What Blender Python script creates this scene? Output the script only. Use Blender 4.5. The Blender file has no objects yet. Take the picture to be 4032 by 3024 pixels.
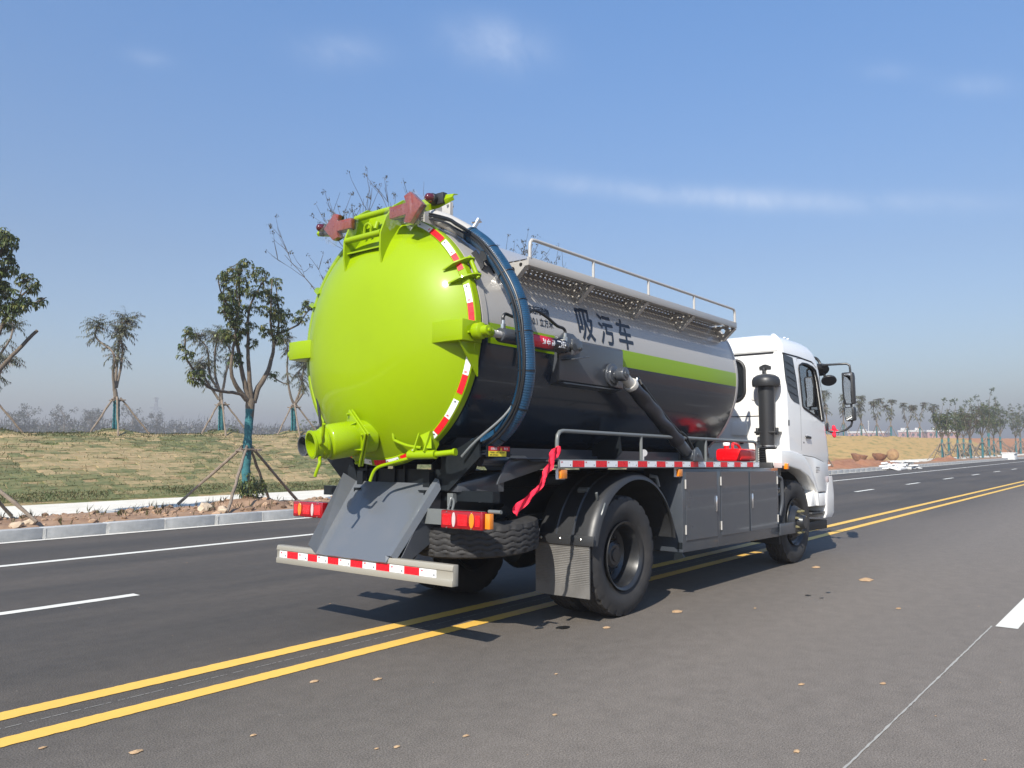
import bpy, bmesh, math, random
import numpy as np
from mathutils import Vector, Matrix, Quaternion, noise
R = math.radians
scene = bpy.context.scene
col = scene.collection

# ------------------------------------------------------------------ camera
cam_data = bpy.data.cameras.new('camera')
cam_data.sensor_width = 36.0
cam_data.lens = 36.0 * 3233.14 / 4032.0
cam_data.clip_start = 0.1
cam_data.clip_end = 6000
cam = bpy.data.objects.new('camera', cam_data)
col.objects.link(cam)
cam.location = (-6.2079, -4.9683, 1.4803)
yaw = R(39.363 - 0.3727)
pit = R(4.2929)
F = Vector((math.cos(yaw) * math.cos(pit), math.sin(yaw) * math.cos(pit), math.sin(pit)))
cam.rotation_euler = F.to_track_quat('-Z', 'Y').to_euler()
scene.camera = cam

# ------------------------------------------------------------------ light
SUN = Vector((1.15, 0.35, -1.0)).normalized()          # direction the light travels
elev = math.asin(-SUN.z)
world = bpy.data.worlds.new('World')
scene.world = world
world.use_nodes = True
wn = world.node_tree
wn.nodes.clear()
w_out = wn.nodes.new('ShaderNodeOutputWorld')
w_bg = wn.nodes.new('ShaderNodeBackground')
w_sky = wn.nodes.new('ShaderNodeTexSky')
w_sky.sky_type = 'NISHITA'
w_sky.sun_disc = False
w_sky.sun_elevation = elev
w_sky.sun_rotation = math.atan2(-SUN.x, -SUN.y)
w_sky.altitude = 0
w_sky.air_density = 1.0
w_sky.dust_density = 0.7
w_sky.ozone_density = 4.0
w_bg.inputs['Strength'].default_value = 0.086
# faint wisps of cirrus: soft ellipses in azimuth / elevation, broken up by noise
w_co = wn.nodes.new('ShaderNodeTexCoord')
w_sep = wn.nodes.new('ShaderNodeSeparateXYZ')
wn.links.new(w_co.outputs['Generated'], w_sep.inputs[0])


def wmath(op, a, b=None):
    n = wn.nodes.new('ShaderNodeMath')
    n.operation = op
    for k, q in enumerate((a, b)):
        if q is None: continue
        if isinstance(q, (int, float)): n.inputs[k].default_value = q
        else: wn.links.new(q, n.inputs[k])
    return n.outputs[0]


w_az = wmath('ARCTAN2', w_sep.outputs['Y'], w_sep.outputs['X'])
w_el = wmath('ARCSINE', w_sep.outputs['Z'])
w_tot = None
for (a0, e0, sa, se, slope, amt) in ((0.70, .466, .055, .024, 0.1, .42), (.895, .452, .05, .018, -.05, .25), (1.11, .416, .022, .008, 0, .20), (.45, .292, .22, .012, .13, .40), (.33, .278, .16, .010, .12, .18),
                                     (.24, .401, .03, .009, .2, .18), (.15, .371, .03, .010, .2, .20), (1.7, .40, .2, .02, .1, .5), (-.7, .45, .25, .03, .1, .5), (-2.2, .35, .3, .02, .05, .5), (2.6, .5, .2, .03, 0, .5)):
    da = wmath('SUBTRACT', w_az, a0)
    de = wmath('SUBTRACT', wmath('SUBTRACT', w_el, e0), wmath('MULTIPLY', da, slope))
    q = wmath('ADD', wmath('POWER', wmath('ABSOLUTE', wmath('DIVIDE', da, sa)), 2.0), wmath('POWER', wmath('ABSOLUTE', wmath('DIVIDE', de, se)), 2.0))
    g = wmath('MULTIPLY', wmath('EXPONENT', wmath('MULTIPLY', q, -1.0)), amt)
    w_tot = g if w_tot is None else wmath('ADD', w_tot, g)
w_noi = wn.nodes.new('ShaderNodeTexNoise')
w_noi.inputs['Scale'].default_value = 15.0
w_noi.inputs['Detail'].default_value = 11
w_noi.inputs['Roughness'].default_value = 0.62
w_noi.inputs['Distortion'].default_value = 0.5
wn.links.new(w_co.outputs['Generated'], w_noi.inputs['Vector'])
w_ramp = wn.nodes.new('ShaderNodeValToRGB')
w_ramp.color_ramp.elements[0].position = 0.27
w_ramp.color_ramp.elements[1].position = 0.85
wn.links.new(w_noi.outputs['Fac'], w_ramp.inputs['Fac'])
w_fac = wmath('MULTIPLY', w_tot, w_ramp.outputs['Color'])
w_mix = wn.nodes.new('ShaderNodeMixRGB')
w_mix.inputs['Color2'].default_value = (6.4, 6.8, 7.6, 1)
wn.links.new(w_fac, w_mix.inputs['Fac'])
w_tint = wn.nodes.new('ShaderNodeMixRGB')
w_tint.blend_type = 'MULTIPLY'
w_tint.inputs['Fac'].default_value = 1.0
w_er = wn.nodes.new('ShaderNodeValToRGB')
w_er.color_ramp.elements[0].position = 0.02
w_er.color_ramp.elements[0].color = (0.90, 0.82, 0.78, 1)
w_er.color_ramp.elements[1].position = 0.60
w_er.color_ramp.elements[1].color = (0.88, 1.22, 1.42, 1)
w_e2 = w_er.color_ramp.elements.new(0.22)
w_e2.color = (0.88, 0.86, 0.87, 1)
wn.links.new(w_el, w_er.inputs['Fac'])
wn.links.new(w_er.outputs['Color'], w_tint.inputs['Color2'])
wn.links.new(w_sky.outputs['Color'], w_tint.inputs['Color1'])
wn.links.new(w_tint.outputs['Color'], w_mix.inputs['Color1'])
wn.links.new(w_mix.outputs['Color'], w_bg.inputs['Color'])
wn.links.new(w_bg.outputs['Background'], w_out.inputs['Surface'])

sun_data = bpy.data.lights.new('sun', 'SUN')
sun_data.energy = 4.0
sun_data.angle = R(0.53)
sun_data.color = (1.0, 0.94, 0.84)
sun = bpy.data.objects.new('sun', sun_data)
col.objects.link(sun)
sun.rotation_euler = SUN.to_track_quat('-Z', 'Y').to_euler()
sun.location = (-20, -8, 20)

scene.view_settings.view_transform = 'Standard'
scene.view_settings.look = 'None'
scene.view_settings.exposure = 0.95
scene.view_settings.gamma = 1.0
scene.view_settings.use_curve_mapping = False
scene.render.engine = 'CYCLES'
scene.cycles.max_bounces = 8
scene.cycles.volume_bounces = 0
scene.cycles.transparent_max_bounces = 16
scene.cycles.use_denoising = True

# ------------------------------------------------------------------ materials
MATS = {}


def nd(nt, kind, **kw):
    n = nt.nodes.new(kind)
    for k, v in kw.items():
        if k in n.inputs:
            n.inputs[k].default_value = v
        else:
            setattr(n, k, v)
    return n


def mat(name, color, rough=0.5, metal=0.0, coat=0.0, var=0.0, scale=8.0, bump=0.0, bscale=60.0,
        alpha=1.0, trans=0.0, stretch=None, island=0.0, dirt=0.0, dirt_col=(0.30, 0.24, 0.17), coat_rough=0.05,
        emit=None, color2=None, detail=6.0, rvar=0.12, spec=0.5):
    if name in MATS:
        return MATS[name]
    m = bpy.data.materials.new(name)
    m.use_nodes = True
    nt = m.node_tree
    b = nt.nodes['Principled BSDF']
    b.inputs['Base Color'].default_value = (*color, 1)
    b.inputs['Roughness'].default_value = rough
    b.inputs['Metallic'].default_value = metal
    b.inputs['Coat Weight'].default_value = coat
    b.inputs['Coat Roughness'].default_value = coat_rough
    b.inputs['Alpha'].default_value = alpha
    b.inputs['Transmission Weight'].default_value = trans
    b.inputs['Specular IOR Level'].default_value = spec
    tc = nd(nt, 'ShaderNodeTexCoord')
    mp = nd(nt, 'ShaderNodeMapping')
    nt.links.new(tc.outputs['Object'], mp.inputs['Vector'])
    if stretch:
        mp.inputs['Scale'].default_value = stretch
    src = None
    if var or color2:
        n = nd(nt, 'ShaderNodeTexNoise', Scale=scale, Detail=detail, Roughness=0.6)
        nt.links.new(mp.outputs['Vector'], n.inputs['Vector'])
        r = nd(nt, 'ShaderNodeValToRGB')
        r.color_ramp.elements[0].position = 0.33
        r.color_ramp.elements[1].position = 0.67
        c2 = color2 if color2 else tuple(min(1, c * (1 + var)) for c in color)
        c1 = color if color2 else tuple(c * (1 - var) for c in color)
        r.color_ramp.elements[0].color = (*c1, 1)
        r.color_ramp.elements[1].color = (*c2, 1)
        nt.links.new(n.outputs['Fac'], r.inputs['Fac'])
        src = r.outputs['Color']
        rr = nd(nt, 'ShaderNodeMapRange')
        rr.inputs['To Min'].default_value = max(0.02, rough - rvar)
        rr.inputs['To Max'].default_value = min(1, rough + rvar)
        nt.links.new(n.outputs['Fac'], rr.inputs['Value'])
        nt.links.new(rr.outputs['Result'], b.inputs['Roughness'])
    if island:
        g = nd(nt, 'ShaderNodeNewGeometry')
        hs = nd(nt, 'ShaderNodeHueSaturation')
        mr = nd(nt, 'ShaderNodeMapRange')
        mr.inputs['To Min'].default_value = 1 - island
        mr.inputs['To Max'].default_value = 1 + island
        nt.links.new(g.outputs['Random Per Island'], mr.inputs['Value'])
        nt.links.new(mr.outputs['Result'], hs.inputs['Value'])
        if src:
            nt.links.new(src, hs.inputs['Color'])
        else:
            hs.inputs['Color'].default_value = (*color, 1)
        src = hs.outputs['Color']
    if dirt:
        n2 = nd(nt, 'ShaderNodeTexNoise', Scale=3.3, Detail=8.0, Roughness=0.65)
        nt.links.new(tc.outputs['Object'], n2.inputs['Vector'])
        r2 = nd(nt, 'ShaderNodeValToRGB')
        r2.color_ramp.elements[0].position = 0.50
        r2.color_ramp.elements[1].position = 0.80
        r2.color_ramp.elements[1].color = (dirt, dirt, dirt, 1)
        nt.links.new(n2.outputs['Fac'], r2.inputs['Fac'])
        mx = nd(nt, 'ShaderNodeMixRGB')
        nt.links.new(r2.outputs['Color'], mx.inputs['Fac'])
        if src:
            nt.links.new(src, mx.inputs['Color1'])
        else:
            mx.inputs['Color1'].default_value = (*color, 1)
        mx.inputs['Color2'].default_value = (*dirt_col, 1)
        src = mx.outputs['Color']
    if src:
        nt.links.new(src, b.inputs['Base Color'])
    if bump:
        nb = nd(nt, 'ShaderNodeTexNoise', Scale=bscale, Detail=5.0)
        nt.links.new(mp.outputs['Vector'], nb.inputs['Vector'])
        bp = nd(nt, 'ShaderNodeBump', Strength=bump, Distance=0.02)
        nt.links.new(nb.outputs['Fac'], bp.inputs['Height'])
        nt.links.new(bp.outputs['Normal'], b.inputs['Normal'])
    if emit:
        b.inputs['Emission Color'].default_value = (*emit[0], 1)
        b.inputs['Emission Strength'].default_value = emit[1]
    MATS[name] = m
    return m


LIME = mat('lime_paint', (0.235, 0.345, 0.0008), 0.40, coat=0.28, coat_rough=0.07, spec=0.15, bump=0.03, bscale=1.5, dirt=0.16, dirt_col=(0.17, 0.24, 0.004))
TGREY = mat('warm_grey_paint', (0.370, 0.352, 0.325), 0.34, coat=0.35, bump=0.012, bscale=2.0, dirt=0.06)
TDARK = mat('slate_paint', (0.013, 0.021, 0.034), 0.22, coat=0.25, spec=0.35, bump=0.02, bscale=1.6, dirt=0.03, stretch=(0.5, 1, 2.4))
TGREEN = mat('green_band_paint', (0.21, 0.345, 0.001), 0.35, coat=0.15, spec=0.3)
SLATE = mat('slate_steel', (0.050, 0.056, 0.066), 0.30, coat=0.35, bump=0.03, bscale=2.6, dirt=0.07)
CHUTE = mat('chute_steel', (0.100, 0.110, 0.124), 0.26, coat=0.35, bump=0.01, bscale=2.0, dirt=0.10)
FRAME = mat('chassis_black', (0.008, 0.011, 0.014), 0.45, spec=0.3, bump=0.05, bscale=18, dirt=0.10, dirt_col=(0.06, 0.055, 0.05))
BLACKP = mat('black_plastic', (0.022, 0.023, 0.025), 0.42, bump=0.03, bscale=30, dirt=0.10, dirt_col=(0.10, 0.09, 0.08))
RUBBER = mat('tyre_rubber', (0.026, 0.025, 0.025), 0.75, var=0.22, scale=9, bump=0.05, bscale=40, dirt=0.22, dirt_col=(0.10, 0.085, 0.07))
FLAPR = mat('ribbed_rubber', (0.13, 0.125, 0.118), 0.5, var=0.15, scale=6, dirt=0.15)
LOCKM = mat('locker_sheet', (0.052, 0.060, 0.072), 0.22, coat=0.6, bump=0.5, bscale=1.7, dirt=0.08)
WHITE = mat('cab_white', (0.80, 0.79, 0.76), 0.25, coat=0.6, dirt=0.03)
BEIGE = mat('beige_grey_paint', (0.275, 0.258, 0.215), 0.38, coat=0.2, dirt=0.12)
GREYP = mat('light_grey_pipe', (0.40, 0.385, 0.36), 0.38, coat=0.2, dirt=0.08)
RAILM = mat('rail_grey', (0.13, 0.14, 0.14), 0.35, coat=0.2)
STEEL = mat('bright_steel', (0.62, 0.62, 0.60), 0.28, metal=1.0)
CHROME = mat('chrome', (0.82, 0.82, 0.82), 0.06, metal=1.0)
BRASS = mat('brass_nut', (0.62, 0.56, 0.30), 0.35, metal=0.8)
HOSE = mat('blue_hose', (0.009, 0.045, 0.095), 0.30, coat=0.25, var=0.2, scale=14)
CABLE = mat('black_cable', (0.010, 0.011, 0.013), 0.4)
REDT = mat('red_tape', (0.72, 0.010, 0.020), 0.30, var=0.10, scale=60)
WHITET = mat('white_tape', (0.74, 0.75, 0.76), 0.30, var=0.04, scale=40)
MARKR = mat('printed_red', (0.55, 0.02, 0.04), 0.5)
INK = mat('dark_lettering', (0.010, 0.014, 0.024), 0.35)
INKW = mat('white_lettering', (0.85, 0.85, 0.85), 0.4)
LAMPR = mat('red_lamp', (0.62, 0.004, 0.010), 0.14, coat=0.8, var=.25, scale=22, bump=.25, bscale=90)
LAMPD = mat('dark_red_lamp', (0.26, 0.002, 0.006), 0.12, coat=0.8)
LAMPA = mat('amber_lamp', (0.85, 0.25, 0.012), 0.14, coat=0.8, trans=0.15)
LAMPW = mat('clear_lamp', (0.52, 0.42, 0.41), 0.12, coat=0.8)
BEACON = mat('maroon_lens', (0.085, 0.006, 0.012), 0.10, coat=0.9)
ARROW = mat('arrow_lens', (0.17, 0.026, 0.018), 0.3, color2=(0.23, 0.05, 0.022), scale=55, coat=0.5)
REDPL = mat('red_plastic', (0.72, 0.004, 0.010), 0.26, coat=0.3, var=0.05, scale=5)
REDCL = mat('red_cloth', (0.85, 0.012, 0.045), 0.75, bump=0.2, bscale=30)
STICKY = mat('yellow_sticker', (0.80, 0.66, 0.04), 0.45)
STICKR = mat('red_sticker', (0.60, 0.008, 0.016), 0.4)
MIRROR = mat('mirror_glass', (0.75, 0.77, 0.78), 0.02, metal=1.0)
DGLASS = mat('dark_glass', (0.010, 0.012, 0.014), 0.05, coat=0.5)
SEATM = mat('seat_cloth', (0.16, 0.16, 0.165), 0.8)
INTER = mat('cab_interior', (0.20, 0.195, 0.19), 0.7)


def glass_mat(name, tint, alpha, rough=0.02):
    m = bpy.data.materials.new(name)
    m.use_nodes = True
    nt = m.node_tree
    nt.nodes.clear()
    o = nd(nt, 'ShaderNodeOutputMaterial')
    tr = nd(nt, 'ShaderNodeBsdfTransparent', Color=(*tint, 1))
    gl = nd(nt, 'ShaderNodeBsdfGlossy', Roughness=rough)
    mx = nd(nt, 'ShaderNodeMixShader')
    fr = nd(nt, 'ShaderNodeFresnel', IOR=1.5)
    ad = nd(nt, 'ShaderNodeMath', operation='ADD')
    ad.inputs[1].default_value = alpha
    nt.links.new(fr.outputs[0], ad.inputs[0])
    nt.links.new(ad.outputs[0], mx.inputs[0])
    nt.links.new(tr.outputs[0], mx.inputs[1])
    nt.links.new(gl.outputs[0], mx.inputs[2])
    nt.links.new(mx.outputs[0], o.inputs['Surface'])
    return m


WINDOW = glass_mat('window_glass', (0.80, 0.85, 0.83), 0.24)


def film_mat():
    m = bpy.data.materials.new('clear_film')
    m.use_nodes = True
    nt = m.node_tree
    nt.nodes.clear()
    o = nd(nt, 'ShaderNodeOutputMaterial')
    tr = nd(nt, 'ShaderNodeBsdfTransparent', Color=(0.97, 0.97, 0.97, 1))
    gl = nd(nt, 'ShaderNodeBsdfGlossy', Roughness=0.16)
    df = nd(nt, 'ShaderNodeBsdfDiffuse', Color=(0.9, 0.9, 0.9, 1))
    m1 = nd(nt, 'ShaderNodeMixShader')
    m1.inputs[0].default_value = 0.35
    mx = nd(nt, 'ShaderNodeMixShader')
    mx.inputs[0].default_value = 0.065
    nt.links.new(gl.outputs[0], m1.inputs[1])
    nt.links.new(df.outputs[0], m1.inputs[2])
    nt.links.new(tr.outputs[0], mx.inputs[1])
    nt.links.new(m1.outputs[0], mx.inputs[2])
    nt.links.new(mx.outputs[0], o.inputs['Surface'])
    return m


FILM = film_mat()


# ------------------------------------------------------------------ mesh helpers
SPLIT = {'saddle_plate', 'chute_side', 'arch_stay', 'intake_pipe', 'fitting', 'hydraulic_pipe', 'air_line', 'cable_tie', 'flange_bolt', 'flange_rib', 'latch_plate', 'latch_tube',
         'wall_pressing', 'wall_seam', 'roof_stud', 'roof_corner', 'engine_bay', 'louvre', 'cheek_plate', 'flange_plate', 'foot_bracket', 'air_pipe', 'leaf_spring', 'tie_bar', 'boom_bracket',
         'kick_strip', 'wall_vent', 'snorkel_bracket', 'underbody', 'hook_plate', 'arm_base', 'spring_hanger', 'rear_cross_beam', 'vent_pipe', 'deck_gusset', 'web_plate', 'corner_bracket', 'sticker_plate', 'axle'}


class MB:
    def __init__(self):
        self.v = []
        self.f = []
        self.m = []

    def add(self, vs, fs, mi=0):
        o = len(self.v)
        self.v.extend([tuple(p) for p in vs])
        for f in fs:
            self.f.append(tuple(i + o for i in f))
            self.m.append(mi)
        return self

    def box(self, x0, x1, y0, y1, z0, z1, mi=0):
        vs = [(x, y, z) for x in (x0, x1) for y in (y0, y1) for z in (z0, z1)]
        return self.add(vs, [(0, 1, 3, 2), (4, 6, 7, 5), (0, 4, 5, 1), (2, 3, 7, 6), (0, 2, 6, 4), (1, 5, 7, 3)], mi)

    def obox(self, c, ax, ay, az, mi=0):
        c, ax, ay, az = Vector(c), Vector(ax), Vector(ay), Vector(az)
        vs = [c + ax * i + ay * j + az * k for i in (-1, 1) for j in (-1, 1) for k in (-1, 1)]
        return self.add(vs, [(0, 1, 3, 2), (4, 6, 7, 5), (0, 4, 5, 1), (2, 3, 7, 6), (0, 2, 6, 4), (1, 5, 7, 3)], mi)

    def prism(self, poly, axis, a0, a1, mi=0):
        """polygon in the two other axes (order x,y,z without `axis`), extruded along axis"""
        def P(p, a):
            if axis == 'y': return (p[0], a, p[1])
            if axis == 'x': return (a, p[0], p[1])
            return (p[0], p[1], a)
        n = len(poly)
        vs = [P(p, a0) for p in poly] + [P(p, a1) for p in poly]
        fs = [tuple(range(n)), tuple(range(2 * n - 1, n - 1, -1))]
        fs += [(i, i + n, (i + 1) % n + n, (i + 1) % n) for i in range(n)]
        return self.add(vs, fs, mi)

    def tube(self, pts, r, n=8, mi=0, cap=True, smooth_path=0):
        pts = [Vector(p) for p in pts]
        if smooth_path:
            pts = spline(pts, smooth_path)
        k = len(pts)
        rs = r if isinstance(r, (list, tuple)) else [r] * k
        if len(rs) != k:
            rs = list(np.interp(np.linspace(0, 1, k), np.linspace(0, 1, len(rs)), rs))
        t = (pts[1] - pts[0]).normalized()
        u = t.orthogonal().normalized()
        vs = []
        for i in range(k):
            a = pts[max(i - 1, 0)]
            b = pts[min(i + 1, k - 1)]
            tn = (b - a)
            tn = tn.normalized() if tn.length > 1e-9 else t
            q = t.rotation_difference(tn)
            u = q @ u
            t = tn
            w = t.cross(u)
            for j in range(n):
                an = 2 * math.pi * j / n
                vs.append(pts[i] + (u * math.cos(an) + w * math.sin(an)) * rs[i])
        fs = []
        for i in range(k - 1):
            for j in range(n):
                a = i * n + j
                b = i * n + (j + 1) % n
                fs.append((a, b, b + n, a + n))
        if cap:
            fs.append(tuple(range(n - 1, -1, -1)))
            fs.append(tuple(range((k - 1) * n, k * n)))
        return self.add(vs, fs, mi)

    def lathe(self, prof, o, d, n=32, mi=0, closed=False, mfun=None):
        """prof: list of (along, radius)"""
        o = Vector(o)
        d = Vector(d).normalized()
        u = d.orthogonal().normalized()
        if abs(d.x) > 0.99:
            u = Vector((0, 0, 1))
        w = d.cross(u)
        vs = []
        for (a, r) in prof:
            for j in range(n):
                an = 2 * math.pi * j / n
                vs.append(o + d * a + (u * math.cos(an) + w * math.sin(an)) * max(r, 1e-5))
        k = len(prof)
        fs = []
        ms = []
        rng = range(k) if closed else range(k - 1)
        for i in rng:
            i2 = (i + 1) % k
            for j in range(n):
                j2 = (j + 1) % n
                fs.append((i * n + j, i2 * n + j, i2 * n + j2, i * n + j2))
                ms.append(mfun(i, j) if mfun else mi)
        off = len(self.v)
        self.v.extend([tuple(p) for p in vs])
        for f, m_ in zip(fs, ms):
            self.f.append(tuple(q + off for q in f))
            self.m.append(m_)
        return self

    def cyl(self, a, b, r, n=16, mi=0, r2=None):
        a, b = Vector(a), Vector(b)
        L = (b - a).length
        r2 = r if r2 is None else r2
        return self.lathe([(0, 0), (0, r), (L, r2), (L, 0)], a, b - a, n, mi)

    def mesh(self, name, mats, smooth=True, angle=32, bevel=0, seg=2):
        me = bpy.data.meshes.new(name)
        me.from_pydata(self.v, [], self.f)
        for m_ in mats:
            me.materials.append(m_)
        if len(mats) > 1:
            me.polygons.foreach_set('material_index', self.m)
        bm = bmesh.new()
        bm.from_mesh(me)
        bmesh.ops.remove_doubles(bm, verts=bm.verts, dist=1e-5)
        bmesh.ops.dissolve_degenerate(bm, edges=bm.edges, dist=1e-6)
        bmesh.ops.recalc_face_normals(bm, faces=bm.faces)
        if bevel:
            es = [e for e in bm.edges if len(e.link_faces) == 2 and e.calc_face_angle(0) > 0.5]
            bmesh.ops.bevel(bm, geom=es, offset=bevel, segments=seg, profile=0.5, affect='EDGES', clamp_overlap=True)
        bm.to_mesh(me)
        bm.free()
        if smooth:
            me.polygons.foreach_set('use_smooth', [True] * len(me.polygons))
            me.set_sharp_from_angle(angle=R(angle))
        me.update()
        return me

    def build(self, name, mats, parent=None, **kw):
        mats = mats if isinstance(mats, (list, tuple)) else [mats]
        if name in SPLIT:
            last = None
            for piece in self.pieces():
                last = obj(name, piece.mesh(name, mats, **kw), parent)
            return last
        return obj(name, self.mesh(name, mats, **kw), parent)

    def pieces(self):
        """the loose pieces, each as an MB of its own"""
        par = list(range(len(self.v)))

        def find(a):
            while par[a] != a:
                par[a] = par[par[a]]
                a = par[a]
            return a
        for f in self.f:
            for q in f[1:]:
                par[find(q)] = find(f[0])
        groups = {}
        for f, m_ in zip(self.f, self.m):
            groups.setdefault(find(f[0]), []).append((f, m_))
        out = []
        for fs in groups.values():
            idx = {}
            p_ = MB()
            for f, m_ in fs:
                for q in f:
                    if q not in idx:
                        idx[q] = len(p_.v)
                        p_.v.append(self.v[q])
                p_.f.append(tuple(idx[q] for q in f))
                p_.m.append(m_)
            out.append(p_)
        return out


def raw_mesh(name, v, f, mats, smooth=False, mi=None):
    me = bpy.data.meshes.new(name)
    me.from_pydata([tuple(p) for p in v], [], f)
    for m_ in (mats if isinstance(mats, (list, tuple)) else [mats]):
        me.materials.append(m_)
    if mi is not None:
        me.polygons.foreach_set('material_index', mi)
    if smooth:
        me.polygons.foreach_set('use_smooth', [True] * len(me.polygons))
    me.update()
    return me


def obj(name, me, parent=None, loc=None):
    o = bpy.data.objects.new(name, me)
    col.objects.link(o)
    if parent is not None:
        o.parent = parent
    if loc is not None:
        o.location = loc
    return o


def empty(name, loc=(0, 0, 0), parent=None):
    o = bpy.data.objects.new(name, None)
    o.empty_display_size = 0.2
    col.objects.link(o)
    o.location = loc
    if parent is not None:
        o.parent = parent
    return o


def tag(o, label=None, cat=None, group=None, kind=None):
    if label: o['label'] = label
    if cat: o['category'] = cat
    if group: o['group'] = group
    if kind: o['kind'] = kind
    return o


def copy_tree(o, parent=None):
    c = o.copy()
    col.objects.link(c)
    c.parent = parent
    for ch in list(o.children):
        copy_tree(ch, c)
    return c


def spline(pts, sub=6):
    pts = [Vector(p) for p in pts]
    out = []
    n = len(pts)
    for i in range(n - 1):
        p0 = pts[max(i - 1, 0)]
        p1, p2 = pts[i], pts[i + 1]
        p3 = pts[min(i + 2, n - 1)]
        for s in range(sub):
            t = s / sub
            out.append(0.5 * ((2 * p1) + (p2 - p0) * t + (2 * p0 - 5 * p1 + 4 * p2 - p3) * t * t + (3 * p1 - p0 - 3 * p2 + p3) * t ** 3))
    out.append(pts[-1])
    return out


_TXT = {}


def text_geo(s, bold=0.0, align='LEFT'):
    """flat lettering: vertices (x, y) and faces, height of a capital about 0.7"""
    key = (s, bold, align)
    if key in _TXT:
        return _TXT[key]
    cu = bpy.data.curves.new('lettering', 'FONT')
    cu.body = s
    cu.size = 1.0
    cu.offset = bold
    cu.align_x = align
    cu.resolution_u = 3
    ob = bpy.data.objects.new('lettering', cu)
    col.objects.link(ob)
    dg = bpy.context.evaluated_depsgraph_get()
    dg.update()
    me = bpy.data.meshes.new_from_object(ob.evaluated_get(dg))
    vs = [(v.co.x, v.co.y) for v in me.vertices]
    fs = [tuple(p.vertices) for p in me.polygons]
    bpy.data.objects.remove(ob)
    bpy.data.curves.remove(cu)
    bpy.data.meshes.remove(me)
    _TXT[key] = (vs, fs)
    return _TXT[key]


def fit_text(s, w, h, bold=0.0):
    vs, fs = text_geo(s, bold)
    if not vs:
        return [], []
    a = np.array(vs)
    mn, mx = a.min(0), a.max(0)
    a = (a - mn) / (mx - mn) * np.array([w, h])
    return [tuple(p) for p in a], fs


# ------------------------------------------------------------------ setting: ground, road
def grid_mesh(name, xs, ys, zf, mats, smooth=True, mfun=None):
    v = [(x, y, zf(x, y)) for x in xs for y in ys]
    ny = len(ys)
    f = []
    mi = []
    for i in range(len(xs) - 1):
        for j in range(ny - 1):
            a = i * ny + j
            f.append((a, a + ny, a + ny + 1, a + 1))
            mi.append(mfun((xs[i] + xs[i + 1]) / 2, (ys[j] + ys[j + 1]) / 2) if mfun else 0)
    return raw_mesh(name, v, f, mats, smooth, mi)


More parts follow.
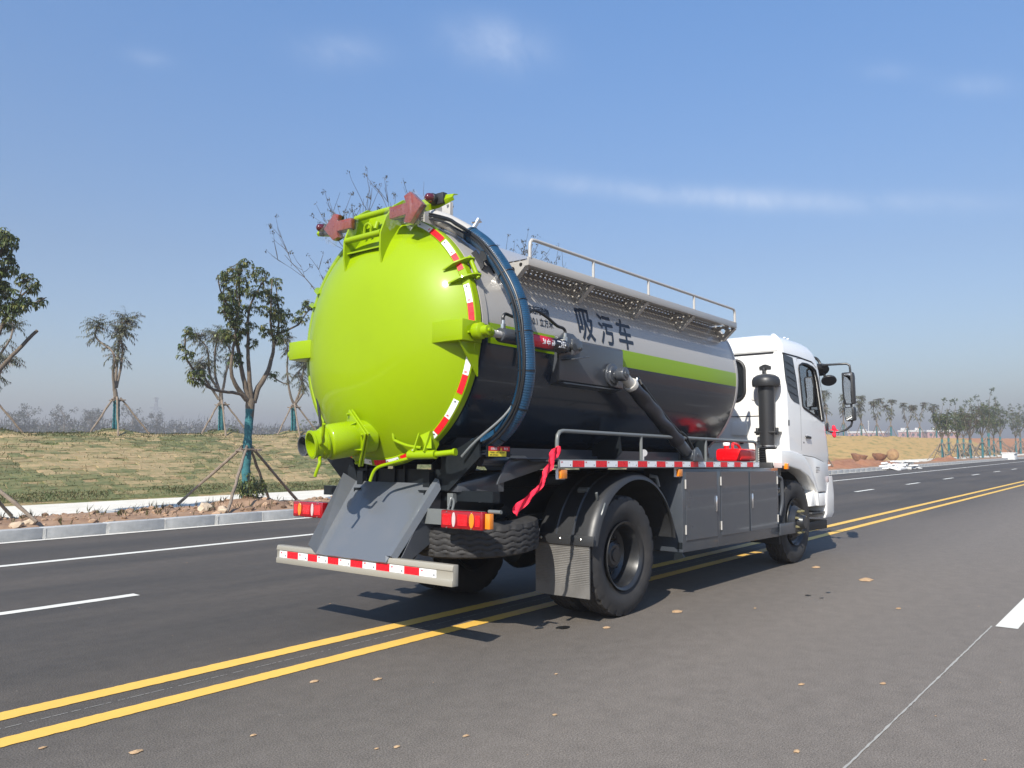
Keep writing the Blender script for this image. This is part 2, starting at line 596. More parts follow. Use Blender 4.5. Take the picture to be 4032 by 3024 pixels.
def asphalt_mat():
    m = bpy.data.materials.new('asphalt')
    m.use_nodes = True
    nt = m.node_tree
    b = nt.nodes['Principled BSDF']
    b.inputs['Specular IOR Level'].default_value = 0.35
    tc = nd(nt, 'ShaderNodeTexCoord')
    L = nt.links.new
    # broad tone changes, drawn out along the lane
    mp = nd(nt, 'ShaderNodeMapping')
    mp.inputs['Scale'].default_value = (0.12, 0.75, 1)
    n1 = nd(nt, 'ShaderNodeTexNoise', Scale=1.0, Detail=5.0, Roughness=0.55)
    L(tc.outputs['Object'], mp.inputs['Vector'])
    L(mp.outputs['Vector'], n1.inputs['Vector'])
    r1 = nd(nt, 'ShaderNodeValToRGB')
    r1.color_ramp.elements[0].position = 0.34
    r1.color_ramp.elements[1].position = 0.68
    r1.color_ramp.elements[0].color = (0.046, 0.042, 0.038, 1)
    r1.color_ramp.elements[1].color = (0.086, 0.073, 0.061, 1)
    L(n1.outputs['Fac'], r1.inputs['Fac'])
    # the colour turns paler towards the lane on the camera's side
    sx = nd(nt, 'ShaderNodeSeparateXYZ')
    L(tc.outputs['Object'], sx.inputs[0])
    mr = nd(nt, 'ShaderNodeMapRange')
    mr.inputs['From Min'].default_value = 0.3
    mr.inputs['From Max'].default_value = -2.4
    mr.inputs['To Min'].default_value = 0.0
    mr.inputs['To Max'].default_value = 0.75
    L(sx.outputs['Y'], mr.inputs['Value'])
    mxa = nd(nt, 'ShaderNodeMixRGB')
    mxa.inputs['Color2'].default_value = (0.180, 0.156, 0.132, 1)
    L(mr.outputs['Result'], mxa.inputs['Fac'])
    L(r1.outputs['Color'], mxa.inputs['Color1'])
    # aggregate
    n2 = nd(nt, 'ShaderNodeTexVoronoi', Scale=95.0)
    n2.feature = 'F1'
    L(tc.outputs['Object'], n2.inputs['Vector'])
    n3 = nd(nt, 'ShaderNodeTexNoise', Scale=130.0, Detail=3.0)
    L(tc.outputs['Object'], n3.inputs['Vector'])
    r3 = nd(nt, 'ShaderNodeMapRange')
    r3.inputs['From Min'].default_value = 0.3
    r3.inputs['From Max'].default_value = 0.7
    r3.inputs['To Min'].default_value = 0.45
    r3.inputs['To Max'].default_value = 1.62
    L(n3.outputs['Fac'], r3.inputs['Value'])
    mu = nd(nt, 'ShaderNodeVectorMath', operation='SCALE')
    L(mxa.outputs['Color'], mu.inputs[0])
    L(r3.outputs['Result'], mu.inputs['Scale'])
    # mid-size patchiness
    n5 = nd(nt, 'ShaderNodeTexNoise', Scale=7.0, Detail=6.0, Roughness=0.7)
    L(tc.outputs['Object'], n5.inputs['Vector'])
    r5 = nd(nt, 'ShaderNodeMapRange')
    r5.inputs['From Min'].default_value = 0.3
    r5.inputs['From Max'].default_value = 0.7
    r5.inputs['To Min'].default_value = 0.87
    r5.inputs['To Max'].default_value = 1.13
    L(n5.outputs['Fac'], r5.inputs['Value'])
    mu2 = nd(nt, 'ShaderNodeVectorMath', operation='SCALE')
    L(mu.outputs[0], mu2.inputs[0])
    L(r5.outputs['Result'], mu2.inputs['Scale'])
    # pale grit
    n4 = nd(nt, 'ShaderNodeTexNoise', Scale=34.0, Detail=2.0)
    L(tc.outputs['Object'], n4.inputs['Vector'])
    r4 = nd(nt, 'ShaderNodeValToRGB')
    r4.color_ramp.elements[0].position = 0.735
    r4.color_ramp.elements[1].position = 0.77
    r4.color_ramp.elements[1].color = (0.5, 0.5, 0.5, 1)
    L(n4.outputs['Fac'], r4.inputs['Fac'])
    mx2 = nd(nt, 'ShaderNodeMixRGB')
    mx2.inputs['Color2'].default_value = (0.27, 0.245, 0.21, 1)
    L(r4.outputs['Color'], mx2.inputs['Fac'])
    L(mu2.outputs[0], mx2.inputs['Color1'])
    L(mx2.outputs['Color'], b.inputs['Base Color'])
    b.inputs['Roughness'].default_value = 0.82
    bp = nd(nt, 'ShaderNodeBump', Strength=0.35, Distance=0.004)
    L(n2.outputs['Distance'], bp.inputs['Height'])
    L(bp.outputs['Normal'], b.inputs['Normal'])
    return m


def paint_mat(name, c, wear=0.75, tire=0.3):
    m = bpy.data.materials.new(name)
    m.use_nodes = True
    nt = m.node_tree
    L = nt.links.new
    b = nt.nodes['Principled BSDF']
    b.inputs['Roughness'].default_value = 0.6
    tc = nd(nt, 'ShaderNodeTexCoord')
    n = nd(nt, 'ShaderNodeTexNoise', Scale=3.0, Detail=8.0, Roughness=0.7)
    L(tc.outputs['Object'], n.inputs['Vector'])
    r = nd(nt, 'ShaderNodeValToRGB')
    r.color_ramp.elements[0].position = 0.3
    r.color_ramp.elements[1].position = 0.7
    r.color_ramp.elements[0].color = (*[k * 0.88 for k in c], 1)
    r.color_ramp.elements[1].color = (*c, 1)
    L(n.outputs['Fac'], r.inputs['Fac'])
    n2 = nd(nt, 'ShaderNodeTexNoise', Scale=120.0, Detail=4.0, Roughness=0.7)
    L(tc.outputs['Object'], n2.inputs['Vector'])
    r2 = nd(nt, 'ShaderNodeValToRGB')
    r2.color_ramp.elements[0].position = 0.66
    r2.color_ramp.elements[1].position = 0.74
    r2.color_ramp.elements[1].color = (wear, wear, wear, 1)
    L(n2.outputs['Fac'], r2.inputs['Fac'])
    mx = nd(nt, 'ShaderNodeMixRGB')
    mx.inputs['Color2'].default_value = (0.09, 0.085, 0.08, 1)
    L(r2.outputs['Color'], mx.inputs['Fac'])
    L(r.outputs['Color'], mx.inputs['Color1'])
    L(mx.outputs['Color'], b.inputs['Base Color'])
    bp = nd(nt, 'ShaderNodeBump', Strength=0.3, Distance=0.003)
    L(n2.outputs['Fac'], bp.inputs['Height'])
    L(bp.outputs['Normal'], b.inputs['Normal'])
    return m


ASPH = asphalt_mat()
YPAINT = paint_mat('yellow_road_paint', (0.78, 0.47, 0.085))
WPAINT = paint_mat('white_road_paint', (0.72, 0.70, 0.62))
PREMARK = mat('chalk_line', (0.34, 0.33, 0.30), 0.8)
SOILM = mat('red_brown_soil', (0.20, 0.115, 0.065), 0.95, color2=(0.33, 0.21, 0.13), scale=2.3, bump=0.9, bscale=9, detail=9)
GROUNDM = mat('dry_ground', (0.16, 0.13, 0.07), 0.95, color2=(0.22, 0.18, 0.10), scale=0.05, bump=0.4, bscale=3)
PAVEM = mat('pale_concrete', (0.60, 0.56, 0.47), 0.85, color2=(0.70, 0.66, 0.57), scale=1.6, bump=0.12, bscale=40, detail=9, dirt=0.25, dirt_col=(0.42, 0.33, 0.22))
KERBM = mat('kerb_granite', (0.31, 0.315, 0.31), 0.8, color2=(0.42, 0.42, 0.41), scale=7, bump=0.15, bscale=70, detail=10)
GROUTM = mat('kerb_mortar', (0.60, 0.58, 0.53), 0.9, var=0.1, scale=10, bump=0.3, bscale=50)

tag(obj('ground', grid_mesh('ground', [-1500, -300, 300, 900, 2500], [-1200, -200, 200, 900, 2500], lambda x, y: -0.06, [GROUNDM])), kind='structure')
XS = [-90, -40, -15, -8, 0, 10, 20, 40, 60, 90, 130, 180, 260, 420]
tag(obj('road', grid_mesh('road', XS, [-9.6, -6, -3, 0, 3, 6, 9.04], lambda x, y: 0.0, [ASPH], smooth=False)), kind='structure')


def strip(name, x0, x1, y0, y1, z, m, ragged=0.0, step=0.25, seed=1):
    rnd = random.Random(seed)
    mb = MB()
    if ragged:
        n = int((x1 - x0) / step)
        vs = []
        for i in range(n + 1):
            x = x0 + (x1 - x0) * i / n
            vs += [(x, y0 + rnd.uniform(-ragged, ragged), z), (x, y1 + rnd.uniform(-ragged, ragged), z)]
        fs = [(2 * i, 2 * i + 2, 2 * i + 3, 2 * i + 1) for i in range(n)]
        mb.add(vs, fs)
    else:
        mb.add([(x0, y0, z), (x1, y0, z), (x1, y1, z), (x0, y1, z)], [(0, 1, 2, 3)])
    return raw_mesh(name, mb.v, mb.f, m)


def marking(name, me):
    return tag(obj(name, me), kind='structure')


marking('yellow_line', strip('yellow_line', -14, 60, 0.035, 0.185, 0.004, YPAINT, 0.0035, 0.03, 3))
marking('yellow_line', strip('yellow_line', -14, 60, -0.405, -0.265, 0.004, YPAINT, 0.0035, 0.03, 4))
marking('yellow_line', strip('yellow_line', 60, 420, 0.035, 0.185, 0.004, YPAINT))
marking('yellow_line', strip('yellow_line', 60, 420, -0.405, -0.265, 0.004, YPAINT))
marking('edge_line', strip('edge_line', -60, 420, 6.27, 6.42, 0.004, WPAINT, 0.003, 0.2, 5))
pm = MB()
rnd = random.Random(11)
x = -12.0
while x < 30:
    ln = rnd.choice((.008, .012, .02, .03, .05, .08))
    pm.add([(x, -0.111, 0.004), (x + ln, -0.111, 0.004), (x + ln, -0.106, 0.004), (x, -0.106, 0.004)], [(0, 1, 2, 3)])
    x += ln + rnd.choice((.008, .012, .02, .04))
marking('chalk_line', raw_mesh('chalk_line', pm.v, pm.f, PREMARK))
marking('chalk_line', strip('chalk_line', -8, 1.62, -3.712, -3.701, 0.004, PREMARK, 0.003, 0.04, 8))
for k in range(-1, 26):
    # 2 m dashes every 6 m (left carriageway)
    if k == -1:
        xa, xb = -8.35, -2.1
        marking('lane_dash', strip('lane_dash', -4.3, -2.1, 3.1, 3.235, 0.004, WPAINT, 0.004, 0.1, 20))
        marking('lane_dash', strip('lane_dash', -10.7, -8.6, 3.1, 3.235, 0.004, WPAINT))
        continue
    xa = 2.2 + k * 6.389
    marking('lane_dash', strip('lane_dash', xa, xa + 2.0, 3.1, 3.235, 0.004, WPAINT))
for k in range(0, 20):
    xa = 1.62 + 6.389 * k
    marking('lane_dash', strip('lane_dash', xa, xa + 2.1, -3.89, -3.73, 0.004, WPAINT))
marking('edge_line', strip('edge_line', -60, 420, -7.05, -6.9, 0.004, WPAINT))

# dried mud splats on the asphalt
MUD = mat('dried_mud', (0.36, 0.22, 0.115), 0.95, color2=(0.48, 0.33, 0.19), scale=30, bump=0.5, bscale=60)
mm = MB()
rnd = random.Random(5)
spots = [(-4.43, -0.57, .03), (-4.17, -0.98, .05), (-3.68, -1.22, .03), (-2.88, -0.68, .05), (-3.41, -1.85, .02), (-3.33, -1.91, .032),
         (-3.0, -2.07, .028), (-0.43, -1.28, .06), (0.52, -1.42, .09), (3.4, -2.22, .15), (4.0, -1.47, .10), (1.91, -2.92, .05), (-1.02, -3.08, .04),
         (-0.68, -3.47, .04), (-1.79, -1.76, .022), (-2.45, -2.23, .026), (-2.15, -3.46, .035), (-0.6, -4.3, .03), (1.1, -1.9, .03), (-2.6, -0.95, .045)]
for i in range(170):
    spots.append((rnd.uniform(-6, 24), rnd.uniform(-4.5, 8.6), rnd.choice([.005, .006, .008, .008, .01, .014])))
for (sx_, sy_, sr) in spots:
    n = 11
    ph = rnd.uniform(0, 6.28)
    vs = [(sx_, sy_, 0.005 + sr * 0.16)]
    for ring, rr_, hh in ((0, 0.55, 0.10), (1, 1.0, 0.0)):
        for j in range(n):
            an = 2 * math.pi * j / n
            q = sr * rr_ * (.72 + 0.10 * math.sin(3 * an + ph) * math.cos(2 * an + 2 * ph) + rnd.uniform(-.15, .15))
            vs.append((sx_ + 1.0 * q * math.cos(an), sy_ + 0.62 * q * math.sin(an), 0.0045 + sr * hh))
    fs = [(0, 1 + j, 1 + (j + 1) % n) for j in range(n)] + [(1 + j, 1 + n + j, 1 + n + (j + 1) % n, 1 + (j + 1) % n) for j in range(n)]
    mm.add(vs, fs)
tag(mm.build('dried_mud', MUD, angle=60), 'tan dried mud splats and grit scattered on the asphalt', kind='stuff')
mm = MB()
for (sx_, sy_, sr) in [(-0.65, -1.0, .05), (-.78, -.86, .03), (2.05, -2.05, .03), (2.35, -2.15, .025), (2.0, -2.2, .02)]:
    n = 10
    vs = [(sx_ + 1.5 * sr * rnd.uniform(.6, 1.2) * math.cos(6.283 * j / n), sy_ + sr * rnd.uniform(.6, 1.2) * math.sin(6.283 * j / n), 0.0043) for j in range(n)]
    mm.add(vs, [tuple(range(n))])
OIL = mat('oil_spot', (0.012, 0.012, 0.012), 0.35)
tag(obj('oil_spots', raw_mesh('oil_spots', mm.v, mm.f, OIL)), 'small black oil drips on the road beside the rear wheel', kind='stuff')

# kerb (left): every stone its own piece
kerb = obj('kerb', strip('kerb_bed', -40, 420, 8.88, 9.05, 0.008, GROUTM, 0.008, 0.3, 31))
tag(kerb, kind='structure')
kb = MB().box(-0.491, 0.491, 0, .24, -0.02, 0.185).mesh('kerb_stone', [KERBM], bevel=0.012, seg=2)
rnd = random.Random(77)
for i in range(-9, 118):
    s = obj('kerb_stone', kb, kerb)
    s.location = (i * 1.0 + 0.845, 9.05 + rnd.uniform(-.003, .003), rnd.uniform(-.003, .003))
    s.rotation_euler = (rnd.uniform(-.006, .006), rnd.uniform(-.003, .003), rnd.uniform(-.004, .004))
mo = MB()
for i in range(-9, 118):
    xj = i + 0.345
    w0 = rnd.choice([.004, .004, .012, .028, .04])
    mo.add([(xj - w0, 9.0525 - .006, 0.0), (xj + w0 * .7, 9.0525 - .006, 0.0), (xj + w0, 9.046, .176), (xj - w0 * .8, 9.046, .176)], [(0, 1, 2, 3)])
    mo.box(xj - .012, xj + .012, 9.052, 9.28, -.01, .178)
kj = mo.build('mortar_joint', GROUTM, kerb, smooth=False)
kj['kind'] = 'stuff'
far = MB()
for i in range(118, 300):
    far.box(i + .35 + .004, i + .35 + .986, 9.05, 9.29, -.02, .185)
kj = far.build('kerb_stone_row', KERBM, kerb, smooth=False)
kj['kind'] = 'stuff'
# right kerb
kerb2 = obj('kerb', strip('kerb_bed', -40, 420, -9.6, -9.4, 0.008, GROUTM))
tag(kerb2, kind='structure')
far = MB()
for i in range(-30, 200):
    far.box(i + .004, i + .986, -9.85, -9.6, -.02, .185)
kj = far.build('kerb_stone_row', KERBM, kerb2, smooth=False)
kj['kind'] = 'stuff'


def nz(x, y, s=1.0, seed=0.0):
    return noise.noise(Vector((x * s, y * s, seed)))


def soil_z(x, y):
    e = min(1.0, (y - 9.29) / 0.3, (11.45 - y) / 0.25)
    h = 0.155 + max(0, e) * (0.05 + 0.05 * nz(x, y, 1.1, 3) + 0.04 * nz(x, y, 3.3, 5) + 0.02 * nz(x, y, 9, 9))
    for (cx_, cy_, cr, ch) in ((4.1, 10.7, 1.1, .16), (-1.7, 10.7, 1.1, .12), (2.9, 10.1, .6, .08)):
        d = math.hypot(x - cx_, y - cy_) / cr
        if d < 1: h += ch * (1 - d * d) ** 2
    return h


xs = list(np.arange(-10, 14, 0.09)) + list(np.arange(14, 120, 1.0)) + [150, 200, 300, 420]
ys = [9.27, 9.31] + list(np.arange(9.4, 11.4, 0.10)) + [11.45, 11.5]
tag(obj('planting_strip', grid_mesh('planting_strip', xs, ys, lambda x, y: soil_z(x, y) if 9.3 < y < 11.46 else 0.13, [SOILM])), kind='structure')
xs = [-40, -10] + list(np.arange(-8, 60, 2.0)) + [80, 120, 200, 420]
tag(obj('sidewalk', grid_mesh('sidewalk', xs, [11.42, 11.43, 13, 14.9, 15.0], lambda x, y: 0.165 if 11.425 < y < 14.95 else 0.05, [PAVEM], smooth=False)), kind='structure')


# embankment
def crest(x):
    return float(np.interp(x, [-60, 5, 20, 45, 62, 75, 120, 200, 420], [1.80, 1.82, 1.90, 2.12, 2.36, 2.42, 2.50, 3.0, 3.6]))


def bank_z(x, y):
    c = crest(x)
    if y < 14.85:
        return 0.1
    t = (y - 14.9) / 5.1
    if t < 1:
        s = max(0, t)
        z = 0.16 + (c - 0.16) * (s ** 0.92 * (1 - 0.10 * s) / 0.90)
    else:
        z = c + 0.0 * (y - 20)
    if y > 26:
        z = c - (y - 26) * 0.055
    z += 0.05 * nz(x, y, 0.5, 1) + 0.025 * nz(x, y, 1.7, 2)
    for (mx_, my_) in MOUNDS:
        d = math.hypot(x - mx_, y - my_) / 0.9
        if d < 1: z += 0.16 * (1 - d * d) ** 2
    return max(z, -0.3)


MOUNDS = [(5.81, 20.6), (9.4, 20.6), (12.37, 20.6), (2.3, 20.6), (72, 20.6), (82.6, 20.6), (88.3, 20.6), (95, 20.6)]


def bank_mat():
    m = bpy.data.materials.new('embankment_turf')
    m.use_nodes = True
    nt = m.node_tree
    L = nt.links.new
    b = nt.nodes['Principled BSDF']
    b.inputs['Roughness'].default_value = 0.95
    b.inputs['Specular IOR Level'].default_value = 0.15
    tc = nd(nt, 'ShaderNodeTexCoord')

    def tex(scale, stretch, detail=7.0, rough=0.6, rot=0):
        mp = nd(nt, 'ShaderNodeMapping')
        mp.inputs['Scale'].default_value = stretch
        mp.inputs['Rotation'].default_value = (0, 0, rot)
        n = nd(nt, 'ShaderNodeTexNoise', Scale=scale, Detail=detail, Roughness=rough)
        L(tc.outputs['Object'], mp.inputs['Vector'])
        L(mp.outputs['Vector'], n.inputs['Vector'])
        return n.outputs['Fac']

    def ramp(fac, stops):
        r = nd(nt, 'ShaderNodeValToRGB')
        while len(r.color_ramp.elements) < len(stops):
            r.color_ramp.elements.new(0.5)
        for e, (p_, c_) in zip(r.color_ramp.elements, stops):
            e.position = p_
            e.color = (*c_, 1)
        L(fac, r.inputs['Fac'])
        return r.outputs['Color']

    def mix(fac, a, c):
        mx = nd(nt, 'ShaderNodeMixRGB')
        L(fac, mx.inputs['Fac'])
        L(a, mx.inputs['Color1'])
        L(c, mx.inputs['Color2'])
        return mx.outputs['Color']
    turf = ramp(tex(1.0, (1.3, 4.5, 4.5)), [(.30, (0.27, 0.19, 0.10)), (.46, (0.30, 0.22, 0.12)), (.54, (0.13, 0.14, 0.052)), (.72, (0.085, 0.10, 0.036))])
    net = ramp(tex(1.0, (0.5, 2.2, 2.2), rot=-0.5), [(.30, (0.46, 0.305, 0.12)), (.53, (0.41, 0.275, 0.115)), (.64, (0.24, 0.205, 0.075)), (.8, (0.17, 0.165, 0.06))])
    soil = ramp(tex(1.5, (1, 1, 1)), [(.3, (0.24, 0.10, 0.045)), (.7, (0.33, 0.15, 0.07))])
    orange = ramp(tex(0.4, (1, 1, 1)), [(.3, (0.36, 0.17, 0.085)), (.7, (0.42, 0.21, 0.11))])
    sx = nd(nt, 'ShaderNodeSeparateXYZ')
    L(tc.outputs['Object'], sx.inputs[0])

    def step(sock, lo, hi, wob=None, amt=0.0):
        src = sock
        if wob is not None:
            a = nd(nt, 'ShaderNodeMath', operation='MULTIPLY_ADD')
            L(wob, a.inputs[0])
            a.inputs[1].default_value = amt
            L(sock, a.inputs[2])
            src = a.outputs[0]
        mr = nd(nt, 'ShaderNodeMapRange')
        mr.inputs['From Min'].default_value = lo
        mr.inputs['From Max'].default_value = hi
        L(src, mr.inputs['Value'])
        return mr.outputs['Result']
    wob = tex(0.5, (1, 1, 1))
    c = mix(step(sx.outputs['X'], 36, 42, wob, 8), turf, net)
    c = mix(step(sx.outputs['X'], 136, 139, wob, 10), c, orange)
    # torn matting: bare red soil low down between the cab and the slab pile
    mul = nd(nt, 'ShaderNodeMath', operation='MULTIPLY')
    s1 = step(sx.outputs['Y'], 16.6, 16.2, wob, 2.2)
    s2 = step(sx.outputs['X'], 46, 48, wob, 6)
    s3 = step(sx.outputs['X'], 74, 70, wob, 6)
    L(s1, mul.inputs[0])
    L(s2, mul.inputs[1])
    mul2 = nd(nt, 'ShaderNodeMath', operation='MULTIPLY')
    L(mul.outputs[0], mul2.inputs[0])
    L(s3, mul2.inputs[1])
    c = mix(mul2.outputs[0], c, soil)
    L(c, b.inputs['Base Color'])
    bp = nd(nt, 'ShaderNodeBump', Strength=0.7, Distance=0.05)
    L(tex(6.0, (0.6, 2, 2), 9.0, 0.7), bp.inputs['Height'])
    L(bp.outputs['Normal'], b.inputs['Normal'])
    return m


xs = [-60, -40, -30, -20] + list(np.arange(-12, 30, 0.3)) + list(np.arange(30, 160, 1.0)) + [170, 190, 220, 260, 320, 420]
ys = [14.8, 14.88] + list(np.arange(14.95, 21.2, 0.17)) + [21.6, 22.2, 23, 24.5, 26, 30, 36, 44, 56, 70]
BANKM = bank_mat()
tag(obj('embankment', grid_mesh('embankment', xs, ys, bank_z, [BANKM])), kind='structure')

# turf sods laid in rough courses on the near slope
rnd = random.Random(9)
sv, sf, smi = [], [], []
SODS = [mat('sod_tan', (0.36, 0.255, 0.135), 0.95, color2=(0.22, 0.185, 0.085), scale=5, island=0.14, bump=0.8, bscale=40),
        mat('sod_olive', (0.135, 0.135, 0.052), 0.95, color2=(0.27, 0.205, 0.10), scale=5, island=0.16, bump=0.8, bscale=40),
        mat('sod_green', (0.080, 0.100, 0.034), 0.95, color2=(0.17, 0.155, 0.065), scale=5, island=0.16, bump=0.8, bscale=40)]
row = 0
y = 15.0
while y < 20.5:
    dy = rnd.uniform(0.15, 0.21)
    x = -9 + rnd.uniform(0, .4)
    while x < 27:
        dx = rnd.uniform(0.28, 0.52)
        g = nz(x, y * 2.0, 0.33, 12) + 0.55 * nz(x, y * 3, 1.1, 4) + rnd.uniform(-.28, .28)
        if y < 15.5 or y > 20.0: g += 0.55
        k = 0 if g < -0.05 else (1 if g < 0.22 else 2)
        if rnd.random() < 0.93:
            h = rnd.uniform(0.0, 0.016)
            rot = rnd.uniform(-.05, .05)
            o = len(sv)
            cx_, cy_ = x + dx / 2, y + dy / 2
            for lvl in (0, 1):
                ins = 0.0 if lvl == 0 else 0.012
                for (a_, b_) in ((-1, -1), (1, -1), (1, 1), (-1, 1)):
                    px_ = a_ * (dx / 2 + 0.006 - ins) + rnd.uniform(-.03, .03)
                    py_ = b_ * (dy / 2 + 0.006 - ins) + rnd.uniform(-.025, .025)
                    X_ = cx_ + px_ * math.cos(rot) - py_ * math.sin(rot)
                    Y_ = cy_ + px_ * math.sin(rot) + py_ * math.cos(rot)
                    sv.append((X_, Y_, bank_z(X_, Y_) + (-0.03 if lvl == 0 else h + 0.012)))
            sf += [(o, o + 1, o + 5, o + 4), (o + 1, o + 2, o + 6, o + 5), (o + 2, o + 3, o + 7, o + 6), (o + 3, o, o + 4, o + 7), (o + 4, o + 5, o + 6, o + 7)]
            smi += [k] * 5
        x += dx
    y += dy
def sod_rank(k):
    p_ = Vector(sv[k * 8 + 4]) - cam.location
    u_ = math.atan2(p_.x * F.y - p_.y * F.x, p_.x * F.x + p_.y * F.y)       # to the right of the view
    return p_.length if -0.53 < u_ < -0.22 else 1e6 + p_.length


order = sorted(range(len(sv) // 8), key=sod_rank)
near = set(order[:300])
bank = bpy.data.objects['embankment']
rest_v, rest_f, rest_m = [], [], []
for k in range(len(sv) // 8):
    vs_ = sv[k * 8:k * 8 + 8]
    fs_ = [(0, 1, 5, 4), (1, 2, 6, 5), (2, 3, 7, 6), (3, 0, 4, 7), (4, 5, 6, 7)]
    if k in near:
        obj('turf_sod', raw_mesh('turf_sod', vs_, fs_, SODS[smi[k * 5]]), bank)
    else:
        o_ = len(rest_v)
        rest_v += vs_
        rest_f += [tuple(q + o_ for q in f) for f in fs_]
        rest_m += [smi[k * 5]] * 5
tag(obj('turf_sods', raw_mesh('turf_sods', rest_v, rest_f, SODS, False, rest_m)), 'half dry tan and green turf sods laid in courses on the near embankment', kind='stuff')
SOD_SEED = 1

# right-hand verge (behind the camera's side, seen only in reflections)
tag(obj('verge', grid_mesh('verge', [-60, -20, 0, 20, 60, 140, 420], [-60, -22, -16, -12, -9.83], lambda x, y: 0.16 + (0.9 if y < -15 else 0.0), [SOILM])), kind='structure')

# ------------------------------------------------------------------ the tank truck
truck = empty('suction_truck')
tag(truck, 'vacuum tank truck with bright lime green rear door, grey and slate tank and white cab', 'truck')
O_ = Matrix.Translation((0, 0, 0.52))
Tt = O_ @ Matrix.Rotation(R(-0.3729), 4, 'X') @ Matrix.Rotation(R(1.1279), 4, 'Y') @ O_.inverted()
truck.matrix_world = Matrix.Rotation(R(-0.3727), 4, 'Z') @ Tt
UPRIGHT = Tt.inverted()          # undoes the body's lean, for the wheels

ZC, RT = 2.295, 1.0
P = truck


def onring(a, r, x):     # a: degrees clockwise from the top, towards the right-hand (camera) side
    return Vector((x, -math.sin(R(a)) * r, ZC + math.cos(R(a)) * r))


# --- tank barrel
angs = sorted(set([round(k * 3.0, 2) for k in range(120)] + [90 - 4.3, 90 + 4.7, 270 + 4.3, 270 - 4.7]))
tk = MB()
xsl = [-1.60, -1.2, -0.75, 0.25, 1.2, 2.0, 2.80]
prof = [(x, RT) for x in xsl] + [(2.86, RT - .012), (2.92, RT - .07), (2.98, RT - .2), (3.03, RT - .42), (3.06, RT - .7), (3.07, 0.001)]
na = len(angs)
vs = [onring(a, r, x) for (x, r) in prof for a in angs]
fs, ms = [], []
for i in range(len(prof) - 1):
    for j in range(na):
        j2 = (j + 1) % na
        fs.append((i * na + j, i * na + j2, (i + 1) * na + j2, (i + 1) * na + j))
        am = (angs[j] + (angs[j2] if j2 else 360)) / 2
        am = min(am, 360 - am)
        k = 0 if am < 85.7 else (1 if am < 94.7 else 2)
        if k == 1 and i >= 6: k = 0
        ms.append(k)
tk.v, tk.f, tk.m = [tuple(p) for p in vs], fs, ms
tank = tk.build('tank', [TGREY, TGREEN, TDARK], P, angle=25)
sm_ = MB()
sm_.lathe([(2.80, RT + .003), (2.84, RT + .006), (2.86, RT - .002), (2.80, RT - .01)], (0, 0, ZC), (1, 0, 0), 96, closed=True)
sm_.build('end_seam', GREYP, tank)
fl = MB()
fl.lathe([(-1.665, RT - .05), (-1.665, RT + .012), (-1.605, RT + .012), (-1.598, RT + .002), (-1.598, RT - .05)], (0, 0, ZC), (1, 0, 0), 120, closed=True,
         mfun=lambda i, j: 0 if (90 - 4.3 > (j * 3) or j * 3 > 270 + 4.3) else 1)
fl.build('tank_flange', [TGREY, TDARK], tank)
gk = MB()
gk.lathe([(-1.682, RT - .05), (-1.682, RT + .004), (-1.664, RT + .004), (-1.664, RT - .05)], (0, 0, ZC), (1, 0, 0), 96, closed=True)
gk.build('door_gasket', BLACKP, tank)
# --- lettering on the tank, bent round the barrel


def tank_text(name, s, x0, x1, a0, a1, m, bold=0.0, r=RT + .0025, parent=None):
    """a0 / a1: elevation in degrees of the foot and head of the letters; bold strokes by overprinting with small offsets"""
    w, h = x1 - x0, R(a1 - a0) * RT
    vs0, fs0 = fit_text(s, w, h)
    bm = bmesh.new()
    offs = [(0, 0)] if not bold else [(0, 0), (bold, 0), (-bold, 0), (0, bold), (0, -bold), (bold * .7, bold * .7), (-bold * .7, -bold * .7)]
    for lay, (du, dv_) in enumerate(offs):
        bv = [bm.verts.new((p[0] + du, p[1] + dv_, lay * 1e-4)) for p in vs0]
        for f in fs0:
            try: bm.faces.new([bv[i] for i in f])
            except ValueError: pass
    k = 0
    while k * 0.03 < h:
        bmesh.ops.bisect_plane(bm, geom=bm.verts[:] + bm.edges[:] + bm.faces[:], plane_co=(0, k * .03, 0), plane_no=(0, 1, 0))
        k += 1
    for v in bm.verts:
        a = R(a0) + v.co.y / RT
        v.co = (x0 + v.co.x, -math.cos(a) * (r + v.co.z), ZC + math.sin(a) * (r + v.co.z))
    me = bpy.data.meshes.new(name)
    bm.to_mesh(me)
    bm.free()
    me.materials.append(m)
    return obj(name, me, parent or tank)


for ch, xa, xb, aa, ab in (('吸', -0.375, -0.13, 5.6, 22.4), ('污', -0.035, 0.195, 5.6, 22.0), ('车', 0.275, 0.52, 5.2, 22.0)):
    tank_text('tank_lettering', ch, xa, xb, aa, ab, INK, 0.0055)
tank_text('tank_lettering', '介质: 液态污染物', -1.22, -0.79, 13.0, 17.4, INK, 0.0014)
tank_text('tank_lettering', '容积: 10.1 立方米', -1.22, -0.76, 7.6, 11.6, INK, 0.0012)

# --- slate reinforcing box on the tank side
pn = MB()
pn.prism([(-1.02, 1.985), (-1.05, 2.0), (-1.05, 2.345), (-1.035, 2.36), (-0.9, 2.40), (-0.9, 1.95)], 'x', -0.75, 0.24)
panel = pn.build('side_box', SLATE, P, bevel=.006)
pn = MB()
pn.box(-0.70, 0.20, -1.054, -1.0, 1.975, 1.986)
pn.build('lower_lip', SLATE, panel)
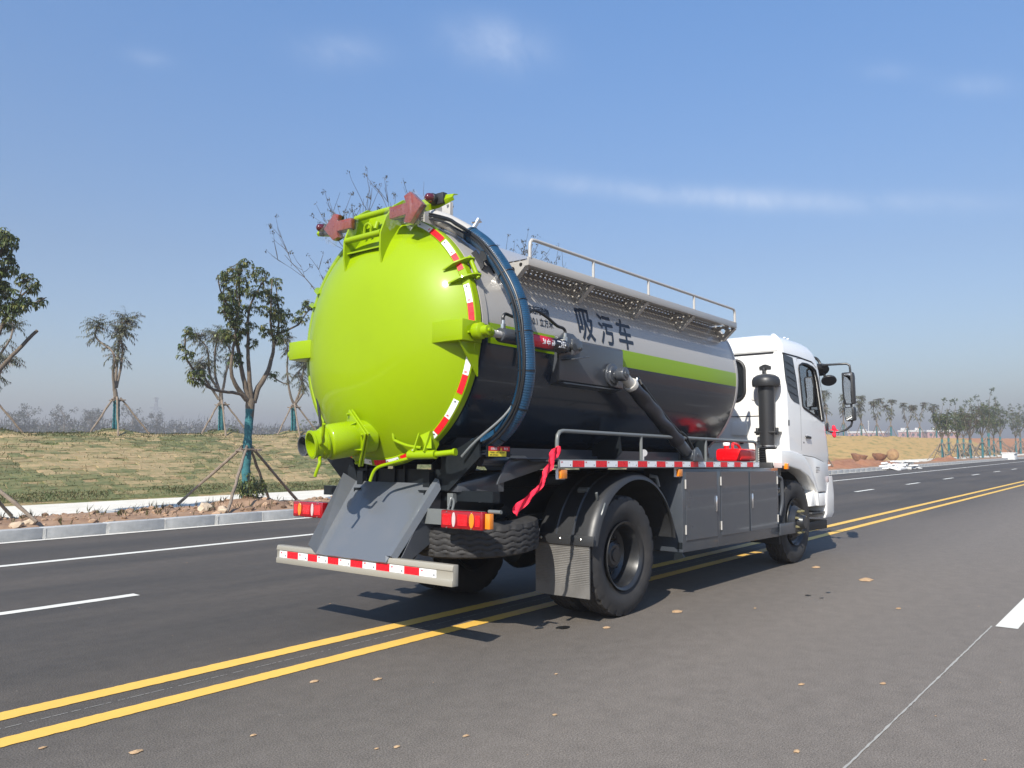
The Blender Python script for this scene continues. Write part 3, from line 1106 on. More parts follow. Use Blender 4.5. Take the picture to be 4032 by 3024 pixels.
# cylinder mounting plate and cheek plates
ck = MB()
for yy in (-1.055, -1.165):
    ck.prism([(-0.78, 2.17), (-0.62, 2.20), (-0.52, 2.235), (-0.50, 2.36), (-0.58, 2.40), (-0.70, 2.40), (-0.78, 2.34)], 'y', yy - .012, yy + .012) if yy > -1.1 else \
        ck.prism([(-0.74, 2.20), (-0.66, 2.215), (-0.60, 2.25), (-0.60, 2.31), (-0.66, 2.34), (-0.74, 2.33)], 'y', yy - .012, yy + .012)
ck.prism([(-0.72, 2.16), (-0.50, 2.20), (-0.50, 2.212), (-0.72, 2.172)], 'y', -1.18, -1.05)
ck.build('cheek_plate', SLATE, panel, bevel=.004)

# --- door cylinder (lock ram) along the side
ram = empty('door_ram', (0, 0, 0), P)
YR, ZR = -1.12, 2.262
b_ = MB()
b_.lathe([(0, 0), (0, .050), (.014, .056), (.80, .056), (.812, .050), (.83, .050), (.86, .032), (.90, .032), (.90, 0)], (-1.60, YR, ZR), (1, 0, 0), 32)
b_.build('barrel', SLATE, ram)
b_ = MB()
b_.cyl((-1.74, YR, ZR), (-1.60, YR, ZR), .028, 20)
b_.build('rod', GREYP, ram)
b_ = MB()
b_.cyl((-0.72, YR - .062, ZR), (-0.72, YR + .065, ZR), .030, 20)
b_.cyl((-0.655, YR - .085, ZR - .01), (-0.655, YR - .03, ZR - .01), .012, 8)
b_.build('pin', BLACKP, ram)
# printed band on the ram: red fading into black, lettering upside down as on the truck
bandm = bpy.data.materials.new('ram_band')
bandm.use_nodes = True
nt = bandm.node_tree
tc = nd(nt, 'ShaderNodeTexCoord')
sx = nd(nt, 'ShaderNodeSeparateXYZ')
nt.links.new(tc.outputs['Object'], sx.inputs[0])
mr = nd(nt, 'ShaderNodeMapRange')
mr.inputs['From Min'].default_value = -1.09
mr.inputs['From Max'].default_value = -0.98
nt.links.new(sx.outputs['X'], mr.inputs['Value'])
rp = nd(nt, 'ShaderNodeValToRGB')
rp.color_ramp.elements[0].color = (0.55, 0.008, 0.03, 1)
rp.color_ramp.elements[1].color = (0.010, 0.008, 0.012, 1)
nt.links.new(mr.outputs['Result'], rp.inputs['Fac'])
nt.links.new(rp.outputs['Color'], nt.nodes['Principled BSDF'].inputs['Base Color'])
nt.nodes['Principled BSDF'].inputs['Roughness'].default_value = 0.25
b_ = MB()
n = 20
vs = []
for xx in (-1.345, -0.815):
    for j in range(n + 1):
        a = R(62 - 118 * j / n)
        vs.append((xx, YR - math.cos(a) * .0572, ZR + math.sin(a) * .0572))
b_.add(vs, [(j, j + 1, n + 2 + j, n + 1 + j) for j in range(n)])
b_.build('printed_band', bandm, ram)


def ram_text(s, xr, w, a0, a1, bold):
    h = R(a1 - a0) * .0585
    vs, fs = fit_text(s, w, h, bold)
    out = []
    for (u, v) in vs:
        a = R(a1) - v / .0585
        out.append((xr - u, YR - math.cos(a) * .0585, ZR + math.sin(a) * .0585))
    me = raw_mesh('ram_lettering', out, fs, INKW)
    return obj('ram_lettering', me, ram)


ram_text('HBXZL', -0.832, 0.115, -24, 30, 0.02)
ram_text('绿', -0.985, 0.046, -22, 26, 0.02)
ram_text('中', -1.045, 0.046, -22, 26, 0.02)
ram_text('新', -1.105, 0.046, -22, 26, 0.02)
# hydraulic pipes of the ram
b_ = MB()
for xx in (-1.555, -0.765):
    b_.cyl((xx, YR + .005, ZR + .045), (xx, YR + .005, ZR + .085), .021, 6)
    b_.cyl((xx, YR + .005, ZR + .085), (xx, YR + .005, ZR + .115), .014, 8)
b_.build('fitting', STEEL, ram)
b_ = MB()
b_.tube([(-1.555, YR + .005, ZR + .11), (-1.555, YR + .005, ZR + .14), (-1.53, YR + .005, ZR + .165), (-1.45, YR + .02, ZR + .165), (-1.33, YR + .03, ZR + .15), (-1.22, YR + .06, ZR + .10), (-1.15, YR + .09, ZR - .02), (-1.14, YR + .10, ZR - .2)], .0125, 10, smooth_path=6)
b_.tube([(-0.765, YR + .005, ZR + .11), (-0.765, YR + .005, ZR + .135), (-0.79, YR + .008, ZR + .155), (-0.87, YR + .01, ZR + .165), (-0.98, YR + .02, ZR + .215), (-1.09, YR + .03, ZR + .25), (-1.18, YR + .03, ZR + .245), (-1.24, YR + .05, ZR + .17), (-1.23, YR + .08, ZR + .02), (-1.22, YR + .11, ZR - .2)], .0125, 10, smooth_path=6)
b_.build('hydraulic_pipe', CABLE, ram)

# --- rear door
door = empty('rear_door', (0, 0, 0), P)
dm = MB()
RD = 0.963
prof = [(-1.755, RD)]
dd = 0.288
for k in range(1, 15):
    r = RD * math.cos(k / 14 * math.pi / 2) ** 0.62
    prof.append((-1.755 - dd * (1 - (r / RD) ** 2.9), r))
dm.lathe(prof, (0, 0, ZC), (1, 0, 0), 128)
dm.build('dome', LIME, door, angle=40)


def dome_x(y, z):
    r = min(math.hypot(y, z - ZC), RD)
    return -1.755 - dd * (1 - (r / RD) ** 2.9)


dr = MB()
dr.lathe([(-1.685, .93), (-1.685, 1.014), (-1.742, 1.014), (-1.748, 1.008), (-1.768, .962), (-1.762, .950), (-1.75, .93)], (0, 0, ZC), (1, 0, 0), 128, closed=True)
dr.build('door_ring', LIME, door, angle=20)

# reflective tape on the ring; every second piece white with a small printed mark
TT = text_geo('3M', 0.03)


def mark_geo(w, h):
    return fit_text('3M', w, h, 0.03)


def ring_tape(a0, a1, red):
    mb = MB()
    n = 4
    vs = []
    for j in range(n + 1):
        a = a0 + (a1 - a0) * j / n
        for (r, x) in ((1.0065, -1.7498), (.9648, -1.7688)):
            vs.append(onring(a, r + .0012, x - .0022))
    mb.add(vs, [(2 * j, 2 * j + 2, 2 * j + 3, 2 * j + 1) for j in range(n)])
    if not red:
        tv, tf = mark_geo(.02, .014)
        ac = a1 - 1.2
        o = onring(ac, .985, -1.7625)
        t1 = (onring(ac + 1, .985, -1.7625) - o).normalized()
        t2 = (onring(ac, .9948, -1.758) - o).normalized()
        nrm = Vector((-0.9, 0, 0)) + (onring(ac, 1, 0) - onring(ac, 0, 0)) * .4
        mb.add([o - t2 * (u - .01) + t1 * (v - .007) + nrm * .0018 for u, v in tv], tf, 1)
        o = onring(a0 + 1.0, .985, -1.7625)
        mb.add([o + t1 * i * .006 + t2 * j * .006 + nrm * .0018 for i, j in ((-1, -1), (1, -1), (1, 1), (-1, 1))], [(0, 1, 2, 3)], 2)
    me = raw_mesh('reflective_tape', mb.v, mb.f, [REDT] if red else [WHITET, MARKR, INK], False, mb.m)
    return obj('reflective_tape', me, door)


for (w0, w1, r1) in ((24.5, 33.6, 42.8), (43.8, 53.0, 62.0), (69.5, 78.2, 87.2), (100.5, 109.8, 118.4), (121.5, 131.0, 140.0)):
    ring_tape(w0, w1, False)
    ring_tape(w1 + .15, r1, True)
for (w0, w1, red) in ((140.2, 145, False), (152.5, 156.6, False), (156.7, 165.0, True), (166.2, 174.8, False), (175.0, 183.2, True), (185.0, 194.0, False), (200, 208, True), (210, 219, False)):
    ring_tape(w0, w1, red)

# hinge fins, cross bars and the light bar above the door
for yy in (0.235, -0.205):
    fm = MB()
    outer = [(-1.95, 2.80), (-1.985, 2.97), (-1.985, 3.11), (-1.93, 3.25), (-1.85, 3.36), (-1.75, 3.43), (-1.60, 3.44), (-1.48, 3.40)]
    inner = [(-1.48, 3.33), (-1.68, 3.33), (-1.76, 3.255), (dome_x(yy, 3.15) + .02, 3.15), (dome_x(yy, 3.02) + .02, 3.02), (dome_x(yy, 2.9) + .02, 2.90)]
    fm.prism(spline2 := outer + inner, 'y', yy - .009, yy + .009)
    fm.build('hinge_fin', LIME, door, angle=20, bevel=.003)
fm = MB()
fm.cyl((-1.865, -.20, 3.325), (-1.865, .23, 3.325), .026, 20)
fm.build('cross_tube', LIME, door)
fm = MB()
fm.cyl((-1.965, -.20, 3.115), (-1.965, .23, 3.115), .026, 20)
fm.build('cross_tube', LIME, door)
fm = MB()
fm.prism([(-1.955, 3.005), (-1.74, 3.05), (-1.74, 3.062), (-1.955, 3.017)], 'y', -.197, .227)
fm.prism([(-1.80, 3.06), (-1.79, 3.06), (-1.70, 3.42), (-1.71, 3.42)], 'y', -.197, .227)
fm.build('web_plate', LIME, door)
fm = MB()
fm.tube([(-1.875, .10, 3.135), (-1.88, .105, 3.19), (-1.885, .09, 3.235), (-1.885, .05, 3.25), (-1.88, .02, 3.225), (-1.875, .03, 3.19), (-1.87, .03, 3.135)], .012, 8, smooth_path=5)
fm.cyl((-1.88, -.03, 3.19), (-1.86, -.03, 3.25), .02, 12)
fm.build('lifting_eye', LIME, door)
lb = MB()
sec = [(-1.815, 3.255), (-1.835, 3.30), (-1.815, 3.355), (-1.76, 3.37), (-1.755, 3.36), (-1.803, 3.346), (-1.82, 3.30), (-1.803, 3.262)]
for (ya, yb) in ((-.215, -.68), (.245, .64)):
    lb.prism(sec, 'y', ya, yb)
    sg = 1 if yb > 0 else -1
    # tapered end
    e0 = [(p[0], yb, p[1]) for p in sec]
    e1 = [(p[0] * .0 - 1.80, yb + sg * .16, 3.315 + (p[1] - 3.315) * .45) for p in sec]
    e1 = [(-1.80 + (p[0] + 1.79) * .8, yb + sg * .16, 3.315 + (p[1] - 3.315) * .5) for p in sec]
    nn = len(sec)
    lb.add(e0 + e1, [tuple(range(nn))] + [(i, i + nn, (i + 1) % nn + nn, (i + 1) % nn) for i in range(nn)] + [tuple(range(2 * nn - 1, nn - 1, -1))])
lb.build('light_bar', LIME, door, angle=20)


def beacon(y, sg):
    e = MB()
    e.box(-1.85, -1.80, y - .06 + sg * .03, y + .06 + sg * .03, 3.275, 3.36)
    e.lathe([(0, 0), (0, .042), (.035, .042), (.04, .036), (.04, 0)], (-1.85, y, 3.318), (-1, 0, 0), 24)
    o = e.build('beacon', BLACKP, door, bevel=.004)
    e = MB()
    e.lathe([(0, .036), (.02, .035), (.04, .028), (.052, .014), (.055, 0.001)], (-1.889, y, 3.318), (-1, 0, 0), 24)
    # keep to three levels: the lens is a sibling of its housing
    e.build('beacon_lens', BEACON, door)


beacon(-0.665, -1)
beacon(0.655, 1)


def arrow(yc, zc, sg, tilt, L=.34, H=.24, x=-1.915):
    """right-pointing (towards -y) for sg=-1"""
    pts = [(-.17, .045), (.0, .045), (-.02, .10), (.045, .12), (.165, 0), (.045, -.12), (-.02, -.10), (.0, -.045), (-.17, -.045)]
    pts = [(p[0] * L / .34, p[1] * H / .24) for p in pts]
    pts = [(yc + sg * (p[0] * math.cos(tilt) - p[1] * math.sin(tilt)), zc + p[0] * math.sin(tilt) + p[1] * math.cos(tilt)) for p in pts]
    a = MB()
    a.prism(pts, 'x', x - .022, x + .022)
    a.build('arrow_lamp', ARROW, door, bevel=.006, seg=2)
    a = MB()
    cy_, cz_ = yc, zc
    pts2 = [(cy_ + (p[0] - cy_) * .96, cz_ + (p[1] - cz_) * .96) for p in pts]
    a.prism(pts2, 'x', x + .0222, x + .040)
    a.build('lamp_back', BLACKP, door)
    a = MB()
    a.cyl((x + .035, yc, zc), (-1.815, yc, zc), .02, 10)
    a.build('lamp_bracket', BLACKP, door)
    # crumpled clear bag round the lamp
    rr_ = random.Random(int(abs(yc) * 1000))
    nu, nv = 22, 9
    vs = []
    for i in range(nu):
        t = i / (nu - 1)
        for j in range(nv):
            an = 2 * math.pi * j / nv
            env = .060 if t < .45 else (.060 + .085 * min(1, (t - .45) / .12) if t < .66 else .135 * max(.25, 1 - (t - .66) / .42))
            rz = env + .018 * math.sin(7 * t + j) + rr_.uniform(-.016, .018) + (.03 if an > math.pi else 0)
            rx = .030 + .010 * math.sin(5 * t + 2 * j) + rr_.uniform(-.004, .010)
            u = (t - .5) * (L + .07)
            v = rz * math.sin(an) - .012
            yy = yc + sg * (u * math.cos(tilt) - v * math.sin(tilt))
            zz = zc + u * math.sin(tilt) + v * math.cos(tilt)
            vs.append((x + rx * math.cos(an) - .004, yy, zz))
    fs = [(i * nv + j, i * nv + (j + 1) % nv, (i + 1) * nv + (j + 1) % nv, (i + 1) * nv + j) for i in range(nu - 1) for j in range(nv)]
    obj('plastic_bag', raw_mesh('plastic_bag', vs, fs, FILM, False), door)


arrow(-0.455, 3.262, -1, 0.02, .37, .25, -1.93)
arrow(0.375, 3.272, 1, 0.02, .36, .23, -1.93)

# brackets that take the rams (octagonal boxes at both sides)
for sg in (-1, 1):
    bx = MB()
    poly = [(-1.72, 1.03), (-1.935, 1.03), (-2.0, .955) if False else (-1.935, .87), (-1.90, .64), (-1.72, .64)]
    poly = [(p[0], sg * p[1]) for p in [(-1.70, 1.035), (-1.915, 1.035), (-1.925, .87), (-1.905, .63), (-1.70, .60)]]
    bx.prism([(p[0], p[1]) for p in poly], 'z', 2.195, 2.352)
    bx.build('ram_bracket', LIME, door, bevel=.006)
    if sg < 0:
        bx = MB()
        bx.prism([(-1.905, 2.196), (-1.70, 2.196), (-1.70, 1.95), (dome_x(.85, 2.08), 2.10)], 'y', sg * .985, sg * 1.0)
        bx.build('gusset', LIME, door)
    pv = MB()
    pv.lathe([(-.045, 0), (-.045, .035), (-.03, .062), (.03, .062), (.045, .035), (.045, 0)], (-1.79, sg * 1.085, 2.268), (0, 1, 0), 24)
    pv.cyl((-1.79, sg * 1.03, 2.268), (-1.79, sg * 1.18, 2.268), .038, 20)
    pv.cyl((-1.79, sg * 1.18, 2.268), (-1.79, sg * 1.195, 2.268), .016, 10)
    pv.lathe([(0, 0), (0, .046), (.06, .042), (.085, .036), (.085, 0)], (-1.78, sg * 1.12, 2.265), (1, 0, 0), 20)
    pv.prism([(-1.86, 2.25), (-1.77, 2.25), (-1.77, 2.285), (-1.86, 2.265)], 'y', sg * 1.03, sg * 1.05)
    pv.build('ram_eye', LIME, door, bevel=.003)
    # toggle clamp on the shoulder of the ring
    cl = MB()
    for a in (57.0, 66.5):
        o = onring(sg * -a * -1 if sg > 0 else a, 1, 0)
    for a in (58.5, 66.5):
        aa = a if sg < 0 else -a
        o = onring(aa, 1.0, -1.74)
        rad = (onring(aa, 1.0, 0) - onring(aa, 0.0, 0)).normalized()
        tan = Vector((0, -math.cos(R(aa)), -math.sin(R(aa)))).normalized()
        xx = Vector((1, 0, 0))
        pts = [o + rad * -.115 + xx * -.10, o + rad * -.02 + xx * -.075, o + rad * .06 + xx * -.005, o + rad * .078 + xx * .03, o + rad * .08 + xx * .075, o + rad * .05 + xx * .10, o + rad * .014 + xx * .085, o + rad * .010 + xx * .0, o + rad * -.05 + xx * -.01]
        vs = [p + tan * .006 for p in pts] + [p - tan * .006 for p in pts]
        nn = len(pts)
        cl.add(vs, [tuple(range(nn)), tuple(range(2 * nn - 1, nn - 1, -1))] + [(i, i + nn, (i + 1) % nn + nn, (i + 1) % nn) for i in range(nn)])
    a1_, a2_ = (57, 68) if sg < 0 else (-57, -68)
    cl.cyl(onring(a1_, 1.055, -1.685), onring(a2_, 1.055, -1.685), .018, 14)
    cl.build('ring_clamp', LIME, door)

# discharge outlet at the foot of the door
AX = Vector((-0.93, 0.28, -0.16)).normalized()
oc = Vector((-1.87, -0.0, 1.52))
ol = MB()
ol.lathe([(0, .135), (.22, .135)], oc - AX * .02, AX, 32)
ol.build('outlet_neck', LIME, door)
U1 = AX.cross(Vector((0, 0, 1))).normalized()
U2 = U1.cross(AX).normalized()
rot = R(38)
E1 = U1 * math.cos(rot) + U2 * math.sin(rot)
E2 = -U1 * math.sin(rot) + U2 * math.cos(rot)
fc = oc + AX * .10
ol = MB()
ol.obox(fc, AX * .009, E1 * .165, E2 * .165)
ol.obox(fc + AX * .024, AX * .009, E1 * .165, E2 * .165)
ol.build('outlet_flange', LIME, door, bevel=.012)
ol = MB()
for i in (-1, 1):
    for j in (-1, 1):
        c_ = fc + E1 * i * .137 + E2 * j * .137
        ol.cyl(c_ - AX * .02, c_ + AX * .055, .012, 6)
ol.build('flange_bolt', LIME, door)
ol = MB()
for e_ in (E1, -E1, E2, -E2):
    w_ = AX.cross(e_).normalized() * .005
    a_, b2, c2 = fc + AX * .03 + e_ * .13, fc + AX * .03 + e_ * .162, fc + AX * .11 + e_ * .13
    ol.add([a_ + w_, b2 + w_, c2 + w_, a_ - w_, b2 - w_, c2 - w_], [(0, 1, 2), (5, 4, 3), (0, 3, 4, 1), (1, 4, 5, 2), (2, 5, 3, 0)])
ol.build('flange_rib', LIME, door)
ol = MB()
s0 = fc + AX * .033
ol.lathe([(0, .125), (0, .135), (.02, .14), (.20, .138), (.215, .128), (.22, .118), (.235, .118), (.238, .126), (.25, .126), (.253, .114), (.275, .112), (.285, .104), (.33, .104), (.335, .110), (.35, .110), (.352, .092), (.10, .090), (.08, .001)], s0, AX, 40)
ol.build('outlet_pipe', LIME, door, angle=35)
mo_ = s0 + AX * .34
ol = MB()
ol.tube([mo_ - AX * .03 + U1 * -.10 + U2 * .0, mo_ - AX * .02 + U1 * -.19 + U2 * .02, mo_ - AX * .0 + U1 * -.25 + U2 * .06, mo_ + U1 * -.285 + U2 * .125, mo_ + U1 * -.30 + U2 * .15], .013, 10, smooth_path=4)
ol.build('swing_handle', LIME, door)
ol = MB()
ol.tube([mo_ - AX * .03 + U1 * -.06 + U2 * -.10, mo_ - AX * .01 + U1 * -.09 + U2 * -.118, mo_ + U1 * -.115 + U2 * -.14, mo_ + AX * .03 + U1 * -.10 + U2 * -.205, mo_ + AX * .04 + U1 * -.09 + U2 * -.235], .013, 10, smooth_path=4)
ol.build('swing_handle', LIME, door)

# bottom latch of the door
la = MB()
la.tube([(-1.86, -.27, 1.60), (-1.86, -.275, 1.50), (-1.85, -.30, 1.475), (-1.84, -.42, 1.44), (-1.82, -.54, 1.425)], .012, 10, smooth_path=4)
la.build('latch_lever', LIME, door)
la = MB()
la.tube([(-1.90, -.06, 1.165), (-1.89, -.085, 1.235), (-1.88, -.13, 1.275), (-1.86, -.24, 1.305), (-1.83, -.42, 1.345)], .013, 10, smooth_path=4)
la.build('latch_lever', LIME, door)
la = MB()
la.lathe([(0, .018), (0, .034), (.26, .034), (.26, .0)], (-1.83, -.42, 1.37), (0.10, -1, 0.02), 18)
la.lathe([(0, .0), (0, .022), (.17, .022), (.17, .028), (.19, .028), (.19, 0)], (-1.80, -.66, 1.375), (0.2, -1, 0.1), 14)
la.build('latch_tube', LIME, door)
la = MB()
for (ya, yb) in ((-.44, -.56), (-.55, -.70)):
    la.prism([(-1.70, 1.57), (-1.80, 1.55), (-1.86, 1.40), (-1.82, 1.36), (-1.76, 1.37), (-1.70, 1.45)], 'y', ya - .06, ya - .048)
la.add([(-1.78, -.46, 1.55), (-1.84, -.62, 1.42), (-1.83, -.66, 1.42), (-1.76, -.58, 1.58)], [(0, 1, 2, 3)])
la.build('latch_plate', LIME, door)

# --- boom bracket and suction hose over the top of the tank
bo = empty('suction_boom', (0, 0, 0), P)
bb = MB()
for yy in (-.06, -.30):
    n = 18
    hole = [(-1.50 + .045 * math.cos(6.283 * k / n), 3.36 + .045 * math.sin(6.283 * k / n)) for k in range(n)]
    out = []
    for k in range(n):
        c, s = math.cos(6.283 * k / n), math.sin(6.283 * k / n)
        q = max(abs(c) / .10, abs(s) / .105)
        out.append((-1.50 + c / q, 3.36 + s / q - .01))
    vs = []
    for d_ in (-.008, .008):
        vs += [(p[0], yy + d_, p[1]) for p in hole] + [(p[0], yy + d_, p[1]) for p in out]
    fs = []
    for k in range(n):
        k2 = (k + 1) % n
        fs += [(k, k2, n + k2, n + k), (2 * n + k2, 2 * n + k, 3 * n + k, 3 * n + k2), (k2, k, 2 * n + k, 2 * n + k2), (n + k, n + k2, 3 * n + k2, 3 * n + k)]
    bb.add(vs, fs)
bb.build('boom_bracket', TGREY, bo)
bb = MB()
bb.box(-1.36, -1.34, -.36, -.16, 3.27, 3.49)
bb.box(-1.338, -1.32, -.36, -.16, 3.27, 3.49)
for a_ in (-.34, -.18):
    for c_ in (3.30, 3.46):
        bb.cyl((-1.38, a_, c_), (-1.30, a_, c_), .012, 6)
bb.build('flange_plate', GREYP, bo, bevel=.004)
HP = [(-1.40, -.12, 3.40), (-1.44, -.27, 3.345), (-1.45, -.45, 3.265), (-1.45, -.68, 3.13)]
bb = MB()
bb.tube(HP, .064, 20, smooth_path=6)
bb.build('boom_pipe', GREYP, bo)
HS = [(-1.45, -.67, 3.135), (-1.45, -.83, 3.02), (-1.46, -.965, 2.88), (-1.46, -1.075, 2.73), (-1.455, -1.155, 2.58), (-1.45, -1.205, 2.43), (-1.45, -1.235, 2.27), (-1.44, -1.25, 2.09), (-1.43, -1.235, 1.92), (-1.42, -1.17, 1.74), (-1.42, -1.06, 1.59), (-1.43, -.92, 1.49), (-1.45, -.75, 1.44)]
sp = spline(HS, 40)
rr = [.0645 + (.0020 if (i // 2) % 2 else 0.0) for i in range(len(sp))]
bb = MB()
bb.tube(sp, rr, 20)
hose_me = bb.mesh('suction_hose', [HOSE], angle=60)
obj('suction_hose', hose_me, bo)
bb = MB()
for k in (8, 60, 115, 175, 235, 300, 360, 420):
    bb.tube(sp[k:k + 3], .0695, 20)
bb.build('cable_tie', CABLE, bo)
bb = MB()
for (off, ph) in ((0.0, 0.0), (0.26, 1.7), (-0.24, 3.1)):
    pts = []
    full = spline(HP, 40)[:-1] + sp
    for i in range(0, len(full), 14):
        p = full[i]
        t_ = (full[min(i + 1, len(full) - 1)] - full[max(i - 1, 0)]).normalized()
        rad = (Vector((0, p.y, p.z - ZC))).normalized()
        side = (Vector((-1, 0, 0)) - t_ * t_.dot(Vector((-1, 0, 0)))).normalized()
        wob = .10 * math.sin(i * .021 + ph) + off
        d_ = (side * math.cos(.25 + wob) + rad * math.sin(.25 + wob))
        pts.append(p + d_ * .0745)
    pts = [Vector((-1.62, -.30, 3.36)), Vector((-1.60, -.25, 3.30 + off * .05)), Vector((-1.56, -.26, 3.34 + off * .08))] + pts[6:]
    bb.tube(pts, .0085, 8, smooth_path=3)
bb.build('air_line', CABLE, bo)
bb = MB()
bb.tube([(-1.40, -1.16, 1.96), (-1.44, -1.15, 1.80), (-1.50, -1.08, 1.66), (-1.60, -.90, 1.48), (-1.63, -.78, 1.36)], .010, 8, smooth_path=4)
bb.build('vent_pipe', RAILM, bo)
bb = MB()
bb.cyl((-1.44, -.70, 3.18), (-1.40, -.72, 3.26), .018, 8)
bb.tube([(-1.46, -.70, 3.22), (-1.38, -.73, 3.24)], .008, 6)
bb.build('hose_clamp', STEEL, bo)

# black hook plates welded to the shoulder of the tank
for xo in (-1.52, -1.37):
    hk = MB()
    a = 56.0
    rad = (onring(a, 1, 0) - onring(a, 0, 0)).normalized()
    tan = Vector((0, -math.cos(R(a)), -math.sin(R(a)))).normalized()
    o = onring(a, .99, xo)
    pts = [(-.11, 0), (-.10, .05), (-.05, .055), (-.055, .10), (-.005, .115), (.03, .095), (.02, .06), (.055, .045), (.06, .0)]
    pts3 = [o + tan * p[0] * 1.1 + rad * p[1] for p in pts]
    vs = [p + Vector((.006, 0, 0)) for p in pts3] + [p - Vector((.006, 0, 0)) for p in pts3]
    nn = len(pts)
    hk.add(vs, [tuple(range(nn)), tuple(range(2 * nn - 1, nn - 1, -1))] + [(i, i + nn, (i + 1) % nn + nn, (i + 1) % nn) for i in range(nn)])
    hk.build('hook_plate', BLACKP, tank)

# --- upper walkway with a pierced floor
wk = empty('walkway', (0, 0, 0), P)
X0, X1 = -1.235, 2.62
cell = 0.066
pf = MB()
nx_ = int((X1 - X0) / cell)
cell = (X1 - X0) / nx_
yrow = 5
n8 = 8
for i in range(nx_):
    for j in range(yrow):
        cx_ = X0 + (i + .5) * cell
        cy_ = -1.085 + (j + .5) * cell
        hw = cell / 2
        sq = [(hw, 0), (hw, hw), (0, hw), (-hw, hw), (-hw, 0), (-hw, -hw), (0, -hw), (hw, -hw)]
        # a slight dip in z keeps the floor from being dead flat
        vs = [(cx_ + .0092 * math.cos(k * math.pi / 4), cy_ + .0092 * math.sin(k * math.pi / 4), 2.918) for k in range(8)]
        vs += [(cx_ + p[0], cy_ + p[1], 2.915) for p in sq]
        pf.add(vs, [(k, 8 + k, 8 + (k + 1) % 8, (k + 1) % 8) for k in range(8)])
floor = pf.build('pierced_floor', TGREY, wk, angle=60)
fz = MB()
fz.prism([(-1.10, 2.862), (-1.10, 2.93), (-1.085, 2.93), (-1.085, 2.874), (-1.05, 2.874), (-1.05, 2.862)], 'x', X0, X1)
fz.build('edge_beam', TGREY, wk, bevel=.003)
fz = MB()
fz.box(X0, X1, -.757, -.735, 2.86, 2.925)
fz.build('inner_angle', TGREY, wk)


def bracket(x, big):
    poly = [(-1.084, 2.905), (-1.084, 2.862), (-.935, 2.728), (-.895, 2.728), (-.76, 2.905)]
    holes = [(-.93, 2.842, .030), (-1.02, 2.876, .017)]
    # plate with two round holes: fan strips between hole rings and the outline
    bm = bmesh.new()
    ov = [bm.verts.new((0, p[0], p[1])) for p in poly]
    edges = [bm.edges.new((ov[i], ov[(i + 1) % len(ov)])) for i in range(len(ov))]
    for (hy, hz, hr) in holes:
        hv = [bm.verts.new((0, hy + hr * math.cos(6.283 * k / 18), hz + hr * math.sin(6.283 * k / 18))) for k in range(18)]
        edges += [bm.edges.new((hv[i], hv[(i + 1) % 18])) for i in range(18)]
    bmesh.ops.triangle_fill(bm, use_beauty=True, edges=edges)
    # drop triangles inside the holes
    dead = [f for f in bm.faces if any(math.hypot(f.calc_center_median().y - hy, f.calc_center_median().z - hz) < hr * .9 and
                                       all(math.hypot(v.co.y - hy, v.co.z - hz) < hr * 1.05 for v in f.verts) for hy, hz, hr in holes)]
    bmesh.ops.delete(bm, geom=dead, context='FACES')
    g = bmesh.ops.extrude_face_region(bm, geom=bm.faces[:])
    bmesh.ops.translate(bm, verts=[v for v in g['geom'] if isinstance(v, bmesh.types.BMVert)], vec=(.006, 0, 0))
    bmesh.ops.recalc_face_normals(bm, faces=bm.faces)
    for v in bm.verts: v.co.x += x
    me = bpy.data.meshes.new('support_bracket')
    bm.to_mesh(me)
    bm.free()
    me.materials.append(TGREY)
    o = obj('support_bracket', me, wk)
    lp = MB()
    d_ = .024
    a_, b2 = Vector((x, -1.084, 2.861)), Vector((x, -.935, 2.727))
    lp.add([a_ + Vector((-d_, 0, 0)), a_ + Vector((d_ + .006, 0, 0)), b2 + Vector((d_ + .006, 0, 0)), b2 + Vector((-d_, 0, 0)),
            a_ + Vector((-d_, -.004, -.004)), a_ + Vector((d_ + .006, -.004, -.004)), b2 + Vector((d_ + .006, -.004, -.004)), b2 + Vector((-d_, -.004, -.004))],
           [(0, 1, 2, 3), (7, 6, 5, 4), (0, 4, 5, 1), (1, 5, 6, 2), (2, 6, 7, 3), (3, 7, 4, 0)])
    lp.build('bracket_lip', TGREY, wk)


for x in (X0 + .002, -.31, .64, 1.585, X1 - .012):
    bracket(x, False)
hr_ = MB()
hr_.tube([(X0 + .03, -1.09, 2.925), (X0 + .03, -1.09, 3.02), (X0 + .035, -1.09, 3.052), (X0 + .055, -1.09, 3.073), (X0 + .09, -1.09, 3.078), (.7, -1.09, 3.078), (X1 - .09, -1.09, 3.078), (X1 - .055, -1.09, 3.073), (X1 - .035, -1.09, 3.052), (X1 - .03, -1.09, 3.02), (X1 - .03, -1.09, 2.925)], .0145, 12)
hr_.build('hand_rail', GREYP, wk)
for x in (-.31, .64, 1.585):
    hr_ = MB()
    hr_.cyl((x, -1.09, 2.925), (x, -1.09, 3.07), .0125, 10)
    hr_.build('rail_post', GREYP, wk)

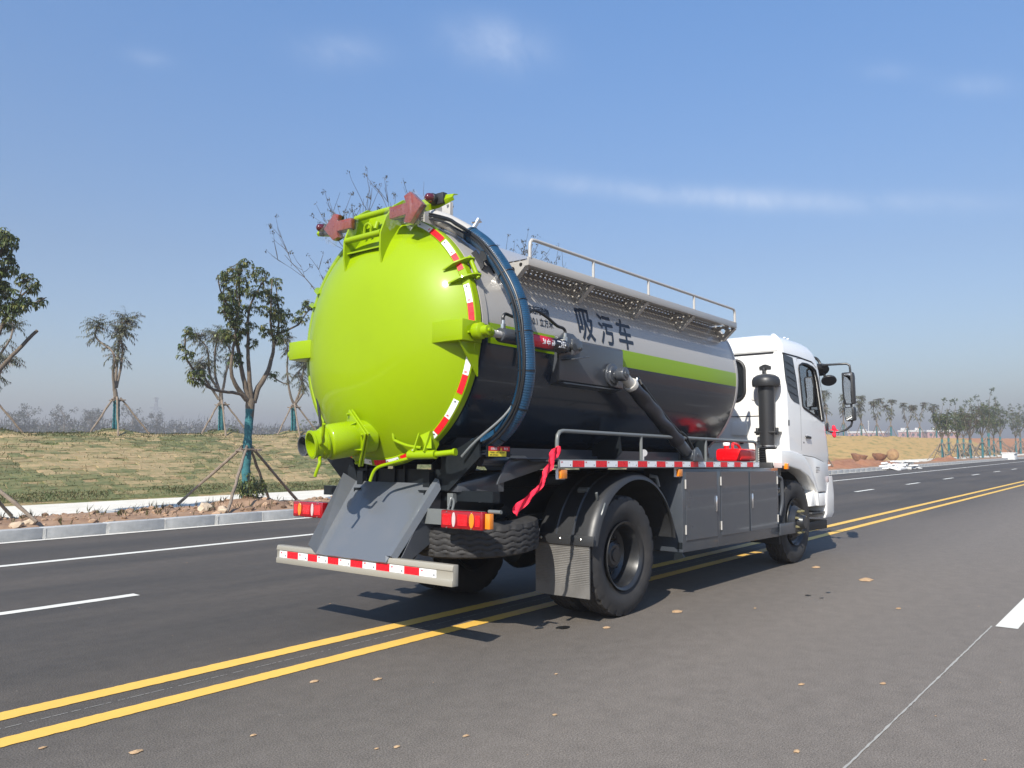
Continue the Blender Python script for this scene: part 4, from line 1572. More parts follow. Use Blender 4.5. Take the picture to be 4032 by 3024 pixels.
# --- tilting cylinder on the right side
tc_ = empty('tilt_cylinder', (0, 0, 0), P)
PA, PB = Vector((0.03, -1.17, 2.105)), Vector((1.30, -1.17, 1.39))
dv = (PB - PA).normalized()
b_ = MB()
b_.cyl((0.03, -1.05, 2.105), (0.03, -1.075, 2.105), .105, 36)
b_.lathe([(.0, .080), (.02, .078), (.025, 0)], (0.03, -1.075, 2.105), (0, -1, 0), 28)
b_.build('trunnion_disc', SLATE, tc_, bevel=.006)
b_ = MB()
b_.cyl((0.03, -1.075, 2.105), (0.03, -1.13, 2.105), .034, 20)
b_.lathe([(0, 0), (0, .052), (.015, .062), (.075, .062), (.085, .056), (.085, 0)], (0.03, -1.125, 2.105), (0, -1, 0), 28)
b_.cyl((0.03, -1.21, 2.105), (0.03, -1.222, 2.105), .036, 20)
b_.cyl((0.03, -1.222, 2.105), (0.03, -1.23, 2.105), .012, 6)
b_.build('trunnion_eye', SLATE, tc_, bevel=.004)
b_ = MB()
b_.cyl(PA + dv * .04, PA + dv * .17, .046, 24)
b_.lathe([(0, .0), (0, .062), (.02, .066), (.04, .066), (.045, .05)], PA + dv * .15, dv, 24)
b_.build('gland', GREYP, tc_)
sl = spline([PA + dv * t for t in np.linspace(.185, 1.16, 14)], 3)
rnd = random.Random(3)
sleeve = MB()
n = 22
vs = []
uu = dv.orthogonal().normalized()
ww = dv.cross(uu)
for i, p in enumerate(sl):
    t = i / (len(sl) - 1)
    for j in range(n):
        an = 6.283 * j / n
        r = .066 + .007 * math.sin(3 * an + 9 * t) * math.sin(math.pi * t) + .004 * math.sin(23 * t + 2 * an) + (.006 if t > .93 else 0)
        vs.append(p + (uu * math.cos(an) + ww * math.sin(an)) * r)
sleeve.add(vs, [(i * n + j, i * n + (j + 1) % n, (i + 1) * n + (j + 1) % n, (i + 1) * n + j) for i in range(len(sl) - 1) for j in range(n)])
SLEEVE = mat('black_sleeve', (0.016, 0.016, 0.022), 0.38, bump=0.15, bscale=12)
sleeve.build('dust_sleeve', SLEEVE, tc_, angle=60)
b_ = MB()
b_.cyl(PA + dv * 1.15, PA + dv * 1.36, .058, 24)
b_.lathe([(-.06, 0), (-.06, .06), (.06, .06), (.06, 0)], PB + dv * -.01, (0, 1, 0), 24)
b_.build('base_barrel', SLATE, tc_, bevel=.004)
b_ = MB()
for yy in (-1.245, -1.085):
    b_.prism([(1.22, 1.345), (1.44, 1.345), (1.37, 1.44), (1.30, 1.485), (1.24, 1.46)], 'y', yy - .01, yy + .01)
b_.cyl((PB.x, -1.262, PB.z + .02), (PB.x, -1.07, PB.z + .02), .022, 12)
b_.build('foot_bracket', SLATE, tc_, bevel=.003)
b_ = MB()
b_.cyl(PA + dv * .25 + Vector((.0, -.01, .065)), PA + dv * .25 + Vector((.02, -.01, .105)), .014, 8)
b_.cyl(PA + dv * .25 + Vector((.045, -.01, .105)), PA + dv * .25 + Vector((.09, -.01, .06)), .014, 8)
b_.build('fitting', STEEL, tc_)
b_ = MB()
b_.tube([PA + dv * .25 + Vector((.02, -.01, .10)), PA + dv * .25 + Vector((.05, -.01, .105)), PA + dv * .33 + Vector((.09, -.01, .06)), PA + dv * .8 + Vector((.10, -.01, .03)), PA + dv * 1.2 + Vector((.13, .0, .03)), Vector((1.36, -1.15, 1.35))], .015, 10, smooth_path=6)
b_.tube([PA + dv * 1.12 + Vector((.07, -.02, .07)), PA + dv * 1.2 + Vector((.10, -.03, .06)), Vector((1.32, -1.2, 1.45)), Vector((1.43, -1.18, 1.35))], .013, 10, smooth_path=6)
b_.build('hydraulic_pipe', CABLE, tc_)

# --- side deck with reflective edge and hand rail
dk = empty('side_deck', (0, 0, 0), P)
XR0, XR1 = -0.985, 2.90
b_ = MB()
b_.box(XR0, XR1, -1.215, -.62, 1.330, 1.343)
b_.build('deck_plate', SLATE, dk)
b_ = MB()
b_.prism([(-1.22, 1.277), (-1.22, 1.345), (-1.20, 1.347), (-1.20, 1.29), (-1.16, 1.29), (-1.16, 1.277)], 'x', XR0, XR1)
b_.build('edge_rail', RAILM, dk, bevel=.003)
b_ = MB()
b_.box(XR0 + .1, XR1, -.66, -.60, 1.343, 1.385)
b_.box(XR0 - .35, XR1, -.60, -.57, 1.343, 1.44)
b_.build('kick_strip', SLATE, dk)
npc = 23
wt = (2.885 - (-.975)) / npc
for k in range(npc):
    xa = -.975 + wt * k
    mb = MB()
    yy = -1.2215
    mb.add([(xa, yy, 1.287), (xa + wt - .0015, yy, 1.287), (xa + wt - .0015, yy, 1.338), (xa, yy, 1.338)], [(0, 1, 2, 3)])
    if k % 2 == 0:
        tv, tf = mark_geo(.02, .014)
        mb.add([(xa + .012 + u, yy - .0008, 1.318 + v) for u, v in tv], tf, 1)
        mb.add([(xa + .135 + u * .008, yy - .0008, 1.296 + v * .012) for u, v in ((0, 0), (1, 0), (1, 1), (0, 1))], [(0, 1, 2, 3)], 2)
    me = raw_mesh('reflective_tape', mb.v, mb.f, [WHITET, MARKR, INK] if k % 2 == 0 else [REDT], False, mb.m)
    obj('reflective_tape', me, dk)
b_ = MB()
yy = -1.19
b_.tube([(XR0 + .01, yy, 1.345), (XR0 + .01, yy, 1.49), (XR0 + .018, yy, 1.535), (XR0 + .045, yy, 1.563), (XR0 + .09, yy, 1.572), (1.0, yy, 1.572), (2.80, yy, 1.572), (2.85, yy, 1.565), (2.885, yy, 1.54), (2.895, yy, 1.50), (2.895, yy, 1.345)], .0165, 12)
b_.build('hand_rail', RAILM, dk)
for x in (.31, 1.60):
    b_ = MB()
    b_.cyl((x, yy, 1.345), (x, yy, 1.565), .0145, 10)
    b_.build('rail_post', RAILM, dk)
b_ = MB()
b_.cyl((.50, -1.10, 1.345), (.50, -1.10, 1.40), .012, 8)
b_.cyl((.485, -1.115, 1.415), (.505, -1.10, 1.415), .034, 20)
b_.build('gauge_cap', CHROME, dk)
for x in (-.91, 1.015):
    b_ = MB()
    b_.box(x - .042, x + .042, -1.215, -1.185, 1.195, 1.268)
    o = b_.build('side_marker_lamp', LAMPA, dk, bevel=.006)
    b_ = MB()
    b_.box(x - .047, x + .047, -1.186, -1.165, 1.19, 1.275)
    b_.build('lamp_base', INKW, dk)
# tapered gusset carrying the rear of the deck
b_ = MB()
b_.prism([(-.66, 1.36), (-1.20, 1.355), (-1.27, 1.30), (-1.36, 1.15), (-.66, 1.295)], 'y', -.905, -.89)
b_.prism([(-.66, 1.36), (-1.20, 1.355), (-1.20, 1.345), (-.66, 1.35)], 'y', -.96, -.89)
b_.build('deck_gusset', SLATE, dk, bevel=.002)

# warning stickers at the rear of the sub-frame
ws = MB()
ws.add([(-1.52, -.952, 1.365), (-1.31, -.952, 1.365), (-1.31, -.952, 1.405), (-1.52, -.952, 1.405)], [(0, 1, 2, 3)], 0)
ws.add([(-1.52, -.952, 1.4055), (-1.395, -.952, 1.4055), (-1.395, -.952, 1.44), (-1.52, -.952, 1.44)], [(0, 1, 2, 3)], 1)
ws.add([(-1.39, -.952, 1.4055), (-1.27, -.952, 1.4055), (-1.27, -.952, 1.44), (-1.39, -.952, 1.44)], [(0, 1, 2, 3)], 1)
for (s, x, z, w, h, k) in (('注意安全', -1.495, 1.413, .075, .02, 3), ('警 告', -1.338, 1.415, .045, .018, 3), ('严禁烟火 注意', -1.505, 1.388, .10, .012, 2), ('危险 请勿靠近', -1.505, 1.370, .10, .012, 2), ('请按规定操作', -1.39, 1.388, .06, .011, 2)):
    tv, tf = fit_text(s, w, h, .01)
    ws.add([(x + u, -.9532, z + v) for u, v in tv], tf, k)
ws.add([(-1.385, -.9532, 1.410), (-1.36, -.9532, 1.410), (-1.3725, -.9532, 1.433)], [(0, 1, 2)], 0)
obj('warning_sticker', raw_mesh('warning_sticker', ws.v, ws.f, [STICKY, STICKR, INK, INKW], False, ws.m), dk)
b_ = MB()
b_.box(-1.54, -1.26, -.951, -.945, 1.36, 1.445)
b_.box(-1.54, -1.26, -.945, -.60, 1.40, 1.41)
b_.build('sticker_plate', FRAME, dk)

# --- tool locker
lk = MB()
lk.prism([(-1.205, .465), (-1.205, 1.272), (-.78, 1.272), (-.78, .50), (-.80, .465)], 'x', 1.06, 3.475)
locker = lk.build('tool_locker', LOCKM, P, bevel=.006)
for (xa, xb) in ((1.115, 1.805), (1.90, 2.60), (2.645, 3.41)):
    d_ = MB()
    d_.box(xa, xb, -1.2135, -1.206, .575, 1.240)
    o = d_.build('locker_door', LOCKM, locker, bevel=.003, seg=1)
for (xh, zh) in ((1.105, 1.12), (1.105, .68), (1.89, 1.14), (1.89, .68), (3.42, 1.13), (3.42, .68)):
    d_ = MB()
    d_.cyl((xh, -1.216, zh - .045), (xh, -1.216, zh + .045), .0085, 8)
    d_.build('hinge', GREYP, locker)
for (xh) in (1.775, 2.685):
    d_ = MB()
    d_.box(xh - .013, xh + .013, -1.2225, -1.2136, .83, .99)
    d_.box(xh - .007, xh + .007, -1.228, -1.222, .845, .975)
    d_.build('handle', CHROME, locker, bevel=.002)
d_ = MB()
d_.box(1.055, 1.10, -1.20, -1.15, .50, .56)
d_.prism([(-1.19, .465), (-1.12, .465), (-1.10, .38), (-1.22, .42)], 'x', 1.055, 1.075)
d_.build('corner_bracket', FRAME, locker)

# channel guard ahead of the locker
g_ = MB()
g_.prism([(-1.22, .475), (-1.22, .61), (-1.17, .61), (-1.17, .592), (-1.205, .575), (-1.205, .512), (-1.17, .495), (-1.17, .475)], 'x', 3.478, 3.965)
g_.build('guard_channel', SLATE, P, bevel=.003)
g_ = MB()
g_.tube([(3.47, -1.13, 1.17), (3.60, -1.15, 1.17), (3.68, -1.16, 1.14), (3.70, -1.16, 1.05), (3.70, -1.16, .86), (3.66, -1.14, .70)], .022, 10, smooth_path=4)
g_.tube([(3.55, -1.12, 1.02), (3.66, -1.14, 1.02)], .016, 8)
g_.tube([(3.60, -1.12, .93), (3.70, -1.14, .95), (3.73, -1.15, .82)], .014, 8, smooth_path=4)
g_.cyl((3.58, -1.08, .55), (3.58, -1.08, .9), .06, 14)
g_.cyl((3.50, -.98, 1.12), (3.95, -.98, 1.12), .075, 16)
g_.build('intake_pipe', SLATE, P)

# --- rear mudguard, flap
mg = empty('mudguard', (0, 0, 0), P)
CX, CZ = 0.215, 0.58
outer = [(-.505, .64), (-.475, .74), (-.42, .87), (-.33, 1.0), (-.22, 1.10), (-.08, 1.175), (.07, 1.222), (.22, 1.238), (.38, 1.222), (.53, 1.172), (.66, 1.09), (.78, .98), (.87, .85), (.93, .72), (.945, .62)]
sp2 = spline([(p[0], 0, p[1]) for p in outer], 4)
ctr = Vector((.215, 0, .60))
m_ = MB()
rows = []
cross = [(-.64, 0.0), (-.68, .0), (-.80, .004), (-.81, .016), (-.825, .016), (-.835, .004), (-.97, .004), (-.98, .016), (-.995, .016), (-1.005, .004), (-1.13, .0), (-1.16, -.004), (-1.195, -.022), (-1.215, -.05), (-1.218, -.062), (-1.20, -.062), (-1.19, -.04), (-1.15, -.016), (-.64, -.012)]
nc = len(cross)
vs = []
for p in sp2:
    rad = (p - ctr).normalized()
    for (yy, dr_) in cross:
        q = p + rad * dr_
        vs.append((q.x, yy, q.z))
m_.add(vs, [(i * nc + j, i * nc + (j + 1) % nc, (i + 1) * nc + (j + 1) % nc, (i + 1) * nc + j) for i in range(len(sp2) - 1) for j in range(nc)])
m_.build('arch', BLACKP, mg, angle=28)
m_ = MB()
m_.prism([(-.50, .72), (-.515, .72), (-.525, .64), (-.51, .64)], 'y', -1.225, -.605)
m_.build('flap_bar', BLACKP, mg, bevel=.003)
for yy in (-.69, -.89, -1.10):
    m_ = MB()
    m_.lathe([(0, 0), (0, .013), (.006, .012), (.01, .006), (.01, 0)], (-.519, yy, .685), (-1, 0, 0.1), 12)
    m_.build('bolt', STEEL, mg)
m_ = MB()
nzr = 30
for k in range(nzr):
    z0 = .645 - k * .0145
    x0_ = -.505 + .012 * (k / nzr) ** 2
    m_.add([(x0_, -1.175, z0), (x0_ - .0035, -1.175, z0 - .0072), (x0_, -1.175, z0 - .0145), (x0_, -.62, z0), (x0_ - .0035, -.62, z0 - .0072), (x0_, -.62, z0 - .0145)], [(0, 1, 4, 3), (1, 2, 5, 4)])
zb_ = .645 - nzr * .0145
m_.box(-.50, -.490, -1.175, -.62, zb_, .66)
m_.build('flap', FLAPR, mg, smooth=False)
m_ = MB()
m_.tube([(-.28, -1.10, .98), (-.33, -1.14, 1.02), (-.36, -1.15, 1.07)], .012, 6)
m_.tube([(-.38, -1.18, .84), (-.36, -1.205, .90), (-.32, -1.205, .97), (-.29, -1.19, .99)], .008, 6)
m_.cyl((-.25, -.9, 1.08), (-.25, -1.0, 1.08), .03, 10)
m_.tube([(.7, -1.05, 1.20), (.74, -1.1, 1.19), (.78, -1.1, 1.10)], .02, 8)
m_.build('arch_stay', RAILM, mg)
# left mudguard (mirrored)
mgl = empty('mudguard', (0, 0, 0), P)
for ch in list(mg.children):
    if ch.name.split('.')[0] in ('arch', 'flap', 'flap_bar'):
        me = ch.data.copy()
        me.transform(Matrix.Scale(-1, 4, (0, 1, 0)))
        me.flip_normals()
        obj(ch.name.split('.')[0], me, mgl)

# --- wheels


def tyre_mesh(Rw, w, rin):
    """axis along y, outer side towards -y, zigzag grooves in the tread"""
    na_ = 192
    hw = w / 2
    prof = []            # (y, r, is_tread)
    for t in np.linspace(0, 1, 9):
        # outer wall from bead to shoulder
        y = -hw * (0.62 + .40 * math.sin(t * math.pi * .80))
        r = rin + (Rw - .022 - rin) * t
        prof.append((y if t < .999 else -hw * .86, r, 0))
    for y in np.linspace(-hw * .84, hw * .84, 29):
        prof.append((y, Rw - .012 * (abs(y) / (hw * .84)) ** 2.5, 1))
    for t in np.linspace(1, 0, 9):
        y = hw * (0.62 + .40 * math.sin(t * math.pi * .80))
        r = rin + (Rw - .022 - rin) * t
        prof.append((y if t < .999 else hw * .86, r, 0))
    k = len(prof)
    vs = []
    for i in range(na_):
        an = 6.28318 * i / na_
        zz = abs(((i % 8) / 4.0) - 1) * .022 - .011
        for (y, r, tr_) in prof:
            if tr_:
                for g in (-.062, -.021, .021, .062):
                    if abs(y - g * w / .25 - zz) < .0056: r -= .009
                if abs(y) > hw * .62 and i % 8 in (0, 1): r -= .012
            elif r > Rw - .06 and i % 8 in (0, 1):
                r -= .008
            vs.append((r * math.sin(an), y, r * math.cos(an)))
    fs = []
    for i in range(na_):
        i2 = (i + 1) % na_
        for j in range(k - 1):
            fs.append((i * k + j, i2 * k + j, i2 * k + j + 1, i * k + j + 1))
    me = raw_mesh('tyre', vs, fs, RUBBER, True)
    me.set_sharp_from_angle(angle=R(38))
    return me


RW = 0.5245
TYRE = tyre_mesh(RW, .265, .282)
RIMM = mat('rim_black', (0.016, 0.017, 0.019), 0.34, coat=0.2, bump=0.03, bscale=20, dirt=0.15, dirt_col=(0.08, 0.07, 0.06))
w_ = MB()
# rear rim: deep dish seen from outside, recessed disc
w_.lathe([(-.105, .268), (-.122, .282), (-.128, .296), (-.118, .298), (-.10, .285), (-.09, .268), (.12, .262), (.14, .30)], (0, 0, 0), (0, 1, 0), 64)
w_.lathe([(-.105, .266), (-.06, .25), (.035, .235), (.075, .20), (.078, .12), (.078, .0)], (0, 0, 0), (0, 1, 0), 64)
RIM_R = w_.mesh('rim', [RIMM], angle=30)
w_ = MB()
w_.lathe([(.078, .13), (.03, .125), (-.005, .115), (-.02, .09), (-.02, 0)], (0, 0, 0), (0, 1, 0), 36)
w_.lathe([(-.02, .06), (-.03, .055), (-.03, 0)], (0, 0, 0), (0, 1, 0), 24)
HUB_R = w_.mesh('hub', [RIMM], angle=30)
w_ = MB()
w_.lathe([(0, 0), (0, .019), (-.028, .019), (-.03, .014), (-.045, .013), (-.047, 0)], (0, 0, 0), (0, 1, 0), 6)
NUT = w_.mesh('wheel_nut', [RIMM], smooth=False)
w_ = MB()
w_.lathe([(0, 0), (0, .017), (-.022, .017), (-.025, .012), (-.042, .011), (-.043, 0)], (0, 0, 0), (0, 1, 0), 6)
NUTB = w_.mesh('wheel_nut', [BRASS], smooth=False)
w_ = MB()
# front rim: shallow lip, disc bulging outwards with hand holes
w_.lathe([(-.085, .268), (-.112, .282), (-.128, .296), (-.118, .298), (-.10, .285), (-.09, .268), (.12, .262), (.14, .30)], (0, 0, 0), (0, 1, 0), 64)
w_.lathe([(-.09, .27), (-.075, .245), (-.095, .215), (-.15, .178), (-.168, .165), (-.170, .0)], (0, 0, 0), (0, 1, 0), 64)
RIM_F = w_.mesh('rim', [RIMM], angle=30)
w_ = MB()
w_.lathe([(-.17, .105), (-.185, .10), (-.235, .082), (-.245, .07), (-.245, 0)], (0, 0, 0), (0, 1, 0), 36)
HUB_F = w_.mesh('hub', [RIMM], angle=30)
w_ = MB()
w_.lathe([(0.004, 0), (0.004, .026)], (0, -.0985, .215), Vector((0, -.8, .5)).normalized(), 16)
HOLE_F = w_.mesh('hand_hole', [mat('void_black', (0.002, 0.002, 0.002), .9)], smooth=False)


def wheel(x, yc, flip, front, spin, nuts=True, cover_nut=NUT):
    e = empty('wheel', (0, 0, 0), P)
    zz = RW - .004
    M_ = Matrix.Translation((x, yc, zz)) @ Matrix.Rotation(math.pi if flip else 0, 4, 'Z') @ Matrix.Rotation(spin, 4, 'Y')
    e.matrix_local = UPRIGHT @ M_
    obj('tyre', TYRE, e)
    obj('rim', RIM_F if front else RIM_R, e)
    obj('hub', HUB_F if front else HUB_R, e)
    for k in range(8 if front else 0):
        obj('hand_hole', HOLE_F, e).rotation_euler = (0, 6.283 * (k + .5) / 8, 0)
    rb = .142 if front else .165
    yb = -.168 if front else .076
    if nuts:
        for k in range(8 if front else 10):
            an = 6.283 * k / (8 if front else 10) + .2
            o = obj('wheel_nut', NUTB if front else NUT, e)
            o.location = (rb * math.sin(an), yb, rb * math.cos(an))
    return e


XW = 0.075
wheel(XW, -1.04, False, False, .3)
wheel(XW, -.715, True, False, .9, nuts=False)
wheel(XW, 1.04, True, False, 1.3)
wheel(XW, .715, False, False, 2.3, nuts=False)
XF = 4.245
wheel(XF, -1.0, False, True, .2)
wheel(XF, 1.0, True, True, 1.0)
# spare wheel carried flat under the tail
sp_ = empty('spare_wheel', (0, 0, 0), P)
sp_.matrix_local = Matrix.Translation((-1.12, -.47, .735)) @ Matrix.Rotation(R(90), 4, 'X') @ Matrix.Rotation(R(3), 4, 'Z')
obj('tyre', TYRE, sp_)
obj('rim', RIM_R, sp_)

# --- chassis frame, axles and the dark hardware beneath
ch = empty('chassis', (0, 0, 0), P)
for sg in (-1, 1):
    b_ = MB()
    b_.prism([(sg * .42, .86), (sg * .42, 1.10), (sg * .35, 1.10), (sg * .35, 1.09), (sg * .41, 1.085), (sg * .41, .875), (sg * .35, .87), (sg * .35, .86)], 'x', -1.66, 5.2)
    b_.build('frame_rail', FRAME, ch)
    b_ = MB()
    b_.box(-1.62, 3.3, sg * .36, sg * .43, 1.103, 1.24)
    b_.build('sub_frame', FRAME, ch)
    b_ = MB()
    for k, (hx, hz) in enumerate(((.62, .80), (.55, .785), (.48, .77), (.40, .755), (.32, .74))):
        b_.box(XW - hx, XW + hx, sg * .40 - .04, sg * .40 + .04, hz - .0145, hz)
    b_.box(XW - .06, XW + .06, sg * .40 - .06, sg * .40 + .06, .58, .74)
    b_.build('leaf_spring', FRAME, ch)
    b_ = MB()
    b_.prism([(-1.55, 1.24), (-1.30, 1.24), (-1.20, 1.42), (-1.25, 1.52), (-1.50, 1.52), (-1.58, 1.45)], 'y', sg * .62, sg * .50)
    b_.build('tank_saddle', FRAME, ch)
    b_ = MB()
    b_.prism([(-.90 * sg, 1.52), (-.55 * sg, 1.36), (-.45 * sg, 1.10), (-.60 * sg, 1.10), (-.92 * sg, 1.36)], 'x', -1.58, -1.56)
    b_.prism([(-.90 * sg, 1.62), (-.45 * sg, 1.40), (-.45 * sg, 1.10), (-.60 * sg, 1.10), (-.92 * sg, 1.42)], 'x', .4, .42)
    b_.prism([(-.90 * sg, 1.62), (-.45 * sg, 1.40), (-.45 * sg, 1.10), (-.60 * sg, 1.10), (-.92 * sg, 1.42)], 'x', 2.2, 2.22)
    b_.build('saddle_plate', FRAME, ch)
b_ = MB()
b_.cyl((XW, -.95, RW), (XW, .95, RW), .085, 18)
b_.lathe([(-.20, .06), (-.17, .15), (-.06, .21), (.06, .21), (.17, .15), (.22, .06)], (XW, 0, RW), (1, 0, 0), 24)
b_.cyl((XF, -.9, RW - .02), (XF, .9, RW - .02), .05, 12)
b_.build('axle', FRAME, ch)
b_ = MB()
b_.cyl((XW + .2, 0, RW), (3.4, .03, .86), .05, 12)
b_.build('drive_shaft', FRAME, ch)
for xx in (-1.62, -.75, .9, 2.2, 3.4):
    b_ = MB()
    b_.box(xx, xx + .06, -.36, .36, .88, 1.08)
    b_.build('cross_member', FRAME, ch)
b_ = MB()
b_.box(-1.52, -1.44, -1.0, 1.0, 1.02, 1.10)
b_.box(-1.56, -1.50, -.55, .55, 1.12, 1.26)
b_.build('rear_cross_beam', FRAME, ch)
for yy in (-.10, .02, .25, .36, -.42):
    b_ = MB()
    b_.prism([(-1.58, 1.12), (-1.46, 1.12), (-1.44, 1.32), (-1.50, 1.36), (-1.58, 1.30)], 'y', yy - .01, yy + .01)
    b_.build('lug_plate', FRAME, ch)
# grey box bracket on the right of the tail
b_ = MB()
b_.add([(-1.55, -.53, 1.09), (-1.55, -.67, 1.09), (-1.55, -.67, 1.155), (-1.55, -.53, 1.158),
        (-1.20, -.53, 1.09), (-1.20, -.84, 1.09), (-1.20, -.84, 1.24), (-1.20, -.53, 1.24)],
       [(0, 1, 2, 3), (1, 5, 6, 2), (3, 2, 6, 7), (0, 4, 5, 1), (4, 7, 6, 5), (0, 3, 7, 4)])
b_.build('tail_bracket', SLATE, ch, bevel=.004)
b_ = MB()
b_.prism([(-1.56, .98), (-1.42, 1.08), (-1.56, 1.08)], 'y', -.57, -.63)
b_.tube([(-1.60, -.62, .96), (-1.59, -.63, 1.02), (-1.58, -.635, 1.045), (-1.57, -.65, 1.02), (-1.58, -.645, .96), (-1.60, -.62, .92)], .010, 8, smooth_path=4)
b_.build('tow_hook', RAILM, ch)
# rams, tanks and boxes lost in the shadow under the tank
b_ = MB()
b_.cyl((-.4, -.62, 1.17), (.9, -.62, 1.17), .05, 14)
b_.cyl((-1.45, -.80, 1.33), (-.9, -.80, 1.33), .045, 14)
b_.build('air_pipe', SLATE, ch)
for (x, y, z, L, r) in ((1.3, .78, .86, 1.1, .22), (2.7, .70, .90, .6, .15), (-.95, .65, .93, .45, .12), (-.75, -.45, .70, .35, .09)):
    b_ = MB()
    b_.lathe([(0, 0), (.02, r * .8), (.05, r), (L - .05, r), (L - .02, r * .8), (L, 0)], (x, y, z), (1, 0, 0), 24)
    b_.build('air_tank', FRAME, ch)
b_ = MB()
b_.prism([(-1.02, .84), (-.98, .93), (-.90, .97), (-.82, .93), (-.80, .84)], 'y', -.60, -.50)
b_.cyl((-.95, -.62, .80), (-.95, -.50, .80), .05, 12)
b_.box(-1.1, -.7, -.62, -.48, .82, .84)
b_.build('spring_hanger', FRAME, ch)
b_ = MB()
b_.add([(-1.05, -.4225, .97), (-.86, -.4225, .97), (-.86, -.4225, 1.08), (-1.05, -.4225, 1.08)], [(0, 1, 2, 3)])
for k in range(5):
    for (u0, u1) in (((.02, .16), (.03, .13), (.01, .11), (.04, .17), (.02, .09))[k],):
        b_.add([(-1.05 + u0, -.4235, .985 + k * .018), (-1.05 + u1, -.4235, .985 + k * .018), (-1.05 + u1, -.4235, .992 + k * .018), (-1.05 + u0, -.4235, .992 + k * .018)], [(0, 1, 2, 3)], 1)
obj('data_plate', raw_mesh('data_plate', b_.v, b_.f, [FRAME, GREYP], False, b_.m), ch)
# lower flap ahead of the front wheel's rear
b_ = MB()
b_.box(3.62, 3.64, -1.15, -.78, .36, .62)
b_.build('front_flap', BLACKP, ch)

# --- tail chute
cu = MB()
top = [(-1.69, .522, 1.222), (-1.60, .465, 1.155), (-1.60, -.435, 1.150), (-1.60, -.475, 1.195), (-1.60, -.515, 1.185), (-1.59, -.53, 1.11)]
bot = [(-2.048, .501, .648), (-1.995, .470, .575), (-1.995, -.365, .572), (-1.985, -.350, .622), (-1.98, -.405, .622), (-1.95, -.425, .585)]
n = len(top)
cu.add(top + bot, [(i, i + 1, n + i + 1, n + i) for i in range(n - 1)])
cme = cu.mesh('chute', [CHUTE], smooth=False)
chute = obj('tail_chute', cme, P)
sol = chute.modifiers.new('thick', 'SOLIDIFY')
sol.thickness = 0.005
sol.offset = -1
b_ = MB()
b_.prism([(-1.59, 1.11), (-1.95, .58), (-1.88, .56), (-1.55, .74), (-1.52, 1.08)], 'y', -.46, -.466)
b_.prism([(-1.59, 1.14), (-1.95, .60), (-1.88, .58), (-1.55, .74), (-1.52, 1.10)], 'y', .455, .45)
b_.build('chute_side', SLATE, chute)

# --- underrun bar
ub = MB()
ub.prism([(-1.978, .457), (-1.978, .500), (-1.970, .503), (-1.970, .562), (-1.978, .566), (-1.972, .598), (-1.965, .606), (-1.915, .606), (-1.915, .457)], 'y', -1.03, 1.03)
bar = ub.build('underrun_bar', BEIGE, P, bevel=.004)
yv = .99
pieces = [(.99, .885, 0), (.885, .735, 1), (.735, .605, 0), (.605, .480, 1), (.480, .345, 0), (.345, .210, 1), (.210, .066, 0), (.066, -.078, 1), (-.078, -.232, 0), (-.232, -.382, 1), (-.382, -.540, 0), (-.540, -.697, 1), (-.697, -.87, 0)]
for (ya, yb, red) in pieces:
    mb = MB()
    xx = -1.9715
    ya2, yb2 = ya - .0008, yb + .0008
    mb.add([(xx, ya2, .506), (xx, yb2, .506), (xx, yb2, .560), (xx, ya2, .560)], [(0, 1, 2, 3)])
    if not red:
        tv, tf = mark_geo(.024, .015)
        mb.add([(xx - .0008, ya2 - .012 - u, .537 + v) for u, v in tv], tf, 1)
        mb.add([(xx - .0008, yb2 + .03 - u * .014, .516 + v * .014) for u, v in ((0, 0), (1, 0), (1, 1), (0, 1))], [(0, 1, 2, 3)], 2)
    obj('reflective_tape', raw_mesh('reflective_tape', mb.v, mb.f, [REDT] if red else [WHITET, MARKR, RAILM], False, mb.m), bar)
for sg in (-.42, .42):
    b_ = MB()
    b_.prism([(-1.915, .47), (-1.915, .60), (-1.60, .86), (-1.48, .86)], 'y', sg - .03, sg + .03)
    b_.build('bar_stay', FRAME, bar)

# --- tail lamps
for sg in (-1, 1):
    lamp = MB()
    ya, yb = sg * .700, sg * 1.112
    lamp.box(-1.765, -1.70, min(ya, yb), max(ya, yb), .833, .966)
    L_ = lamp.build('tail_lamp', LAMPD, P, bevel=.012, seg=3)
    for (yc, hw, m2, nm, nar) in ((.765, .042, LAMPR, 'lens', 0), (.835, .017, LAMPW, 'reversing_lens', 1), (.92, .046, LAMPR, 'lens', 0), (1.012, .023, LAMPA, 'indicator_lens', 1), (1.068, .022, LAMPR, 'lens', 0)):
        b_ = MB()
        if nar:
            n = 24
            poly = [(sg * yc + hw * math.cos(6.283 * k / n), .90 + .054 * math.sin(6.283 * k / n)) for k in range(n)]
        else:
            poly = [(sg * yc - hw, .858), (sg * yc + hw, .858), (sg * yc + hw, .940), (sg * yc - hw, .940)]
        b_.prism(poly, 'x', -1.7685 - (.002 if nar else 0), -1.763)
        b_.build(nm, m2, L_, bevel=.002, seg=1)
    for (yc, zz) in ((.765, .957), (.765, .842), (1.01, .957), (1.01, .842)):
        b_ = MB()
        b_.cyl((-1.764, sg * yc, zz), (-1.770, sg * yc, zz), .005, 8)
        b_.build('screw', STEEL, L_)
    b_ = MB()
    b_.box(-1.70, -1.69, min(sg * .45, sg * .74), max(sg * .45, sg * .74), .85, .965)
    b_.box(-1.69, -1.66, min(sg * .42, sg * 1.05), max(sg * .42, sg * 1.05), .945, .965)
    b_.build('lamp_bracket', RAILM if sg < 0 else FRAME, L_)
    b_ = MB()
    b_.box(*((-1.745, -1.70) if sg < 0 else (-1.69, -1.66)), min(sg * 1.120, sg * 1.165), max(sg * 1.120, sg * 1.165), .845, .955)
    b_.build('side_lens', LAMPA, L_, bevel=.004)
b_ = MB()
